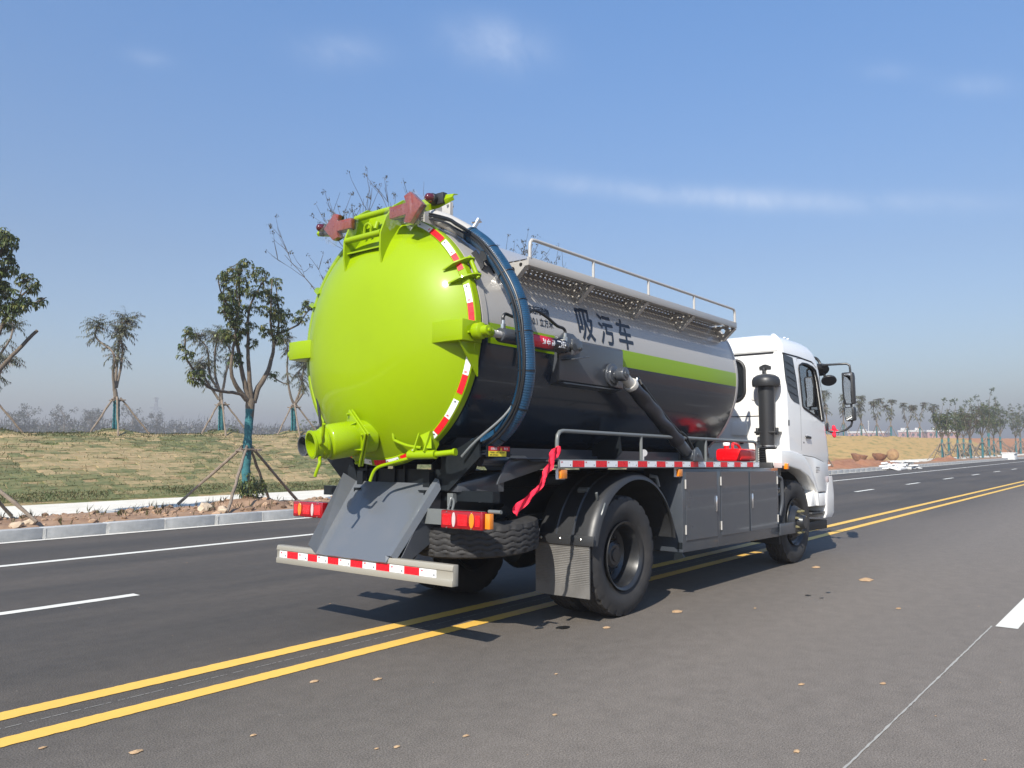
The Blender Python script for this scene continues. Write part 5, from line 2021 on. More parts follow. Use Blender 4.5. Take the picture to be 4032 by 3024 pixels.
b_.cyl((-1.70, -1.12, .968), (-1.70, -1.235, .968), .014, 10)
b_.build('lamp_arm', RAILM, P)

# small valve outlet beside the main one, with its lever
vo = MB()
va = Vector((-0.95, 0.12, -0.1)).normalized()
vc = Vector((-1.72, .62, 1.475))
vo.lathe([(0, .10), (.12, .10), (.12, .12), (.15, .12), (.15, .07), (.25, .07), (.25, .088), (.30, .088), (.30, .074), (.1, .074)], vc, va, 24)
valve = vo.build('drain_valve', SLATE, P)
vo = MB()
vo.obox(vc + va * .12 + Vector((0, 0, .13)), (.02, 0, 0), (0, .06, 0), (0, 0, .02))
vo.obox(vc + va * .13 + Vector((0, .03, .25)), (.006, 0, 0), (0, .014, .0), (0, .035, .14))
vo.build('valve_lever', BLACKP, valve, bevel=.003)

# --- intake snorkel
sn = MB()
sn.lathe([(1.545, .088), (1.60, .092), (2.10, .100), (2.29, .104)], (3.74, -.975, 0), (0, 0, 1), 36)
snork = sn.build('intake_snorkel', BLACKP, P)
sn = MB()
sn.lathe([(2.285, .10), (2.285, .165), (2.31, .172), (2.36, .172), (2.40, .155), (2.43, .11), (2.443, .05), (2.445, 0)], (3.74, -.975, 0), (0, 0, 1), 40)
sn.build('rain_cap', BLACKP, snork, angle=50)
sn = MB()
pr = []
for k in range(9):
    pr += [(1.33 + k * .022, .098), (1.341 + k * .022, .118)]
sn.lathe(pr + [(1.53, .095), (1.55, .095)], (3.74, -.975, 0), (0, 0, 1), 32)
sn.build('bellows', BLACKP, snork, angle=20)
sn = MB()
sn.lathe([(1.535, .100), (1.535, .104), (1.552, .104), (1.552, .100)], (3.74, -.975, 0), (0, 0, 1), 32)
sn.build('band_clamp', STEEL, snork)
sn = MB()
sn.box(3.60, 3.88, -1.09, -.82, 1.12, 1.34)
sn.build('intake_box', BLACKP, snork, bevel=.012)
sn = MB()
for z in (1.74,):
    sn.box(3.66, 3.90, -1.11, -.84, z - .04, z - .015)
    sn.cyl((3.74, -1.10, z - .06), (3.74, -1.10, z + .03), .022, 10)
    sn.cyl((3.74, -.85, z - .06), (3.74, -.85, z + .03), .022, 10)
sn.box(3.80, 3.87, -.93, -.90, 2.44, 2.53)
sn.build('snorkel_bracket', BLACKP, snork, bevel=.003)
sn = MB()
sn.box(3.62, 3.63, -1.20, -1.10, 1.275, 1.34)
sn.build('work_lamp', LAMPW, snork, bevel=.003)
sn = MB()
sn.box(3.70, 3.76, -1.235, -1.19, 1.26, 1.33)
sn.build('side_marker_lamp', LAMPA, snork, bevel=.005)

# --- cab
SECT = [  # z, x rear, x front, half width, rear radius, front radius
    (1.28, 3.92, 5.64, 1.150, .05, .30), (1.34, 3.90, 5.635, 1.165, .05, .30), (1.45, 3.885, 5.62, 1.180, .05, .30), (1.90, 3.875, 5.48, 1.180, .05, .28), (2.30, 3.875, 5.42, 1.168, .05, .27),
    (2.60, 3.88, 5.36, 1.150, .05, .26), (2.70, 3.885, 5.33, 1.140, .05, .26), (2.735, 3.90, 5.32, 1.130, .05, .26), (2.76, 3.885, 5.31, 1.128, .06, .26), (2.84, 3.90, 5.28, 1.105, .09, .28),
    (2.91, 3.93, 5.22, 1.060, .12, .30), (2.96, 3.985, 5.14, .995, .14, .30), (2.99, 4.06, 5.03, .905, .15, .30), (3.005, 4.18, 4.88, .78, .15, .25)]


def section(z, xr, xf, hw, rr_, rf, ins=0.0):
    xr, xf, hw = xr + ins, xf - ins, hw - ins
    pts = []
    for (cx_, cy_, r, a0) in ((xf - rf, -(hw - rf), rf, -90), (xf - rf, hw - rf, rf, 0), (xr + rr_, hw - rr_, rr_, 90), (xr + rr_, -(hw - rr_), rr_, 180)):
        for k in range(9):
            a = R(a0 + 90 * k / 8)
            pts.append((cx_ + r * math.cos(a), cy_ + r * math.sin(a), z))
    return pts


def cab_loft(sects, ins=0.0, dz=0.0):
    mb = MB()
    rings = []
    for s in sects:
        pts = section(*s, ins=ins)
        rings.append([(p[0], p[1], p[2]) for p in pts])
    n = len(rings[0])
    vs = [p for r_ in rings for p in r_]
    fs = [(i * n + j, i * n + (j + 1) % n, (i + 1) * n + (j + 1) % n, (i + 1) * n + j) for i in range(len(rings) - 1) for j in range(n)]
    fs.append(tuple(range(n - 1, -1, -1)))
    fs.append(tuple(range((len(rings) - 1) * n, len(rings) * n)))
    mb.add(vs, fs)
    return mb


def hw_at(z):
    return float(np.interp(z, [s[0] for s in SECT], [s[3] for s in SECT]))


WIN = [(4.43, 2.075), (4.40, 2.30), (4.385, 2.56), (4.41, 2.60), (4.55, 2.645), (4.70, 2.65), (4.90, 2.63), (5.02, 2.59), (5.08, 2.45), (5.20, 1.94), (5.19, 1.915), (5.15, 1.91), (4.46, 2.055)]


def poly_prism_obj(poly, y0, y1):
    mb = MB()
    mb.prism(poly, 'y', y0, y1)
    return mb.build('cutter', WHITE, None, smooth=False)


cab_o = obj('cab_tmp', cab_loft(SECT).mesh('cab', [WHITE, INTER], angle=24))
inner_s = [(1.36, 3.93, 5.57, 1.12, .05, .27)] + [(s[0], s[1] + .05, s[2] - .05, s[3] - .045, .05, s[5] - .03) for s in SECT[2:8]] + [(2.86, 4.0, 5.18, 1.03, .06, .25)]
inn = cab_loft(inner_s).mesh('inner', [INTER])
inn_o = obj('inner', inn)
cut1 = poly_prism_obj(WIN, -1.4, 1.4)
rw_poly = []
for (cy_, cz_, a0) in ((.50, 2.53, 0), (-.50, 2.53, 90), (-.50, 2.26, 180), (.50, 2.26, 270)):
    for k in range(7):
        a = R(a0 + 90 * k / 6)
        rw_poly.append((cy_ + .13 * math.cos(a), cz_ + .13 * math.sin(a)))
mbx = MB()
mbx.prism(rw_poly, 'x', 3.7, 4.05)
cut2 = mbx.build('cutter', WHITE, None, smooth=False)
ws_poly = [(-.98, 1.92), (.98, 1.92), (.93, 2.60), (-.93, 2.60)]
mbx = MB()
mbx.prism(ws_poly, 'x', 5.25, 5.75)
cut3 = mbx.build('cutter', WHITE, None, smooth=False)
for c_ in (inn_o, cut1, cut2, cut3):
    md = cab_o.modifiers.new('cut', 'BOOLEAN')
    md.operation = 'DIFFERENCE'
    md.object = c_
    md.solver = 'EXACT'
dg = bpy.context.evaluated_depsgraph_get()
dg.update()
cab_me = bpy.data.meshes.new_from_object(cab_o.evaluated_get(dg))
cab_me.name = 'cab_shell'
for c_ in (cab_o, inn_o, cut1, cut2, cut3):
    bpy.data.objects.remove(c_)
while len(cab_me.materials) > 1:
    cab_me.materials.pop()
if not cab_me.materials:
    cab_me.materials.append(WHITE)
cab_me.materials[0] = WHITE
cab_me.materials.append(INTER)
for p_ in cab_me.polygons:
    c_ = p_.center
    inside = (c_.x > 3.92 and c_.x < 5.6 and abs(c_.y) < hw_at(c_.z) - .035 and 1.355 < c_.z < 2.87)
    nin = (p_.normal.dot(Vector((4.75, 0, 2.1)) - c_) > 0)
    p_.material_index = 1 if (inside and nin) else 0
    p_.use_smooth = True
cab_me.set_sharp_from_angle(angle=R(26))
cab = empty('cab', (0, 0, 0), P)
obj('cab_shell', cab_me, cab)


def side_poly(poly, off, sg=-1, thick=0.01, yfun=None):
    yfun = yfun or hw_at
    vs = [(p[0], sg * (yfun(p[1]) + off), p[1]) for p in poly] + [(p[0], sg * (yfun(p[1]) + off - thick), p[1]) for p in poly]
    n = len(poly)
    mb = MB()
    mb.add(vs, [tuple(range(n)), tuple(range(2 * n - 1, n - 1, -1))] + [(i, i + n, (i + 1) % n + n, (i + 1) % n) for i in range(n)])
    return mb


def front_x(z):
    return float(np.interp(z, [s[0] for s in SECT], [s[2] for s in SECT]))


SEAL = mat('black_seal', (0.008, 0.008, 0.009), 0.5)
for sg in (-1, 1):
    side_poly(WIN, -.022, sg, .004).build('door_window', WINDOW, cab, smooth=False)
    # black frame round the window
    m_ = MB()
    ring = [(p[0], sg * (hw_at(p[1]) - .001), p[1]) for p in WIN]
    m_.tube(ring + [ring[0], ring[1]], .016, 6)
    m_.build('window_frame', SEAL, cab)
    q = [(3.895, 2.70), (4.20, 2.685), (4.26, 2.42), (4.315, 2.09), (4.13, 2.115), (4.02, 2.16), (3.94, 2.24), (3.905, 2.36)]
    side_poly(q, .006, sg, .012).build('quarter_panel', DGLASS if sg > 0 else mat('slate_plastic', (0.028, 0.032, 0.036), .35), cab, smooth=False)
    m_ = MB()
    for k in range(5):
        z0 = 2.60 - k * .095
        m_.add([(3.92 + .015 * k, sg * (hw_at(z0) + .0065), z0 + .02), (4.22 + .02 * k, sg * (hw_at(z0) + .0065), z0 - .03), (4.22 + .02 * k, sg * (hw_at(z0) + .012), z0 - .036), (3.92 + .015 * k, sg * (hw_at(z0) + .012), z0 + .014)], [(0, 1, 2, 3)])
    m_.build('louvre', SEAL, cab)
    # door gaps
    m_ = MB()
    for line in ([(4.355, 2.69), (4.35, 2.3), (4.345, 1.9), (4.345, 1.44)], [(4.355, 2.69), (4.6, 2.71), (4.9, 2.69), (5.06, 2.64)], [(4.345, 1.44), (4.8, 1.415), (5.1, 1.37), (5.30, 1.33)]):
        for i in range(len(line) - 1):
            a_, b2 = line[i], line[i + 1]
            d_ = Vector((b2[0] - a_[0], b2[1] - a_[1]))
            nn_ = Vector((-d_.y, d_.x)).normalized() * .0035
            ya_, yb_ = sg * (hw_at(a_[1]) + .0012), sg * (hw_at(b2[1]) + .0012)
            m_.add([(a_[0] - nn_.x, ya_, a_[1] - nn_.y), (b2[0] - nn_.x, yb_, b2[1] - nn_.y), (b2[0] + nn_.x, yb_, b2[1] + nn_.y), (a_[0] + nn_.x, ya_, a_[1] + nn_.y)], [(0, 1, 2, 3)])
    m_.build('door_gap', SEAL, cab, smooth=False)
    # drip rail over the door
    m_ = MB()
    m_.tube([(3.90, sg * 1.135, 2.712), (4.4, sg * 1.135, 2.715), (4.9, sg * 1.135, 2.70), (5.05, sg * 1.13, 2.67), (5.14, sg * 1.10, 2.62)], .012, 6)
    m_.build('drip_rail', SEAL, cab)
    # handle in its recess
    m_ = MB()
    n = 16
    side_poly([(4.60 + .115 * math.cos(6.283 * k / n), 1.665 + .045 * math.sin(6.283 * k / n)) for k in range(n)], .002, sg, .004).build('handle_cup', WHITE, cab)
    m_ = MB()
    m_.obox((4.56, sg * 1.196, 1.672), (.085, 0, -.004), (0, .012, 0), (.002, 0, .016))
    m_.build('door_handle', BLACKP, cab, bevel=.006)
    m_ = MB()
    m_.cyl((4.43, sg * 1.178, 1.60), (4.43, sg * 1.184, 1.60), .012, 10)
    m_.build('key_lock', BLACKP, cab)
    # raised swage behind the door
    side_poly([(3.93, 1.66), (4.02, 1.66), (4.30, 1.54), (4.31, 1.46), (3.93, 1.475)], .0015, sg, .003).build('side_swage', WHITE, cab)
m_ = MB()
m_.add([(3.90, -1.1815, 1.80), (3.955, -1.1815, 1.80), (3.955, -1.1815, 1.87), (3.90, -1.1815, 1.87)], [(0, 1, 2, 3)])
obj('data_sticker', raw_mesh('data_sticker', m_.v, m_.f, RAILM), cab)
# windscreen and rear window panes
m_ = MB()
zs = np.linspace(1.90, 2.62, 7)
nn_ = 25
vs = []
for z in zs:
    s = [np.interp(z, [q[0] for q in SECT], [q[k] for q in SECT]) for k in range(1, 6)]
    pts = section(z, *s, ins=-.004)[2:16]
    P3 = [Vector(p) for p in pts]
    vs += P3
k = 14
m_.add(vs, [(i * k + j, i * k + j + 1, (i + 1) * k + j + 1, (i + 1) * k + j) for i in range(len(zs) - 1) for j in range(k - 1)])
m_.build('windscreen', WINDOW, cab)
m_ = MB()
m_.prism(rw_poly, 'x', 3.885, 3.892)
m_.build('rear_window', DGLASS, cab, smooth=False)
m_ = MB()
m_.tube([(3.874, p[0] * 1.005, p[1]) for p in rw_poly] + [(3.874, rw_poly[0][0] * 1.005, rw_poly[0][1])], .022, 8)
m_.build('rear_window_seal', SEAL, cab)
# pressings on the back wall
m_ = MB()
for (y0, y1, z0, z1) in ((-.80, -.72, 2.13, 2.55), (.72, .80, 2.13, 2.55), (-.66, -.45, 1.68, 1.86), (.45, .66, 1.68, 1.86), (-.30, .30, 1.68, 1.86)):
    pts = []
    r = min(.035, (y1 - y0) / 2.1)
    for (cy_, cz_, a0) in ((y1 - r, z1 - r, 0), (y0 + r, z1 - r, 90), (y0 + r, z0 + r, 180), (y1 - r, z0 + r, 270)):
        for k in range(5):
            a = R(a0 + 90 * k / 4)
            pts.append((cy_ + r * math.cos(a), cz_ + r * math.sin(a)))
    m_.prism(pts, 'x', 3.862, 3.885)
m_.build('wall_pressing', WHITE, cab, bevel=.005)
m_ = MB()
m_.box(3.868, 3.88, -1.0, 1.0, 1.925, 1.933)
m_.box(3.868, 3.885, -1.0, 1.0, 1.60, 1.606)
m_.box(3.872, 3.90, -1.02, 1.02, 2.725, 2.737)
m_.build('wall_seam', SEAL, cab)
m_ = MB()
m_.prism([(-.99, 2.525), (-.84, 2.525), (-.84, 2.555), (-.90, 2.58), (-.93, 2.58), (-.99, 2.555)], 'x', 3.855, 3.88)
m_.cyl((3.86, -.58, 1.70 - .1), (3.88, -.58, 1.60), .03, 12)
m_.build('wall_vent', BLACKP, cab)
# corner post bulge of the roof cap
m_ = MB()
m_.tube([(3.905, -1.10, 2.70), (3.93, -1.085, 2.80), (3.98, -1.03, 2.90), (4.06, -.955, 2.965), (4.25, -.90, 2.995)], [.03, .036, .04, .036, .02], 14, smooth_path=5)
m_.tube([(3.905, 1.10, 2.70), (3.93, 1.085, 2.80), (3.98, 1.03, 2.90), (4.06, .955, 2.965), (4.25, .90, 2.995)], [.03, .036, .04, .036, .02], 14, smooth_path=5)
m_.build('roof_corner', WHITE, cab)
m_ = MB()
for (x, y, z) in ((4.5, -.93, 2.995), (4.62, -.93, 2.993), (5.02, -.80, 2.97)):
    m_.lathe([(0, .018), (.012, .014), (.016, 0)], (x, y, z), (0, 0, 1), 10)
m_.build('roof_stud', WHITE, cab)
# wing, lower front panel, bumper
for sg in (-1, 1):
    wing = [(3.60, 1.50), (3.95, 1.488), (4.31, 1.45), (4.47, 1.385), (4.63, 1.28), (4.77, 1.14), (4.87, .98), (4.915, .77), (4.865, .77), (4.83, .95), (4.71, 1.065), (4.53, 1.165), (4.23, 1.25), (3.90, 1.292), (3.63, 1.295)]
    m_ = MB()
    m_.prism(wing, 'y', sg * 1.20, sg * 1.0)
    m_.build('wing', WHITE, cab, bevel=.014, seg=3, angle=40)
    m_ = MB()
    m_.prism([(4.335, 1.435), (4.82, 1.405), (5.33, 1.325), (5.33, .955), (4.935, .955), (4.885, 1.0), (4.79, 1.15), (4.65, 1.29), (4.48, 1.395)], 'y', sg * 1.183, sg * 1.05)
    m_.build('lower_panel', WHITE, cab, bevel=.006)
    m_ = MB()
    m_.prism([(4.93, .94), (5.35, .94), (5.36, .80), (5.28, .765), (4.945, .765)], 'y', sg * 1.175, sg * 1.0)
    m_.build('step_panel', WHITE, cab, bevel=.012)
    m_ = MB()
    m_.prism([(4.68, .93), (4.86, .98), (4.90, .94), (4.90, .77), (4.66, .77)], 'y', sg * 1.17, sg * .95)
    m_.build('wing_foot', WHITE, cab, bevel=.01)
    m_ = MB()
    m_.box(4.72, 5.38, min(sg * 1.16, sg * .9), max(sg * 1.16, sg * .9), .655, .69)
    m_.build('step', BLACKP, cab, bevel=.01)
    m_ = MB()
    m_.box(5.262, 5.335, min(sg * 1.187, sg * 1.15), max(sg * 1.187, sg * 1.15), 1.075, 1.16)
    m_.build('corner_lamp', LAMPW, cab, bevel=.008)
nose = cab_loft([(.95, 5.0, 5.66, 1.15, .02, .28), (1.1, 4.95, 5.66, 1.165, .02, .30), (1.28, 4.9, 5.64, 1.16, .02, .30)])
nose.build('nose', WHITE, cab, angle=24)
bmp = cab_loft([(.60, 5.22, 5.66, 1.16, .02, .2), (.66, 5.22, 5.70, 1.185, .02, .22), (.90, 5.22, 5.72, 1.19, .02, .24), (1.16, 5.32, 5.70, 1.185, .02, .26)])
bmp.build('bumper', WHITE, cab, angle=24)
m_ = MB()
m_.box(4.60, 5.50, -1.09, -.5, .44, .56)
m_.box(4.6, 5.4, -1.0, 1.0, .95, 1.27)
m_.build('underbody', FRAME, cab, bevel=.01)
m_ = MB()
m_.box(3.64, 4.82, -1.0, -.55, 1.22, 1.28)
m_.box(3.64, 4.82, .55, 1.0, 1.22, 1.28)
m_.box(3.70, 5.0, -.5, .5, .8, 1.27)
m_.build('engine_bay', FRAME, cab)
# door lettering
for (s, z, w, h) in (('总质量:18000kg', 1.262, .14, .026), ('整备质量:8000kg', 1.232, .14, .022), ('乘员:3人', 1.206, .10, .020)):
    tv, tf = fit_text(s, w, h, .012)
    obj('door_lettering', raw_mesh('door_lettering', [(4.845 + u, -1.1842, z + v) for u, v in tv], tf, INK), cab)
# seats, wheel, dash
for yy in (-.55, .55):
    m_ = MB()
    m_.box(4.25, 4.75, yy - .25, yy + .25, 1.72, 1.86)
    m_.prism([(4.20, 1.84), (4.34, 1.84), (4.20, 2.45), (4.10, 2.45)], 'y', yy - .24, yy + .24)
    m_.prism([(4.12, 2.47), (4.20, 2.47), (4.18, 2.64), (4.12, 2.64)], 'y', yy - .13, yy + .13)
    m_.box(4.3, 4.7, yy - .2, yy + .2, 1.37, 1.72)
    m_.build('seat', SEATM, cab, bevel=.03, seg=3)
m_ = MB()
m_.prism([(5.05, 1.37), (5.54, 1.37), (5.40, 1.88), (5.15, 1.90), (5.05, 1.80)], 'y', -1.1, 1.1)
m_.build('dashboard', SEATM, cab, bevel=.02)
m_ = MB()
cw = Vector((4.92, .52, 2.02))
nrm = Vector((-.5, 0, .86)).normalized()
ua = Vector((0, 1, 0))
ub_ = nrm.cross(ua)
m_.tube([cw + (ua * math.cos(6.283 * k / 28) + ub_ * math.sin(6.283 * k / 28)) * .22 for k in range(30)], .016, 8)
m_.cyl(cw, cw - nrm * .35, .03, 8)
m_.tube([cw - ua * .2, cw + ua * .2], .014, 6)
m_.build('steering_wheel', BLACKP, cab)
# mirrors
for sg in (-1, 1):
    Y = lambda y: sg * -y
    mr_ = MB()
    mr_.tube([(5.40, Y(-1.10), 2.705), (5.58, Y(-1.30), 2.725), (5.60, Y(-1.385), 2.725), (5.60, Y(-1.425), 2.70), (5.60, Y(-1.432), 2.64), (5.60, Y(-1.435), 1.90), (5.60, Y(-1.42), 1.855), (5.60, Y(-1.35), 1.80), (5.58, Y(-1.25), 1.775), (5.52, Y(-1.13), 1.785)], .0155, 10)
    mr_.build('mirror_arm', BLACKP, cab)
    mr_ = MB()
    mr_.prism([(Y(-1.322), 2.60), (Y(-1.47), 2.605), (Y(-1.482), 2.55), (Y(-1.487), 2.16), (Y(-1.345), 2.15), (Y(-1.325), 2.35)], 'x', 5.555, 5.655)
    h1 = mr_.build('mirror_housing', BLACKP, cab, bevel=.018, seg=3)
    mr_ = MB()
    mr_.prism([(Y(-1.365), 2.575), (Y(-1.448), 2.58), (Y(-1.455), 2.16), (Y(-1.385), 2.165), (Y(-1.362), 2.25), (Y(-1.352), 2.42)], 'x', 5.549, 5.5545)
    mr_.build('mirror_glass', MIRROR, cab, smooth=False)
    mr_ = MB()
    mr_.prism([(Y(-1.345), 2.115), (Y(-1.475), 2.12), (Y(-1.487), 2.08), (Y(-1.485), 1.93), (Y(-1.37), 1.915), (Y(-1.352), 1.96), (Y(-1.342), 2.06)], 'x', 5.55, 5.66)
    mr_.build('mirror_housing', BLACKP, cab, bevel=.018, seg=3)
    mr_ = MB()
    mr_.prism([(Y(-1.365), 2.10), (Y(-1.45), 2.105), (Y(-1.455), 1.94), (Y(-1.382), 1.93), (Y(-1.362), 2.0)], 'x', 5.543, 5.549)
    mr_.build('mirror_glass', MIRROR, cab, smooth=False)
    mr_ = MB()
    mr_.box(5.44, 5.54, min(Y(-1.03), Y(-1.14)), max(Y(-1.03), Y(-1.14)), 1.785, 1.90)
    mr_.obox((5.40, Y(-1.05), 2.69), (.10, Y(-.02), 0), (0, .05, 0), (0, 0, .035))
    mr_.build('arm_base', BLACKP, cab, bevel=.014)
    mr_ = MB()
    mr_.lathe([(-.035, 0), (-.035, .06), (-.01, .11), (.01, .115), (.02, .11), (.022, 0)], (5.50, Y(-1.06), 2.655), (-.5, Y(-.35), -.75), 24)
    mr_.lathe([(-.03, 0), (-.03, .06), (-.01, .10), (.01, .105), (.02, .10), (.022, 0)], (5.62, Y(-1.13), 2.51), (-.5, Y(-.25), -.75), 24)
    mr_.tube([(5.45, Y(-.95), 2.83), (5.50, Y(-1.0), 2.82), (5.52, Y(-1.04), 2.76), (5.52, Y(-1.06), 2.70), (5.58, Y(-1.09), 2.56)], .02, 8, smooth_path=3)
    mr_.build('wide_angle_mirror', BLACKP, cab, angle=40)

# ------------------------------------------------------------------ loose things on the truck
TM = truck.matrix_world.copy() if False else (Matrix.Rotation(R(-0.3727), 4, 'Z') @ Tt)


def on_truck(name, label, cat):
    e = empty(name)
    e.matrix_world = TM
    return tag(e, label, cat)


can = on_truck('fuel_can', 'red plastic fuel can lying on the side deck behind the snorkel', 'fuel can')
c_ = MB()
n = 7
prof = []
for (cy_, cz_, a0) in ((-.905, 1.455, 0), (-1.08, 1.455, 90), (-1.08, 1.385, 180), (-.905, 1.385, 270)):
    for k in range(6):
        a = R(a0 + 90 * k / 5)
        prof.append((cy_ + .038 * math.cos(a), cz_ + .036 * math.sin(a)))
prof = [(p[0] * 1.0, p[1]) for p in prof]
c_.prism([((p[0] + .99) * 1.22 - .99, (p[1] - 1.42) * 1.0 + 1.42) for p in prof], 'x', 2.57, 3.0)
c_.build('can_body', REDPL, can, bevel=.012, seg=2)
c_ = MB()
c_.prism([((p[0] + .99) * 1.02 - .99, (p[1] - 1.42) * .78 + 1.42) for p in prof], 'x', 2.563, 2.572)
c_.build('end_panel', REDPL, can, bevel=.003)
c_ = MB()
c_.cyl((2.66, -.93, 1.485), (2.66, -.93, 1.53), .030, 16)
c_.build('neck', REDPL, can)
c_ = MB()
c_.cyl((2.66, -.93, 1.525), (2.66, -.93, 1.562), .040, 18)
c_.build('cap', INKW, can, bevel=.004)
c_ = MB()
c_.tube([(2.76, -.96, 1.48), (2.76, -.96, 1.535), (2.78, -.96, 1.553), (2.88, -.96, 1.545), (2.95, -.96, 1.51), (2.96, -.96, 1.48)], .016, 10, smooth_path=3)
c_.build('carry_handle', REDPL, can)
c_ = MB()
c_.box(2.80, 2.812, -1.092, -1.084, 1.36, 1.44)
c_.build('level_strip', INKW, can)


def ribbon(name, pts, widths, label, fold=0.25, seed=1, up=(0, 0, 1)):
    o = on_truck(name, label, 'ribbon')
    rnd = random.Random(seed)
    sp_ = spline([Vector(p) for p in pts], 6)
    n = len(sp_)
    ws_ = np.interp(np.linspace(0, 1, n), np.linspace(0, 1, len(widths)), widths)
    vs = []
    for i, p in enumerate(sp_):
        t = (sp_[min(i + 1, n - 1)] - sp_[max(i - 1, 0)]).normalized()
        side = t.cross(Vector((0, -1, 0.15))).normalized()
        d_ = t.cross(side).normalized()
        for j in range(6):
            u = j / 5 - .5
            wv = .014 * math.sin(6.5 * u + i * .55) + rnd.uniform(-.003, .003)
            vs.append(p + side * u * ws_[i] + d_ * wv)
    fs = [(i * 6 + j, i * 6 + j + 1, (i + 1) * 6 + j + 1, (i + 1) * 6 + j) for i in range(n - 1) for j in range(5)]
    me = raw_mesh('streamer', vs, fs, REDCL, True)
    s = obj('streamer', me, o)
    k = MB()
    k.lathe([(-.03, .0), (-.028, .020), (0, .026), (.028, .02), (.03, 0)], pts[0], (0.2, .1, 1), 10)
    k.build('knot', REDCL, o, angle=60)
    return o


ribbon('red_ribbon', [(-.975, -1.20, 1.42), (-1.04, -1.215, 1.39), (-1.09, -1.22, 1.33), (-1.14, -1.22, 1.26), (-1.20, -1.22, 1.18), (-1.28, -1.22, 1.105), (-1.38, -1.22, 1.055), (-1.47, -1.22, 1.0), (-1.54, -1.22, .965)],
       [.04, .085, .075, .06, .045, .04, .05, .065, .075], 'long red cloth ribbon blowing back from the right side hand rail', seed=4)
ribbon('red_ribbon', [(-1.03, 1.19, 1.36), (-1.10, 1.20, 1.30), (-1.14, 1.20, 1.22), (-1.13, 1.20, 1.13)],
       [.03, .07, .08, .075], 'short red cloth ribbon hanging beside the chute at the far rear corner', seed=6)
bow = on_truck('red_ribbon', 'small red bow knotted on the lower mirror arm of the cab', 'ribbon')
k = MB()
for (dx, dz) in ((0, .05), (0, -.06)):
    k.lathe([(-.045, 0), (-.03, .022), (0, .028), (.03, .020), (.045, 0)], (5.56, -1.20, 1.785 + dz * .85), (.1, .25, 1), 10)
k.lathe([(-.07, 0), (-.04, .026), (.04, .026), (.07, 0)], (5.57, -1.19, 1.785), (.2, -1, 0.1), 10)
k.lathe([(-.05, .0), (-.03, .022), (.03, .022), (.05, 0)], (5.56, -1.20, 1.785), (0, .2, 1), 10)
k.build('bow', REDCL, bow, angle=60)

# ------------------------------------------------------------------ trees
BARK = mat('bark_brown', (0.085, 0.066, 0.048), 0.9, color2=(0.16, 0.125, 0.09), scale=14, bump=0.6, bscale=30, stretch=(3, 3, 1))
BARK2 = mat('bark_grey', (0.12, 0.095, 0.075), 0.9, color2=(0.20, 0.165, 0.13), scale=14, bump=0.6, bscale=30, stretch=(3, 3, 1))
STAKE = mat('stake_wood', (0.15, 0.115, 0.085), 0.9, color2=(0.24, 0.19, 0.145), scale=10, bump=0.5, bscale=25)
WRAP = mat('teal_wrap', (0.016, 0.100, 0.115), 0.8, color2=(0.03, 0.15, 0.165), scale=5, bump=0.6, bscale=9, stretch=(1, 1, 3))


def leaf_mat(name, c, back=0.35, island=0.45):
    m = bpy.data.materials.new(name)
    m.use_nodes = True
    nt = m.node_tree
    nt.nodes.clear()
    L = nt.links.new
    o = nd(nt, 'ShaderNodeOutputMaterial')
    g = nd(nt, 'ShaderNodeNewGeometry')
    mr = nd(nt, 'ShaderNodeMapRange')
    mr.inputs['To Min'].default_value = 1 - island
    mr.inputs['To Max'].default_value = 1 + island
    hs = nd(nt, 'ShaderNodeHueSaturation')
    hs.inputs['Color'].default_value = (*c, 1)
    L(g.outputs['Random Per Island'], mr.inputs['Value'])
    L(mr.outputs['Result'], hs.inputs['Value'])
    mh = nd(nt, 'ShaderNodeMapRange')
    mh.inputs['To Min'].default_value = 0.47
    mh.inputs['To Max'].default_value = 0.53
    ml = nd(nt, 'ShaderNodeMath', operation='FRACT')
    mm_ = nd(nt, 'ShaderNodeMath', operation='MULTIPLY')
    mm_.inputs[1].default_value = 7.31
    L(g.outputs['Random Per Island'], mm_.inputs[0])
    L(mm_.outputs[0], ml.inputs[0])
    L(ml.outputs[0], mh.inputs['Value'])
    L(mh.outputs['Result'], hs.inputs['Hue'])
    d = nd(nt, 'ShaderNodeBsdfPrincipled')
    d.inputs['Roughness'].default_value = 0.45
    t = nd(nt, 'ShaderNodeBsdfTranslucent')
    mx = nd(nt, 'ShaderNodeMixShader')
    mx.inputs[0].default_value = back
    L(hs.outputs['Color'], d.inputs['Base Color'])
    L(hs.outputs['Color'], t.inputs['Color'])
    L(d.outputs[0], mx.inputs[1])
    L(t.outputs[0], mx.inputs[2])
    L(mx.outputs[0], o.inputs['Surface'])
    return m


LEAF = leaf_mat('leaf_dark_green', (0.082, 0.108, 0.036))
LEAFY = leaf_mat('leaf_yellow_green', (0.150, 0.160, 0.040))
LEAFW = leaf_mat('leaf_wispy', (0.105, 0.108, 0.058))
LEAFD = leaf_mat('leaf_bushy', (0.118, 0.138, 0.042))
LEAFB = leaf_mat('leaf_dry', (0.090, 0.062, 0.038))
LEAFH = leaf_mat('leaf_far', (0.095, 0.100, 0.062))
LEAFT = leaf_mat('twig_far', (0.13, 0.115, 0.095))


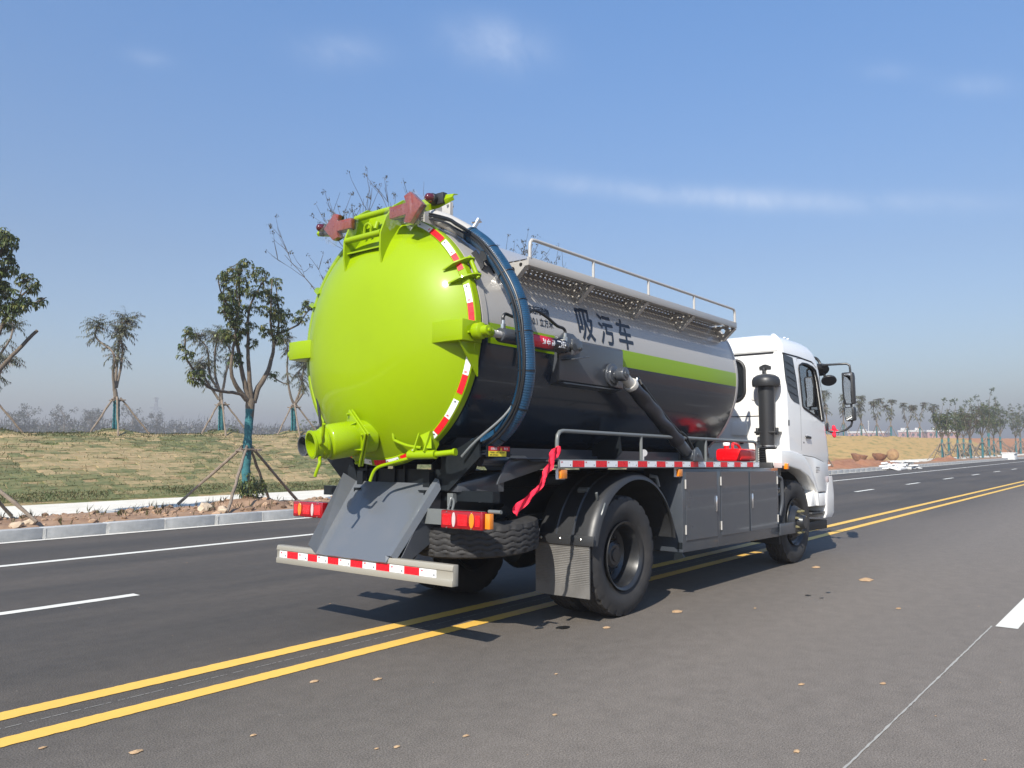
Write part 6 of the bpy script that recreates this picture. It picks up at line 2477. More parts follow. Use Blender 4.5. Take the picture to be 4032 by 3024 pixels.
class Leaves:
    def __init__(self):
        self.v, self.f, self.m = [], [], []

    def leaf(self, p, d, up, ln, w, mi=0, sag=0.25):
        d = d.normalized()
        s = d.cross(up)
        s = s.normalized() if s.length > 1e-4 else d.orthogonal().normalized()
        n = s.cross(d)
        o = len(self.v)
        m = p + d * ln * .45 + n * ln * .08
        t = p + d * ln - n * ln * sag
        self.v += [p, m + s * w * .5, t, m - s * w * .5]
        self.f.append((o, o + 1, o + 2, o + 3))
        self.m.append(mi)

    def build(self, name, mats, parent):
        me = raw_mesh(name, self.v, self.f, mats, False, self.m if len(mats) > 1 else None)
        return obj(name, me, parent)


def rvec(r):
    while True:
        v = Vector((r.uniform(-1, 1), r.uniform(-1, 1), r.uniform(-1, 1)))
        if 0.05 < v.length < 1: return v


def rosette(L_, c, r, k, ln, w, axis=None, mi=0, droop=.8):
    ax = (axis or rvec(r)).normalized()
    u = ax.orthogonal().normalized()
    v = ax.cross(u)
    ph = r.uniform(0, 6.28)
    for i in range(k):
        a = ph + 6.283 * i / k + r.uniform(-.3, .3)
        d = u * math.cos(a) + v * math.sin(a) + ax * r.uniform(.0, .5) + Vector((0, 0, -droop * r.uniform(.4, 1.2)))
        L_.leaf(c, d, Vector((0, 0, 1)), ln * r.uniform(.7, 1.2), w * r.uniform(.8, 1.2), mi)


def limb_tube(mb, pts, r0, r1, n=9, jit=.012, seed=0):
    rr_ = random.Random(seed)
    sp_ = spline([Vector(p) for p in pts], 4)
    k = len(sp_)
    sp_ = [p + rvec(rr_) * jit * (1 if 0 < i < k - 1 else 0) for i, p in enumerate(sp_)]
    rad = [r0 + (r1 - r0) * (i / (k - 1)) ** .8 for i in range(k)]
    mb.tube(sp_, rad, n)
    return sp_


def stakes(root, base, h, feet, r=.028, ring=.16, seed=0):
    rr_ = random.Random(seed)
    for i, ft in enumerate(feet):
        m = MB()
        a = Vector(ft)
        an = math.atan2(ft[1], ft[0])
        b = Vector((ring * math.cos(an), ring * math.sin(an), h))
        b2 = b + (b - a) * rr_.uniform(.03, .10)
        pts = [a.lerp(b2, t) + rvec(rr_) * .010 for t in np.linspace(0, 1, 9)]
        m.tube(pts, [r * 1.12 * rr_.uniform(.9, 1.12) for _ in pts], 7)
        m.build('stake', STAKE, root)
    m = MB()
    q = ring * .95
    for (a, b) in (((-q * 1.7, -q, h - .02), (q * 1.7, -q, h - .03)), ((-q, q, h - .05), (q * 1.2, q * .9, h - .02)), ((-q * 1.1, -q * 1.3, h - .06), (-q, q * 1.4, h - .04)), ((q * 1.0, -q * 1.4, h - .04), (q, q * 1.3, h - .06))):
        m.tube([a, b], r * .7, 6)
    m.build('tie_bar', STAKE, root)


def wrapped(root, pts, r0, r1, seed=0, m=WRAP):
    rr_ = random.Random(seed)
    sp_ = spline([Vector(p) for p in pts], 10)
    k = len(sp_)
    rad = []
    for i in range(k):
        t = i / (k - 1)
        rad.append(r0 + (r1 - r0) * t + (.012 if int(t * 14) % 2 else .003) + rr_.uniform(-.004, .006))
    mb = MB()
    mb.tube(sp_, rad, 16)
    mb.build('wrap', m, root, angle=50)


BIG = {'l1': [[4.08, 2.45], [3.85, 2.6], [3.47, 2.62], [3.1, 2.67], [2.84, 2.82], [2.62, 3.03], [2.43, 3.26], [2.36, 3.63], [2.37, 3.78]], 'l1b': [[2.84, 2.81], [2.41, 2.82]], 'l2': [[4.06, 2.48], [3.85, 2.68], [3.69, 2.89], [3.61, 3.17], [3.63, 3.6], [3.65, 3.97], [3.65, 4.42], [3.57, 4.95]], 'l2b': [[3.65, 3.97], [3.38, 4.44], [3.12, 4.7], [2.94, 4.98]], 'l2c': [[3.38, 4.44], [3.27, 4.88], [3.28, 5.19]], 'l2d': [[3.57, 4.04], [3.31, 4.14], [2.99, 4.25]], 'l3': [[4.12, 2.48], [4.02, 2.85], [3.93, 3.3], [3.87, 3.78], [3.87, 4.16], [3.97, 4.6], [3.99, 5.15], [4.01, 5.45]], 'l4': [[4.17, 2.51], [4.11, 2.94], [4.05, 3.39], [4.01, 3.93], [4.01, 4.47], [4.24, 4.97], [4.39, 5.27]], 'l5': [[4.23, 2.43], [4.36, 2.77], [4.58, 3.08], [4.71, 3.42], [4.78, 3.76], [4.71, 4.14], [4.71, 4.65], [4.75, 5.27]], 'l5b': [[4.78, 3.76], [4.97, 4.17], [5.06, 4.75], [5.09, 5.33]], 'l5c': [[4.97, 4.06], [5.34, 4.27], [5.54, 4.61], [5.74, 4.81]], 'l5d': [[4.64, 3.11], [4.9, 2.93], [5.07, 2.86]]}
BIGR = {'l1': (.042, .014), 'l1b': (.018, .010), 'l2': (.060, .012), 'l2b': (.030, .010), 'l2c': (.018, .008), 'l2d': (.018, .010), 'l3': (.062, .014), 'l4': (.060, .012), 'l5': (.075, .012), 'l5b': (.034, .010), 'l5c': (.026, .010), 'l5d': (.020, .010)}
BIGDY = {'l1': -.5, 'l1b': -.35, 'l2': -.25, 'l2b': -.45, 'l2c': -.3, 'l2d': -.6, 'l3': .35, 'l4': -.15, 'l5': .15, 'l5b': .45, 'l5c': -.35, 'l5d': -.2}
BIGC = [[2.36, 3.75, 0.13], [2.29, 3.48, 0.08], [2.37, 3.32, 0.15], [2.68, 2.92, 0.2], [2.57, 2.84, 0.11], [3.21, 5.04, 0.18], [3.03, 4.83, 0.09], [3.26, 4.64, 0.19], [3.5, 4.54, 0.16], [3.39, 4.34, 0.22], [3.66, 4.13, 0.24], [3.59, 5.3, 0.16], [3.74, 5.25, 0.16], [3.98, 5.34, 0.22], [4.23, 5.24, 0.22], [3.96, 5.01, 0.24], [4.09, 4.81, 0.22], [3.85, 4.77, 0.19], [3.8, 4.44, 0.22], [4.04, 4.48, 0.16], [3.64, 3.81, 0.19], [3.4, 3.84, 0.16], [3.81, 3.94, 0.22], [4.05, 4.1, 0.16], [4.12, 3.75, 0.13], [3.8, 3.4, 0.19], [5.08, 5.29, 0.15], [4.66, 4.95, 0.2], [4.92, 4.84, 0.19], [4.6, 4.55, 0.16], [4.83, 4.49, 0.22], [5.16, 4.51, 0.24], [5.47, 4.72, 0.16], [5.33, 4.44, 0.19], [4.74, 4.09, 0.22], [5.01, 4.12, 0.16], [4.81, 3.9, 0.13], [4.8, 3.07, 0.12]]


def broad_leaves(L_, c, rad, r, dens=1.0, ln=.105, w=.034, mats=(0, 1), py=.25):
    k = int(max(5, 150 * (rad / .2) ** 2 * dens) / 7)
    for _ in range(k):
        q = rvec(r)
        p = Vector(c) + Vector((q.x * rad, q.y * rad, q.z * rad * .9))
        ax = Vector((q.x, q.y, abs(q.z) * .6 + .5))
        rosette(L_, p, r, 7, ln, w, ax, mats[1] if r.random() < py else mats[0], droop=1.0)


def limbed_tree(name, label, base, limbs, radii, dys, clusters, wrap_h, fork, feet, seed, scale_dy=1.0, extra=None):
    root = empty(name, base)
    bx_, by_, bz_ = base
    mbs = 0
    twigs = []
    for i, (k, pl) in enumerate(limbs.items()):
        mb = MB()
        n = len(pl)
        dy = dys.get(k, 0)
        y0 = 0
        if k[-1] in 'bcd' and len(k) > 2:
            par = k[:2]
            y0 = dys.get(par, 0) * .5
        pts = [Vector((p[0] - bx_, y0 + dy * (j / (n - 1)) ** 1.2, p[1] - bz_)) for j, p in enumerate(pl)]
        if j and k in ('l1', 'l2', 'l3', 'l4', 'l5'):
            pts[0].y = 0
        limb_tube(mb, pts, *radii[k], seed=seed + i, jit=.010)
        mb.build('limb', BARK, root, angle=60)
        twigs.append((k, pts))
    L_ = Leaves()
    r = random.Random(seed)
    allp = [(q, k) for k, ps in twigs for q in spline(ps, 4)]
    tw = MB()
    for (cx_, cz_, rad) in clusters:
        c = Vector((cx_ - bx_, 0, cz_ - bz_))
        near = min(allp, key=lambda t: (t[0].x - c.x) ** 2 + (t[0].z - c.z) ** 2)[0]
        c.y = near.y + r.uniform(-.12, .12)
        broad_leaves(L_, c, rad * 1.06, r, 1.2, .105, .034)
        for _ in range(4):
            q = c + rvec(r) * rad
            tw.tube([near, near.lerp(q, .5) + rvec(r) * .03, q], [.007, .005, .002], 5)
    tw.build('twigs', BARK, root, angle=60)['kind'] = 'stuff'
    L_.build('crown', [LEAF, LEAFY], root)
    m = MB()
    f = Vector(fork)
    m.tube([(0, 0, -.05), (-.02, 0, .6), (0, 0, 1.3), f + Vector((0, 0, -.28)), f + Vector((.0, 0, -.05)), f + Vector((.01, 0, .06)), f + Vector((0.01, 0, .14))], [.075, .07, .065, .085, .10, .095, .05], 14)
    m.build('trunk', BARK, root, angle=60)
    wrapped(root, [(0.0, 0, .05), (-.02, 0, .6), (.0, 0, 1.3), f + Vector((0, 0, -.08))], .085, .080, seed)
    stakes(root, base, 1.22, feet, seed=seed)
    return root


bigtree = limbed_tree('evergreen_tree', 'multi stemmed broadleaf tree with a teal wrapped trunk and a leafy shrub at its foot', (4.11, 10.8, .2), BIG, BIGR, BIGDY, BIGC,
                      2.1, (.04, 0, 2.20), [(-.80, 1.38, 0), (-1.34, -1.43, .0), (1.02, .62, .0), (1.62, .40, .0)], 21)
tag(bigtree, 'multi stemmed broadleaf tree with a teal wrapped trunk and a leafy shrub at its foot', 'tree', group='broadleaf trees along the kerb')
LEFTL = {'l1': [[-1.5, 2.2], [-1.11, 2.41], [-0.79, 2.83], [-0.58, 3.11], [-0.26, 3.52]], 'l2': [[-1.5, 2.2], [-1.12, 2.66], [-0.94, 3.17], [-0.72, 3.81], [-0.55, 4.09], [-0.36, 4.34]], 'l2b': [[-0.7, 3.81], [-0.38, 3.98], [-0.16, 4.12]], 'l3': [[-1.5, 2.2], [-1.2, 2.7], [-1.03, 3.16], [-0.97, 3.93], [-0.79, 4.41], [-0.62, 4.67]], 'l4': [[-1.55, 2.2], [-1.3, 2.7], [-1.07, 3.16], [-0.98, 4.18], [-0.84, 4.97], [-0.8, 5.21]], 'l2c': [[-0.55, 4.09], [-0.49, 4.46]], 'l5': [[-1.6, 2.2], [-1.9, 2.8], [-2.1, 3.6], [-2.2, 4.6], [-2.3, 5.3]], 'l5b': [[-2.1, 3.6], [-2.6, 4.2], [-3.0, 4.9]]}
LEFTR = {'l1': (.05, .028), 'l2': (.055, .012), 'l2b': (.02, .008), 'l3': (.05, .012), 'l4': (.055, .012), 'l2c': (.012, .006), 'l5': (.07, .012), 'l5b': (.03, .01)}
LEFTD = {'l1': -.1, 'l2': -.15, 'l2b': -.1, 'l3': .2, 'l4': .0, 'l2c': 0, 'l5': .1, 'l5b': -.2}
LEFTC = [[-0.8, 5.08, 0.22], [-0.88, 5.01, 0.26], [-0.74, 4.73, 0.26], [-0.87, 4.63, 0.29], [-0.78, 4.26, 0.19], [-0.94, 4.18, 0.26], [-0.44, 4.39, 0.19], [-0.32, 4.25, 0.1], [-0.73, 3.99, 0.26], [-0.49, 3.94, 0.19], [-0.22, 4.08, 0.11], [-0.79, 3.75, 0.19], [-0.72, 3.61, 0.08], [-0.97, 3.88, 0.26], [-1.2, 4.9, .25], [-2.2, 4.8, .3], [-2.3, 5.2, .25], [-2.9, 4.8, .25], [-1.6, 4.4, .25], [-2.1, 4.0, .25], [-1.3, 4.5, .28]]
lt_ = limbed_tree('evergreen_tree', 'broadleaf tree cut off by the left edge of the photo, only its leafy right side showing', (-1.58, 10.8, .2), LEFTL, LEFTR, LEFTD, LEFTC, 2.1, (.05, 0, 1.95),
                  [(-.80, 1.38, 0), (-1.34, -1.43, .0), (.94, -1.42, .05), (1.4, .9, .0)], 33)
tag(lt_, 'broadleaf tree cut off by the left edge, only its leafy right side showing', 'tree', group='broadleaf trees along the kerb')


def shrub(name, label, base, rad, h, n, ln, w, seed, mats, stems=9, group=None, cat='shrub'):
    root = empty(name, base)
    r = random.Random(seed)
    m = MB()
    L_ = Leaves()
    for i in range(stems):
        an = r.uniform(0, 6.283)
        tip = Vector((rad * .8 * math.cos(an) * r.random() ** .5, rad * .8 * math.sin(an) * r.random() ** .5, h * r.uniform(.55, .95)))
        m.tube([(0, 0, -.05), tip * .5 + Vector((0, 0, .1 * h)), tip], [.012 * h, .008 * h, .004 * h], 5)
    m.build('stem', BARK, root, angle=60)
    for i in range(n):
        q = rvec(r)
        p = Vector((q.x * rad, q.y * rad, h * (.5 + .5 * q.z)))
        if nz(p.x * 3 / rad, p.z * 3 / h, 1, seed) < -.22: continue
        rosette(L_, p, r, 5, ln, w, Vector((q.x, q.y, .6)), 0 if r.random() < .6 else len(mats) - 1, droop=.35)
    L_.build('foliage', mats, root)
    tag(root, label, cat, group)
    return root


shrub('shrub', 'small leafy green shrub round the foot of the teal wrapped kerbside tree', (4.14, 10.72, .28), .33, .62, 150, .13, .036, 5, [LEAF, LEAFY])


def plume_strand(L_, p, d, length, r, ln=.15, w=.03, mi=0, step=.055, fall=-.11):
    """a drooping spray of narrow leaflets"""
    v = d.normalized()
    n = int(length / step)
    for i in range(n):
        v = (v + Vector((0, 0, fall)) + rvec(r) * .08).normalized()
        p = p + v * step
        for s in (-1, 1):
            side = v.cross(Vector((0, 0, 1)))
            if side.length < .05: side = v.orthogonal()
            dd_ = v * .7 + side.normalized() * s * .6 + Vector((0, 0, -.45)) + rvec(r) * .35
            L_.leaf(p, dd_, Vector((0, 0, 1)), ln * r.uniform(.6, 1.2), w, mi)


def wispy_tree(label, base, stems, seed, feet, group, wrap_h=.95, dens=1.0, ln=.13, w=.026, stepk=1.0, stake_h=1.0, with_stakes=True):
    root = empty('wispy_tree', base)
    r = random.Random(seed)
    m = MB()
    L_ = Leaves()
    for i, st in enumerate(stems):
        pts = [Vector((q[0], (0 if i == 0 else r.uniform(-.25, .25) * j), q[1])) for j, q in enumerate(st)]
        if i == 0:
            for q in pts: q.y = 0
        limb_tube(m, pts, (.085 if i == 0 else .05), (.065 if i == 0 else .02), n=8, seed=seed + i, jit=.012)
        if i == 0: continue
        sp_ = spline(pts, 8)
        n = len(sp_)
        tot = (sp_[-1] - sp_[0]).length
        for k in range(int(64 * dens)):
            top = k % 8 < 5
            t = (1 - abs(r.gauss(0, .09))) if top else r.uniform(.35, .92)
            t = min(1, max(.1, t))
            p = sp_[min(n - 1, int(t * (n - 1)))] + rvec(r) * .05
            an = r.uniform(0, 6.283)
            d = Vector((math.cos(an), math.sin(an), r.uniform(-.1, 1.7) if top else r.uniform(-.9, .4)))
            plume_strand(L_, p, d, (r.uniform(.22, .55) if top else r.uniform(.18, .42)) * max(1, stepk * .62), r, ln, w, 0 if r.random() < .8 else 1, step=.055 * stepk, fall=-.11 * stepk)
    m.build('trunk', BARK2, root, angle=60)
    L_.build('crown', [LEAFW, LEAFB], root)
    wrapped(root, [(0, 0, 0.0), (0.01, 0, wrap_h * .5), (0, 0, wrap_h)], .092, .085, seed)
    if with_stakes:
        stakes(root, base, stake_h, feet, r=.026, ring=.14, seed=seed)
    tag(root, label, 'tree', group)
    return root


WG = 'wispy trees planted along the embankment top'
FEET = [(-.95, -.35, -.12), (-.30, -.85, -.28), (.45, .75, .0), (.95, -.45, -.18)]


def rel(lines, x, z):
    return [[[p[0] - x, p[1] - z] for p in l] for l in lines]


C_ = [[[5.81, 1.88], [5.81, 2.69], [5.8, 2.96], [5.73, 3.23]], [[5.73, 3.23], [5.6, 3.71], [5.51, 4.29], [5.38, 4.86], [5.28, 5.26]], [[5.75, 3.32], [5.85, 4.09], [5.9, 4.64], [5.91, 5.15]], [[5.79, 3.27], [5.95, 3.92], [6.06, 4.57], [6.11, 5.12], [6.08, 5.49]]]
D_ = [[[9.4, 1.87], [9.4, 2.8], [9.37, 3.31]], [[9.32, 3.34], [8.99, 3.91], [8.6, 4.71], [8.34, 5.15]], [[9.32, 3.34], [9.26, 4.06], [9.18, 5.02], [9.13, 5.31]], [[9.42, 3.35], [9.54, 4.08], [9.56, 4.8], [9.45, 5.39]], [[9.31, 3.05], [8.81, 3.82], [8.48, 4.21]]]
E_ = [[[12.37, 1.91], [12.38, 2.96]], [[12.35, 3.05], [12.12, 3.58], [12.02, 4.25], [11.87, 5.1], [11.8, 5.42]], [[12.4, 3.0], [12.55, 3.74], [12.67, 4.67]], [[12.43, 3.0], [12.66, 3.61], [12.87, 4.31], [13.03, 4.7]]]
wispy_tree('wispy tree standing alone on the embankment left of the leafy kerbside tree', (5.81, 20.5, 1.92), rel(C_, 5.81, 1.92), 41, FEET, WG, dens=1.5)
wispy_tree('wispy tree on the embankment seen behind the left limbs of the leafy kerbside tree', (9.4, 20.5, 1.92), rel(D_, 9.4, 1.92), 43, FEET, WG, wrap_h=.98, dens=1.5)
wispy_tree('wispy tree on the embankment between the leafy kerbside tree and the lime door', (12.37, 20.5, 1.94), rel(E_, 12.37, 1.94), 47, FEET, WG, wrap_h=1.0, dens=1.5)
B_ = [[[2.2, 1.85], [2.22, 3.0]], [[2.22, 3.0], [2.45, 3.7], [2.75, 4.5], [2.93, 4.95]], [[2.2, 3.0], [2.0, 3.9], [1.8, 4.9]], [[2.25, 2.9], [2.4, 3.3], [2.5, 3.9]]]
wispy_tree('wispy tree on the embankment half hidden by the tree at the left edge', (2.2, 20.5, 1.88), rel(B_, 2.2, 1.88), 53, FEET, WG)
# the far ones beyond the cab
far_w = []
names_w = ['wispy far tree on the embankment showing beside the cab windscreen', 'wispy far tree left of the door mirror above the red ribbon bow', 'wispy far tree just right of the door mirror', 'forked wispy far tree with two tufts, second right of the door mirror',
           'straight wispy far tree with one round tuft, midway between mirror and kerbside grove', 'wispy far tree before the pink building, third from the kerbside grove', 'slim wispy far tree before the pink building, next left of the kerbside grove', 'wispy far tree whose crown merges with the left end of the kerbside grove']
fw = [(72.0, 7.0), (77.0, 6.6), (82.8, 6.7), (88.5, 6.9), (95.2, 7.0), (102.5, 7.0), (108.2, 7.1), (116.2, 7.2)]
protos = []
for i, (x, zt_) in enumerate(fw):
    r = random.Random(100 + i)
    if i < 4:
        sp0 = .5 + .25 * r.random()
        st = [[[0, 0], [0, 1.7]], [[-.02, 1.6], [-.35 * sp0 * 2, 2.6], [-.5 - sp0 * .6, 3.9]], [[.02, 1.6], [.2, 2.8], [.35 + .5 * sp0, 4.25]]]
        if i == 3: st = [[[0, 0], [0, 1.6]], [[-.02, 1.5], [-.4, 2.5], [-.75, 3.9]], [[.02, 1.5], [.35, 2.6], [.35, 4.1]]]
        if i == 2: st = [[[0, 0], [0, 1.6]], [[-.02, 1.5], [-.3, 2.5], [-.55, 3.6]], [[.02, 1.5], [.12, 2.6], [.18, 4.2]]]
        t = wispy_tree(names_w[i], (x, 20.5, crest(x)), st, 200 + i, FEET[:3] + [FEET[3]], WG, wrap_h=1.2, dens=.9, ln=.30, w=.06, stepk=1.9, stake_h=1.25)
        protos.append(t)
    else:
        t = copy_tree(protos[[2, 3, 0, 1][i - 4]])
        t['label'] = names_w[i]
        t.location = (x, 20.5 + r.uniform(-.3, .3), crest(x))
        t.rotation_euler = (0, 0, r.uniform(1.0, 5.2))
        s = (zt_ - 2.5) / 4.4
        t.scale = (s * .9, s * .9, s)


def grove_tree(label, base, h, seed, group, name='kerb_tree', dens=1.0, spread=1.0, wrap_h=1.9, leaf=(LEAFD, LEAF), ln=.19, w=.07, bare=False):
    root = empty(name, base)
    r = random.Random(seed)
    m = MB()
    L_ = Leaves()
    fork = h * .40
    m.tube([(0, 0, -.05), (.02, 0, fork * .6), (.0, .0, fork)], [.095, .085, .08], 9)
    for i in range(6):
        an = 6.283 * i / 6 + r.uniform(-.4, .4)
        sp_ = spread * r.uniform(.35, .85)
        tip = Vector((math.cos(an) * sp_, math.sin(an) * sp_, h * r.uniform(.78, .98)))
        mid = Vector((math.cos(an) * sp_ * .75, math.sin(an) * sp_ * .75, fork + (tip.z - fork) * .42))
        ps = limb_tube(m, [(0, 0, fork - .05), mid, tip], .05, .012, n=6, seed=seed * 9 + i)
        for k in range(int(13 * dens)):
            t = r.uniform(.38, 1.0) ** .8
            c = ps[min(len(ps) - 1, int(t * (len(ps) - 1)))] + rvec(r) * .32 * spread
            if bare:
                m.tube([ps[int(t * (len(ps) - 1))], c], [.01, .004], 4)
                for _ in range(3): L_.leaf(c + rvec(r) * .1, rvec(r), Vector((0, 0, 1)), ln * .8, w, 1)
            else:
                for _ in range(4):
                    rosette(L_, c + rvec(r) * .22, r, 5, ln, w, Vector((0, 0, 1)) + rvec(r), 0 if r.random() < .7 else 1, droop=.5)
    if r.random() < .7:
        tp = Vector((r.uniform(-.3, .3), r.uniform(-.3, .3), h * 1.08))
        m.tube([(0, 0, h * .8), tp], [.02, .008], 5)
        for _ in range(9): rosette(L_, tp + rvec(r) * .30, r, 6, ln * .9, w, rvec(r), 1, droop=.15)
    m.build('trunk', BARK, root, angle=60)
    L_.build('crown', list(leaf), root)
    wrapped(root, [(0, 0, 0.0), (0.01, 0, wrap_h * .5), (0, 0, wrap_h)], .095, .085, seed)
    stakes(root, base, 1.5, [(-1.3, -.5, 0), (1.2, -.6, 0), (-.5, 1.2, 0), (.9, 1.0, 0)], r=.04, ring=.16, seed=seed)
    tag(root, label, 'tree', group)
    return root


GG = 'staked kerbside trees of the far grove'
gl = ['foremost tree of the far kerbside grove, at its left end', 'second tree along the kerb in the far grove', 'reddish half bare tree in the far kerbside grove, third along the kerb', 'fourth tree along the kerb in the far grove, before the dark green gap',
      'fifth tree along the kerb in the far grove, broad and dense', 'tree of the far grove just past the white block at the kerb', 'last kerbside tree of the far grove at the right edge of the photo']
gk_ = [(77.1, 11.84, 5.0), (85.7, 12.18, 5.3), (89.6, 11.69, 5.6), (93.1, 11.22, 5.9), (109.0, 12.56, 6.2), (139, 14.2, 6.6), (156.7, 14.4, 7.0)]
gp = []
for i, (x, y, h) in enumerate(gk_):
    if i in (0, 1, 2, 4):
        gp.append(grove_tree(gl[i], (x, y, .15), h, 300 + i, GG, spread=1.0 if i < 4 else 1.5, leaf=(LEAFD, LEAF) if i != 2 else (LEAFB, LEAFD), dens=1.0 if i != 2 else .7))
    else:
        t = copy_tree(gp[{3: 1, 5: 3, 6: 0}[i]])
        t['label'] = gl[i]
        t.location = (x, y, .15)
        t.rotation_euler = (0, 0, 2.1 + i)
        s = h / {3: 5.3, 5: 6.2, 6: 5.0}[i]
        t.scale = (s, s, s)
g2 = ['tree of the second row behind the left end of the far grove', 'slim tree of the second row behind the second kerbside grove tree', 'second row tree behind the half bare reddish one in the far grove', 'second row tree behind the broad dense tree of the far grove', 'second row tree near the right end of the far grove', 'tallest second row tree rising over the middle of the far grove', 'second row tree behind the white block at the kerb', 'rearmost tree at the right end of the far grove']
for i, (x, y, h, src) in enumerate([(93, 14.4, 5.6, 0), (101, 14.4, 5.8, 1), (104, 14.3, 6.6, 3), (127, 14.5, 7.2, 1), (146, 14.5, 8.4, 3), (118, 14.5, 7.9, 0), (166, 14.4, 8.4, 1), (180, 16, 9.0, 3)]):
    t = copy_tree(gp[src])
    t['label'] = g2[i]
    t.location = (x, y, .15)
    t.rotation_euler = (0, 0, 1.3 * i + .5)
    s = h / (5.0, 5.3, 5.6, 6.2)[src]
    t.scale = (s, s, s)
# a small half bare tree at the kerb hidden mostly by the cab
grove_tree('half bare small tree at the kerb, mostly hidden right behind the cab', (40.6, 10.9, .15), 3.6, 377, GG, dens=.5, wrap_h=.9, leaf=(LEAF, LEAFB), ln=.15, w=.05, bare=True)


def bare_tree(label, base, h, seed, spread, clumps=True):
    root = empty('bare_tree', base)
    r = random.Random(seed)
    m = MB()
    L_ = Leaves()

    def grow(p, d, ln, rad, lev):
        pts = [p]
        v = d.normalized()
        for i in range(5):
            v = (v + rvec(r) * .16 + Vector((0, 0, .05))).normalized()
            p = p + v * ln / 5
            pts.append(p)
        m.tube(pts, [rad, rad * .85, rad * .72, rad * .6, rad * .5, rad * .40], 6 if lev < 2 else 4)
        if lev >= 3 or (lev == 2 and r.random() < .35):
            for _ in range(r.choice((0, 1, 1, 2))):
                c = p + rvec(r) * .08
                for _ in range(r.choice((3, 6, 10))):
                    L_.leaf(c + rvec(r) * .10, rvec(r) + Vector((0, 0, -.6)), Vector((0, 0, 1)), r.uniform(.07, .12), .05)
            return
        for i in range((4, 4, 3)[lev]):
            t = r.uniform(.35, 1.0)
            q = pts[min(5, int(t * 5 + .5))]
            nd_ = (v + rvec(r) * (1.0 if lev else .9) + Vector((0, 0, .18))).normalized()
            grow(q, nd_, ln * r.uniform(.5, .72), max(.012, rad * .42), lev + 1)
    m.tube([(0, 0, -.1), (.05, 0, h * .3), (0, 0, h * .45)], [.14, .12, .10], 8)
    for i in range(7):
        an = 6.283 * i / 7 + r.uniform(-.3, .3)
        el = r.uniform(.35, 1.3)
        grow(Vector((0, 0, h * r.uniform(.33, .45))), Vector((math.cos(an) * spread, math.sin(an) * spread, el)), h * .36, .055, 0)
    m.build('trunk', mat('bark_dark', (0.055, 0.045, 0.038), .9, var=.2, scale=8), root, angle=60)
    L_.build('crown', [leaf_mat('leaf_withered', (0.055, 0.050, 0.030))], root)
    tag(root, label, 'tree', 'tall bare trees behind the truck')
    return root


bare_tree('tall nearly leafless tree rising behind the lime rear door', (17.0, 21.2, 1.85), 10.3, 3, .66)
bare_tree('nearly leafless tree whose twigs show over the tank near the walkway end', (24.6, 21.5, 1.9), 10.4, 14, .50)

# bushes on the plateau
for i, (x, y, rad, h, lab) in enumerate(((14.9, 45, .9, 1.75, 'dark green bush far left beyond the embankment crest'), (18.9, 45, .55, 1.5, 'low dark bush right of the lone wispy tree beyond the crest'),
                                       (25.25, 45, .6, 2.1, 'dark pointed bush beyond the crest between the two middle trees'), (31.8, 45, 1.5, 2.6, 'broad dark green bush beside the lime door beyond the crest'))):
    s_ = shrub('bush', lab, (x, y, bank_z(x, y) - .1), rad, h, 260, .16, .06, 60 + i, [LEAFD, LEAF], group='bushes beyond the embankment crest', cat='bush')

# far trees in the haze
HG = 'hazy trees on the plain'
hz_l = [(67.7, 9.0, 'hazy dense tree at the far left horizon'), (70.6, 9.8, 'tall pale hazy tree second from the left horizon'), (78.3, 10.6, 'hazy open crowned tree left of the lone wispy tree'), (84.9, 9.3, 'thin hazy tree just left of the lone wispy tree'), (86.9, 10.3, 'slim hazy tree close to the stakes of the lone wispy tree'),
        (97.9, 10.7, 'hazy tree before the left pylon'), (100.6, 9.2, 'low hazy tree right of the left pylon'), (105.9, 10.6, 'rounded hazy tree standing out left of the leafy kerbside tree')]


def hazy_tree(label, base, h, seed):
    root = empty('hazy_tree', base)
    r = random.Random(seed)
    m = MB()
    L_ = Leaves()
    m.tube([(0, 0, -.2), (.1, 0, h * .5), (0, 0, h * .9)], [.16, .12, .04], 6)
    for i in range(16):
        z0 = h * r.uniform(.3, .85)
        an = r.uniform(0, 6.283)
        ln = h * r.uniform(.10, .24)
        tip = Vector((math.cos(an) * ln, math.sin(an) * ln, z0 + ln * r.uniform(.5, 1.2)))
        m.tube([(0, 0, z0), tip * .6 + Vector((0, 0, z0 * .4)), tip], [.06, .035, .02], 4)
        for _ in range(16):
            c = tip + rvec(r) * h * .085
            for _ in range(3):
                L_.leaf(c + rvec(r) * .3, rvec(r), Vector((0, 0, 1)), r.uniform(.25, .5), .22, 0 if r.random() < .6 else 1)
    m.build('trunk', BARK2, root, angle=60)
    L_.build('crown', [LEAFH, LEAFT], root)
    return tag(root, label, 'tree', HG)


hp = []
for i, (x, h, lab) in enumerate(hz_l):
    if i < 4:
        hp.append(hazy_tree(lab, (x, 200, -.05), h, 500 + i))
    else:
        t = copy_tree(hp[i - 4])
        t['label'] = lab
        t.location = (x, 200 + i * 1.3, -.05)
        s = h / hz_l[i - 4][1]
        t.scale = (s * .9, s * .9, s)
        t.rotation_euler = (0, 0, 2.0 + i)
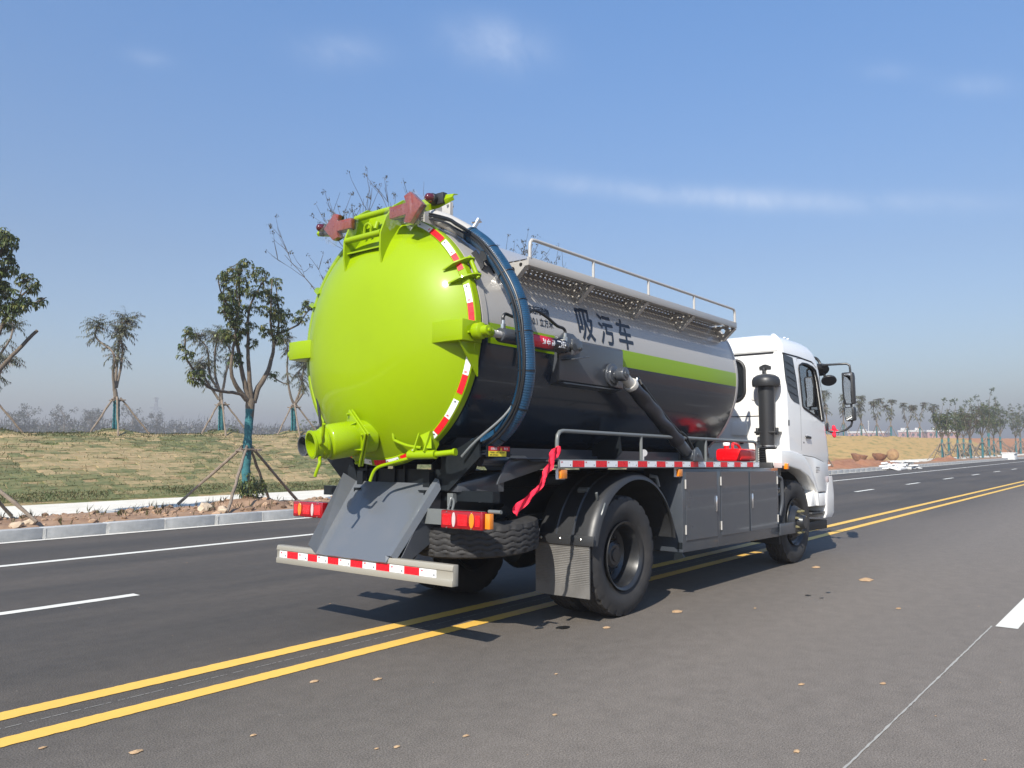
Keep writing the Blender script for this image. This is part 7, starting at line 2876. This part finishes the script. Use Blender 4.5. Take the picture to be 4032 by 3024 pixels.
# far wood: a low band of scrub and bare saplings
L_ = Leaves()
r = random.Random(8)
for i in range(30000):
    x = r.uniform(30, 300)
    y = 205 + r.uniform(0, 40) + .18 * max(0, x - 150)
    top = 6.4 + 2.6 * nz(x, 0, .09, 2) + 1.5 * nz(x, 0, .31, 5) + (y - 205) * .025
    z = top * (1 - r.random() ** 1.5)
    if r.random() < .35:
        L_.leaf(Vector((x, y, z)), Vector((r.uniform(-.2, .2), r.uniform(-.2, .2), 1)), Vector((0, 1, 0)), r.uniform(1.0, 2.4), .12, 1)
    else:
        L_.leaf(Vector((x, y, z)), rvec(r), Vector((0, 0, 1)), r.uniform(.5, 1.2), .6, 0 if z < 2.8 else r.choice((0, 1)))
tag(L_.build('far_wood', [LEAFH, LEAFT], None), 'grey scrub and bare saplings forming a hazy band on the horizon', kind='stuff')
# hazier wood still further off
L_ = Leaves()
for i in range(5000):
    x = r.uniform(60, 1000)
    y = 430 + r.uniform(0, 40) - .25 * max(0, x - 300)
    top = 11 + 3 * nz(x, 0, .03, 2) + 1.5 * nz(x, 0, .1, 5)
    L_.leaf(Vector((x, y, top * r.random())), rvec(r), Vector((0, 0, 1)), r.uniform(2, 5), 3.2, 0)
tag(L_.build('far_wood', [LEAFH], None), 'low wood at the very edge of the plain, almost lost in haze', kind='stuff')

# pylons
PYL = mat('pylon_steel', (0.30, 0.31, 0.32), 0.6)


def pylon(label, x, y, h, rot):
    root = empty('pylon', (x, y, 0))
    root.rotation_euler = (0, 0, rot)
    m = MB()
    wz = lambda z: (.11 * h * (1 - z / h) ** 1.3 + .012 * h)
    lev = [0, .16, .30, .42, .53, .63, .72, .80, .88, .95, 1.0]
    for a, b in zip(lev[:-1], lev[1:]):
        za, zb = a * h, b * h
        wa, wb = wz(za), wz(zb)
        for (sx_, sy_) in ((1, 1), (1, -1), (-1, 1), (-1, -1)):
            m.tube([(sx_ * wa, sy_ * wa, za), (sx_ * wb, sy_ * wb, zb)], .16, 4)
        for s in (1, -1):
            m.tube([(-wa, s * wa, za), (wb, s * wb, zb)], .10, 4)
            m.tube([(wa, s * wa, za), (-wb, s * wb, zb)], .10, 4)
            m.tube([(s * wa, -wa, za), (s * wb, wb, zb)], .10, 4)
    m.build('lattice', PYL, root, smooth=False)
    for (z, w) in ((.62, .24), (.78, .20), (.97, .10)):
        m = MB()
        m.tube([(-w * h, 0, z * h), (0, 0, z * h + .02 * h), (w * h, 0, z * h)], .16, 4)
        m.tube([(-w * h, 0, z * h), (0, 0, z * h - .03 * h), (w * h, 0, z * h)], .12, 4)
        m.build('cross_arm', PYL, root, smooth=False)
    return tag(root, label, 'pylon', 'power pylons in the haze')


pylon('faint power pylon at the left, above the lone hazy trees', 300, 582, 37.4, .5)
pylon('faint power pylon between the middle trees and the lime door', 470, 617, 32, .5)
pylon('faint power pylon close beside the lime door', 400, 655, 25, .5)

# pink buildings beyond the embankment
PINK = mat('pink_wall', (0.50, 0.27, 0.24), 0.8, var=.06, scale=.3)
ROOFW = mat('white_parapet', (0.72, 0.70, 0.67), 0.7)
WINM = mat('far_window', (0.06, 0.07, 0.085), 0.2)


def pink_building(label, x, y0, y1, h, bumps):
    root = empty('pink_building', (x, (y0 + y1) / 2, 0))
    hw = (y1 - y0) / 2
    m = MB()
    m.box(0, 12, -hw, hw, 0, h - .9)
    m.build('wall', PINK, root, smooth=False)
    m = MB()
    m.box(-.25, 12.2, -hw - .25, hw + .25, h - .9, h)
    for b in bumps:
        m.box(1, 6, b - 1.0, b + 1.0, h, h + 1.1)
    m.build('parapet', ROOFW, root, smooth=False)
    fl = int(h / 3.1)
    for k in range(fl):
        y = -hw + 1.1
        while y < hw - 1.4:
            w = MB()
            w.box(-.06, .02, y, y + 1.1, h - 2.9 - k * 3.0, h - 1.6 - k * 3.0)
            w.build('window', WINM, root, smooth=False)
            y += 2.2
    return tag(root, label, 'building', 'pink buildings beyond the embankment')


pink_building('long pink building with white parapet behind the cab mirror', 420, 106.5, 123.5, 8.6, (2,))
pink_building('pink building with white parapet and two roof boxes, nearer the far grove', 420, 89.5, 100.0, 8.9, (-3, 3.4))
pink_building('pink building with white parapet at the left end of the far grove', 424, 76, 88.0, 8.9, (3.0,))
m = MB()
m.tube([(470, 127.5, 0), (470, 127.5, 14.6)], [.35, .22], 8)
m.tube([(470, 127.5, 14.6), (470, 127.5, 15.2)], [.4, .4], 8)
tag(m.build('mast', ROOFW, None), 'thin pale mast standing over the pink building', 'mast')

# ------------------------------------------------------------------ things by the far kerb
RB = mat('root_ball_soil', (0.17, 0.075, 0.038), 0.95, color2=(0.27, 0.13, 0.065), scale=4, bump=.9, bscale=7)
RBS = mat('root_ball_straw', (0.33, 0.20, 0.09), 0.95, color2=(0.22, 0.12, 0.055), scale=5, bump=.9, bscale=9)


def root_ball(label, x, y, z, r_, kind, seed):
    m = MB()
    rr2 = random.Random(seed)
    nu, nv = 14, 20
    vs = []
    for i in range(nu):
        t = i / (nu - 1)
        for j in range(nv):
            an = 6.283 * j / nv
            if kind == 'bowl':
                rad = r_ * (math.sin(math.pi * .5 * (t ** .7)) if t < .8 else 1.0 - (t - .8) * 4.9)
                zz = r_ * 1.05 * min(1, t / .8)
                p = Vector((math.cos(an) * rad, math.sin(an) * rad, zz))
            else:
                th = math.pi * t
                p = Vector((math.cos(an) * r_ * math.sin(th) * .75, math.sin(an) * r_ * math.sin(th), r_ - r_ * math.cos(th)))
            p = p + p.normalized() * r_ * (.12 * noise.noise(p * 2.2 / r_ + Vector((seed, 0, 0))) + .05 * noise.noise(p * 6 / r_)) if p.length > 0 else p
            vs.append(p)
    m.add(vs, [(i * nv + j, i * nv + (j + 1) % nv, (i + 1) * nv + (j + 1) % nv, (i + 1) * nv + j) for i in range(nu - 1) for j in range(nv)])
    o = m.build('root_ball', RB if kind == 'bowl' else RBS, None, angle=60)
    o.location = (x, y, z)
    o.rotation_euler = (0.1, -.12, seed)
    return tag(o, label, 'root ball', 'tree root balls lying on the verge')


root_ball('dark red earth root ball, the left one of the two bowl shaped ones', 57.3, 13.5, .2, .60, 'bowl', 1)
root_ball('dark red earth root ball, the right one of the two bowl shaped ones', 62.0, 13.3, .2, .60, 'bowl', 2)
root_ball('round straw wrapped root ball standing on edge beyond the slab pile', 68.1, 13.8, .2, .50, 'round', 3)

pile = empty('slab_pile', (49.5, 8.9, 0))
tag(pile, 'untidy pile of broken white paving slabs over the far kerb', 'slab pile')
SLABW = mat('white_slab', (0.66, 0.66, 0.65), 0.8, var=.06, scale=3)
r = random.Random(15)
sl_me = MB().box(-.45, .45, -.15, .15, -.04, .04).mesh('slab', [SLABW], smooth=False)
for i in range(34):
    t = i / 33
    o = obj('slab', sl_me, pile)
    d = r.gauss(0, 1.15)
    o.location = (max(-2.6, min(2.8, d)) + .2, r.uniform(-.75, .55), .05 + max(0, .62 - abs(d) * .3) * r.random())
    o.rotation_euler = (r.uniform(-.3, .3), r.uniform(-.25, .25), r.uniform(0, 3.14))
    s = r.uniform(.6, 1.2)
    o.scale = (s, s * r.uniform(.8, 1.6), 1)
cb = empty('concrete_block', (95.2, 9.05, 0))
tag(cb, 'white concrete block at the far kerb under the grove', 'concrete block')
m = MB()
m.prism([(-.62, 0), (.62, 0), (.55, .62), (-.55, .62)], 'x', -1.0, 1.0)
m.build('block', SLABW, cb, bevel=.02)
m = MB()
m.box(-1.06, 1.06, -.64, .64, .62, .74)
m.build('cap_slab', SLABW, cb, bevel=.02)
# soil heaps on the torn verge
m = MB()
r = random.Random(31)
SOILR = mat('red_soil', (0.26, 0.105, 0.05), .95, color2=(0.34, 0.16, 0.08), scale=2, bump=.9, bscale=6)
for (x, y, rx, ry, h) in ((44, 10.3, 3.5, .9, .25), (48.5, 10.6, 2.6, .9, .38), (54, 10.5, 3.5, .8, .22), (60.0, 12.8, 3.0, .9, .14), (70.5, 10.6, 2.6, .8, .30), (74.5, 10.8, 1.6, .7, .34), (48, 14.6, 5, .7, .25), (58, 14.8, 8, .6, .2)):
    nu, nv = 18, 14
    vs = []
    for i in range(nu):
        for j in range(nv):
            u, v = i / (nu - 1) * 2 - 1, j / (nv - 1) * 2 - 1
            q = max(0, 1 - u * u - v * v)
            X_, Y_ = x + u * rx, y + v * ry
            vs.append((X_, Y_, .10 + h * q * (1 + .7 * nz(X_, Y_, 1.3, 7) + .5 * nz(X_, Y_, 4, 3)) + (.07 if q > 0 else -.1)))
    m.add(vs, [(i * nv + j, (i + 1) * nv + j, (i + 1) * nv + j + 1, i * nv + j + 1) for i in range(nu - 1) for j in range(nv - 1)])
tag(m.build('soil_heaps', SOILR, None, angle=60), 'heaps of loose red soil spilled over the verge beyond the cab', kind='stuff')

# clods, stones and weeds of the near planting strip
ico = bmesh.new()
bmesh.ops.create_icosphere(ico, subdivisions=2, radius=1.0)
icv = [v.co.copy() for v in ico.verts]
icf = [tuple(v.index for v in f.verts) for f in ico.faces]
ico.free()
ico = bmesh.new()
bmesh.ops.create_icosphere(ico, subdivisions=1, radius=1.0)
icv1 = [v.co.copy() for v in ico.verts]
icf1 = [tuple(v.index for v in f.verts) for f in ico.faces]
ico.free()


def clod(mb, c, s, seed, v=icv1, f=icf1, mi=0):
    mb.add([Vector(c) + Vector((p.x * s[0], p.y * s[1], p.z * s[2])) * (1 + .5 * noise.noise(p * 1.3 + Vector((seed * 3.7, 0, 0)))) for p in v], f, mi)


m = MB()
r = random.Random(71)
for i in range(900):
    x, y = r.uniform(-9, 12), r.uniform(9.32, 11.4)
    s = r.choice((.012, .018, .025, .03, .045, .06)) * r.uniform(.7, 1.2)
    if abs(x - 2.9) < .8 or abs(x + 1.6) < .8: s *= 1.25
    clod(m, (x, y, soil_z(x, y) + s * .2), (s * 1.3, s, s * .7), i)
tag(m.build('soil_clods', mat('clod_soil', (0.22, 0.13, 0.075), .95, color2=(0.38, 0.26, 0.17), scale=3, island=.35, bump=.5, bscale=30), None, smooth=False), 'clods and crumbs of brown soil on the planting strip', kind='stuff')
STONE = mat('pale_stone', (0.42, 0.32, 0.22), .9, color2=(0.52, 0.42, 0.31), scale=4, bump=.4, bscale=20)
for i, (x, y, s, lab) in enumerate(((2.55, 9.75, .13, 'pale angular stone on the soil left of the kerbside tree, nearest the stake foot'), (2.75, 9.5, .10, 'flat pale stone at the kerb just below the larger angular stone'), (-.9, 9.5, .075, 'pinkish stone behind the kerb near the left edge stake'), (-.65, 9.62, .09, 'tan stone right of the pinkish one near the left edge stake'))):
    m = MB()
    clod(m, (0, 0, 0), (s * 1.4, s, s * .75), i + 5, icv, icf)
    o = m.build('stone', STONE, None, angle=25)
    o.location = (x, y, soil_z(x, y) + s * .35)
    o.rotation_euler = (0, .1, i * 1.3)
    tag(o, lab, 'stone', 'stones on the planting strip')
L_ = Leaves()
for i in range(160):
    x, y = r.uniform(-8, 13), r.uniform(9.35, 11.4)
    if r.random() < .5: x = r.gauss(2.4, 1.2)
    z = soil_z(x, y)
    for _ in range(r.choice((2, 4, 7))):
        L_.leaf(Vector((x, y, z)), Vector((r.uniform(-.6, .6), r.uniform(-.6, .6), 1)), Vector((0, 1, 0)), r.uniform(.04, .20), .012, r.choice((0, 0, 1)), .3)
tag(L_.build('weeds', [LEAFB, LEAFY], None), 'sparse dry weeds on the planting strip', kind='stuff')
L_ = Leaves()
for i in range(26000):
    x = r.uniform(-9, 27)
    y = r.choice((r.uniform(14.95, 15.4), r.uniform(19.6, 20.9), r.uniform(15, 20)))
    if nz(x, y * 2.0, .33, 12) < -.05 and r.random() < .75: continue
    z = bank_z(x, y) + .01
    L_.leaf(Vector((x, y, z)), Vector((r.uniform(-.7, .7), r.uniform(-.7, .7), 1)), Vector((0, 1, 0)), r.uniform(.04, .09), .018, r.choice((0, 0, 0, 1)), .3)
tag(L_.build('grass_tufts', [leaf_mat('grass_olive', (0.10, 0.115, 0.035)), leaf_mat('grass_dry', (0.27, 0.19, 0.09))], None), 'short grass tufts sprouting from the turf of the near embankment', kind='stuff')

# ------------------------------------------------------------------ haze
hm = bpy.data.materials.new('haze')
hm.use_nodes = True
nt = hm.node_tree
nt.nodes.clear()
o = nd(nt, 'ShaderNodeOutputMaterial')
v = nd(nt, 'ShaderNodeVolumePrincipled')
v.inputs['Color'].default_value = (0.80, 0.765, 0.75, 1)
v.inputs['Density'].default_value = 0.0021
v.inputs['Anisotropy'].default_value = 0.25
nt.links.new(v.outputs[0], o.inputs['Volume'])
hz = MB().box(-1700, 2700, -1400, 1100, -1.2, 42).build('haze', hm, None, smooth=False)
tag(hz, kind='stuff')
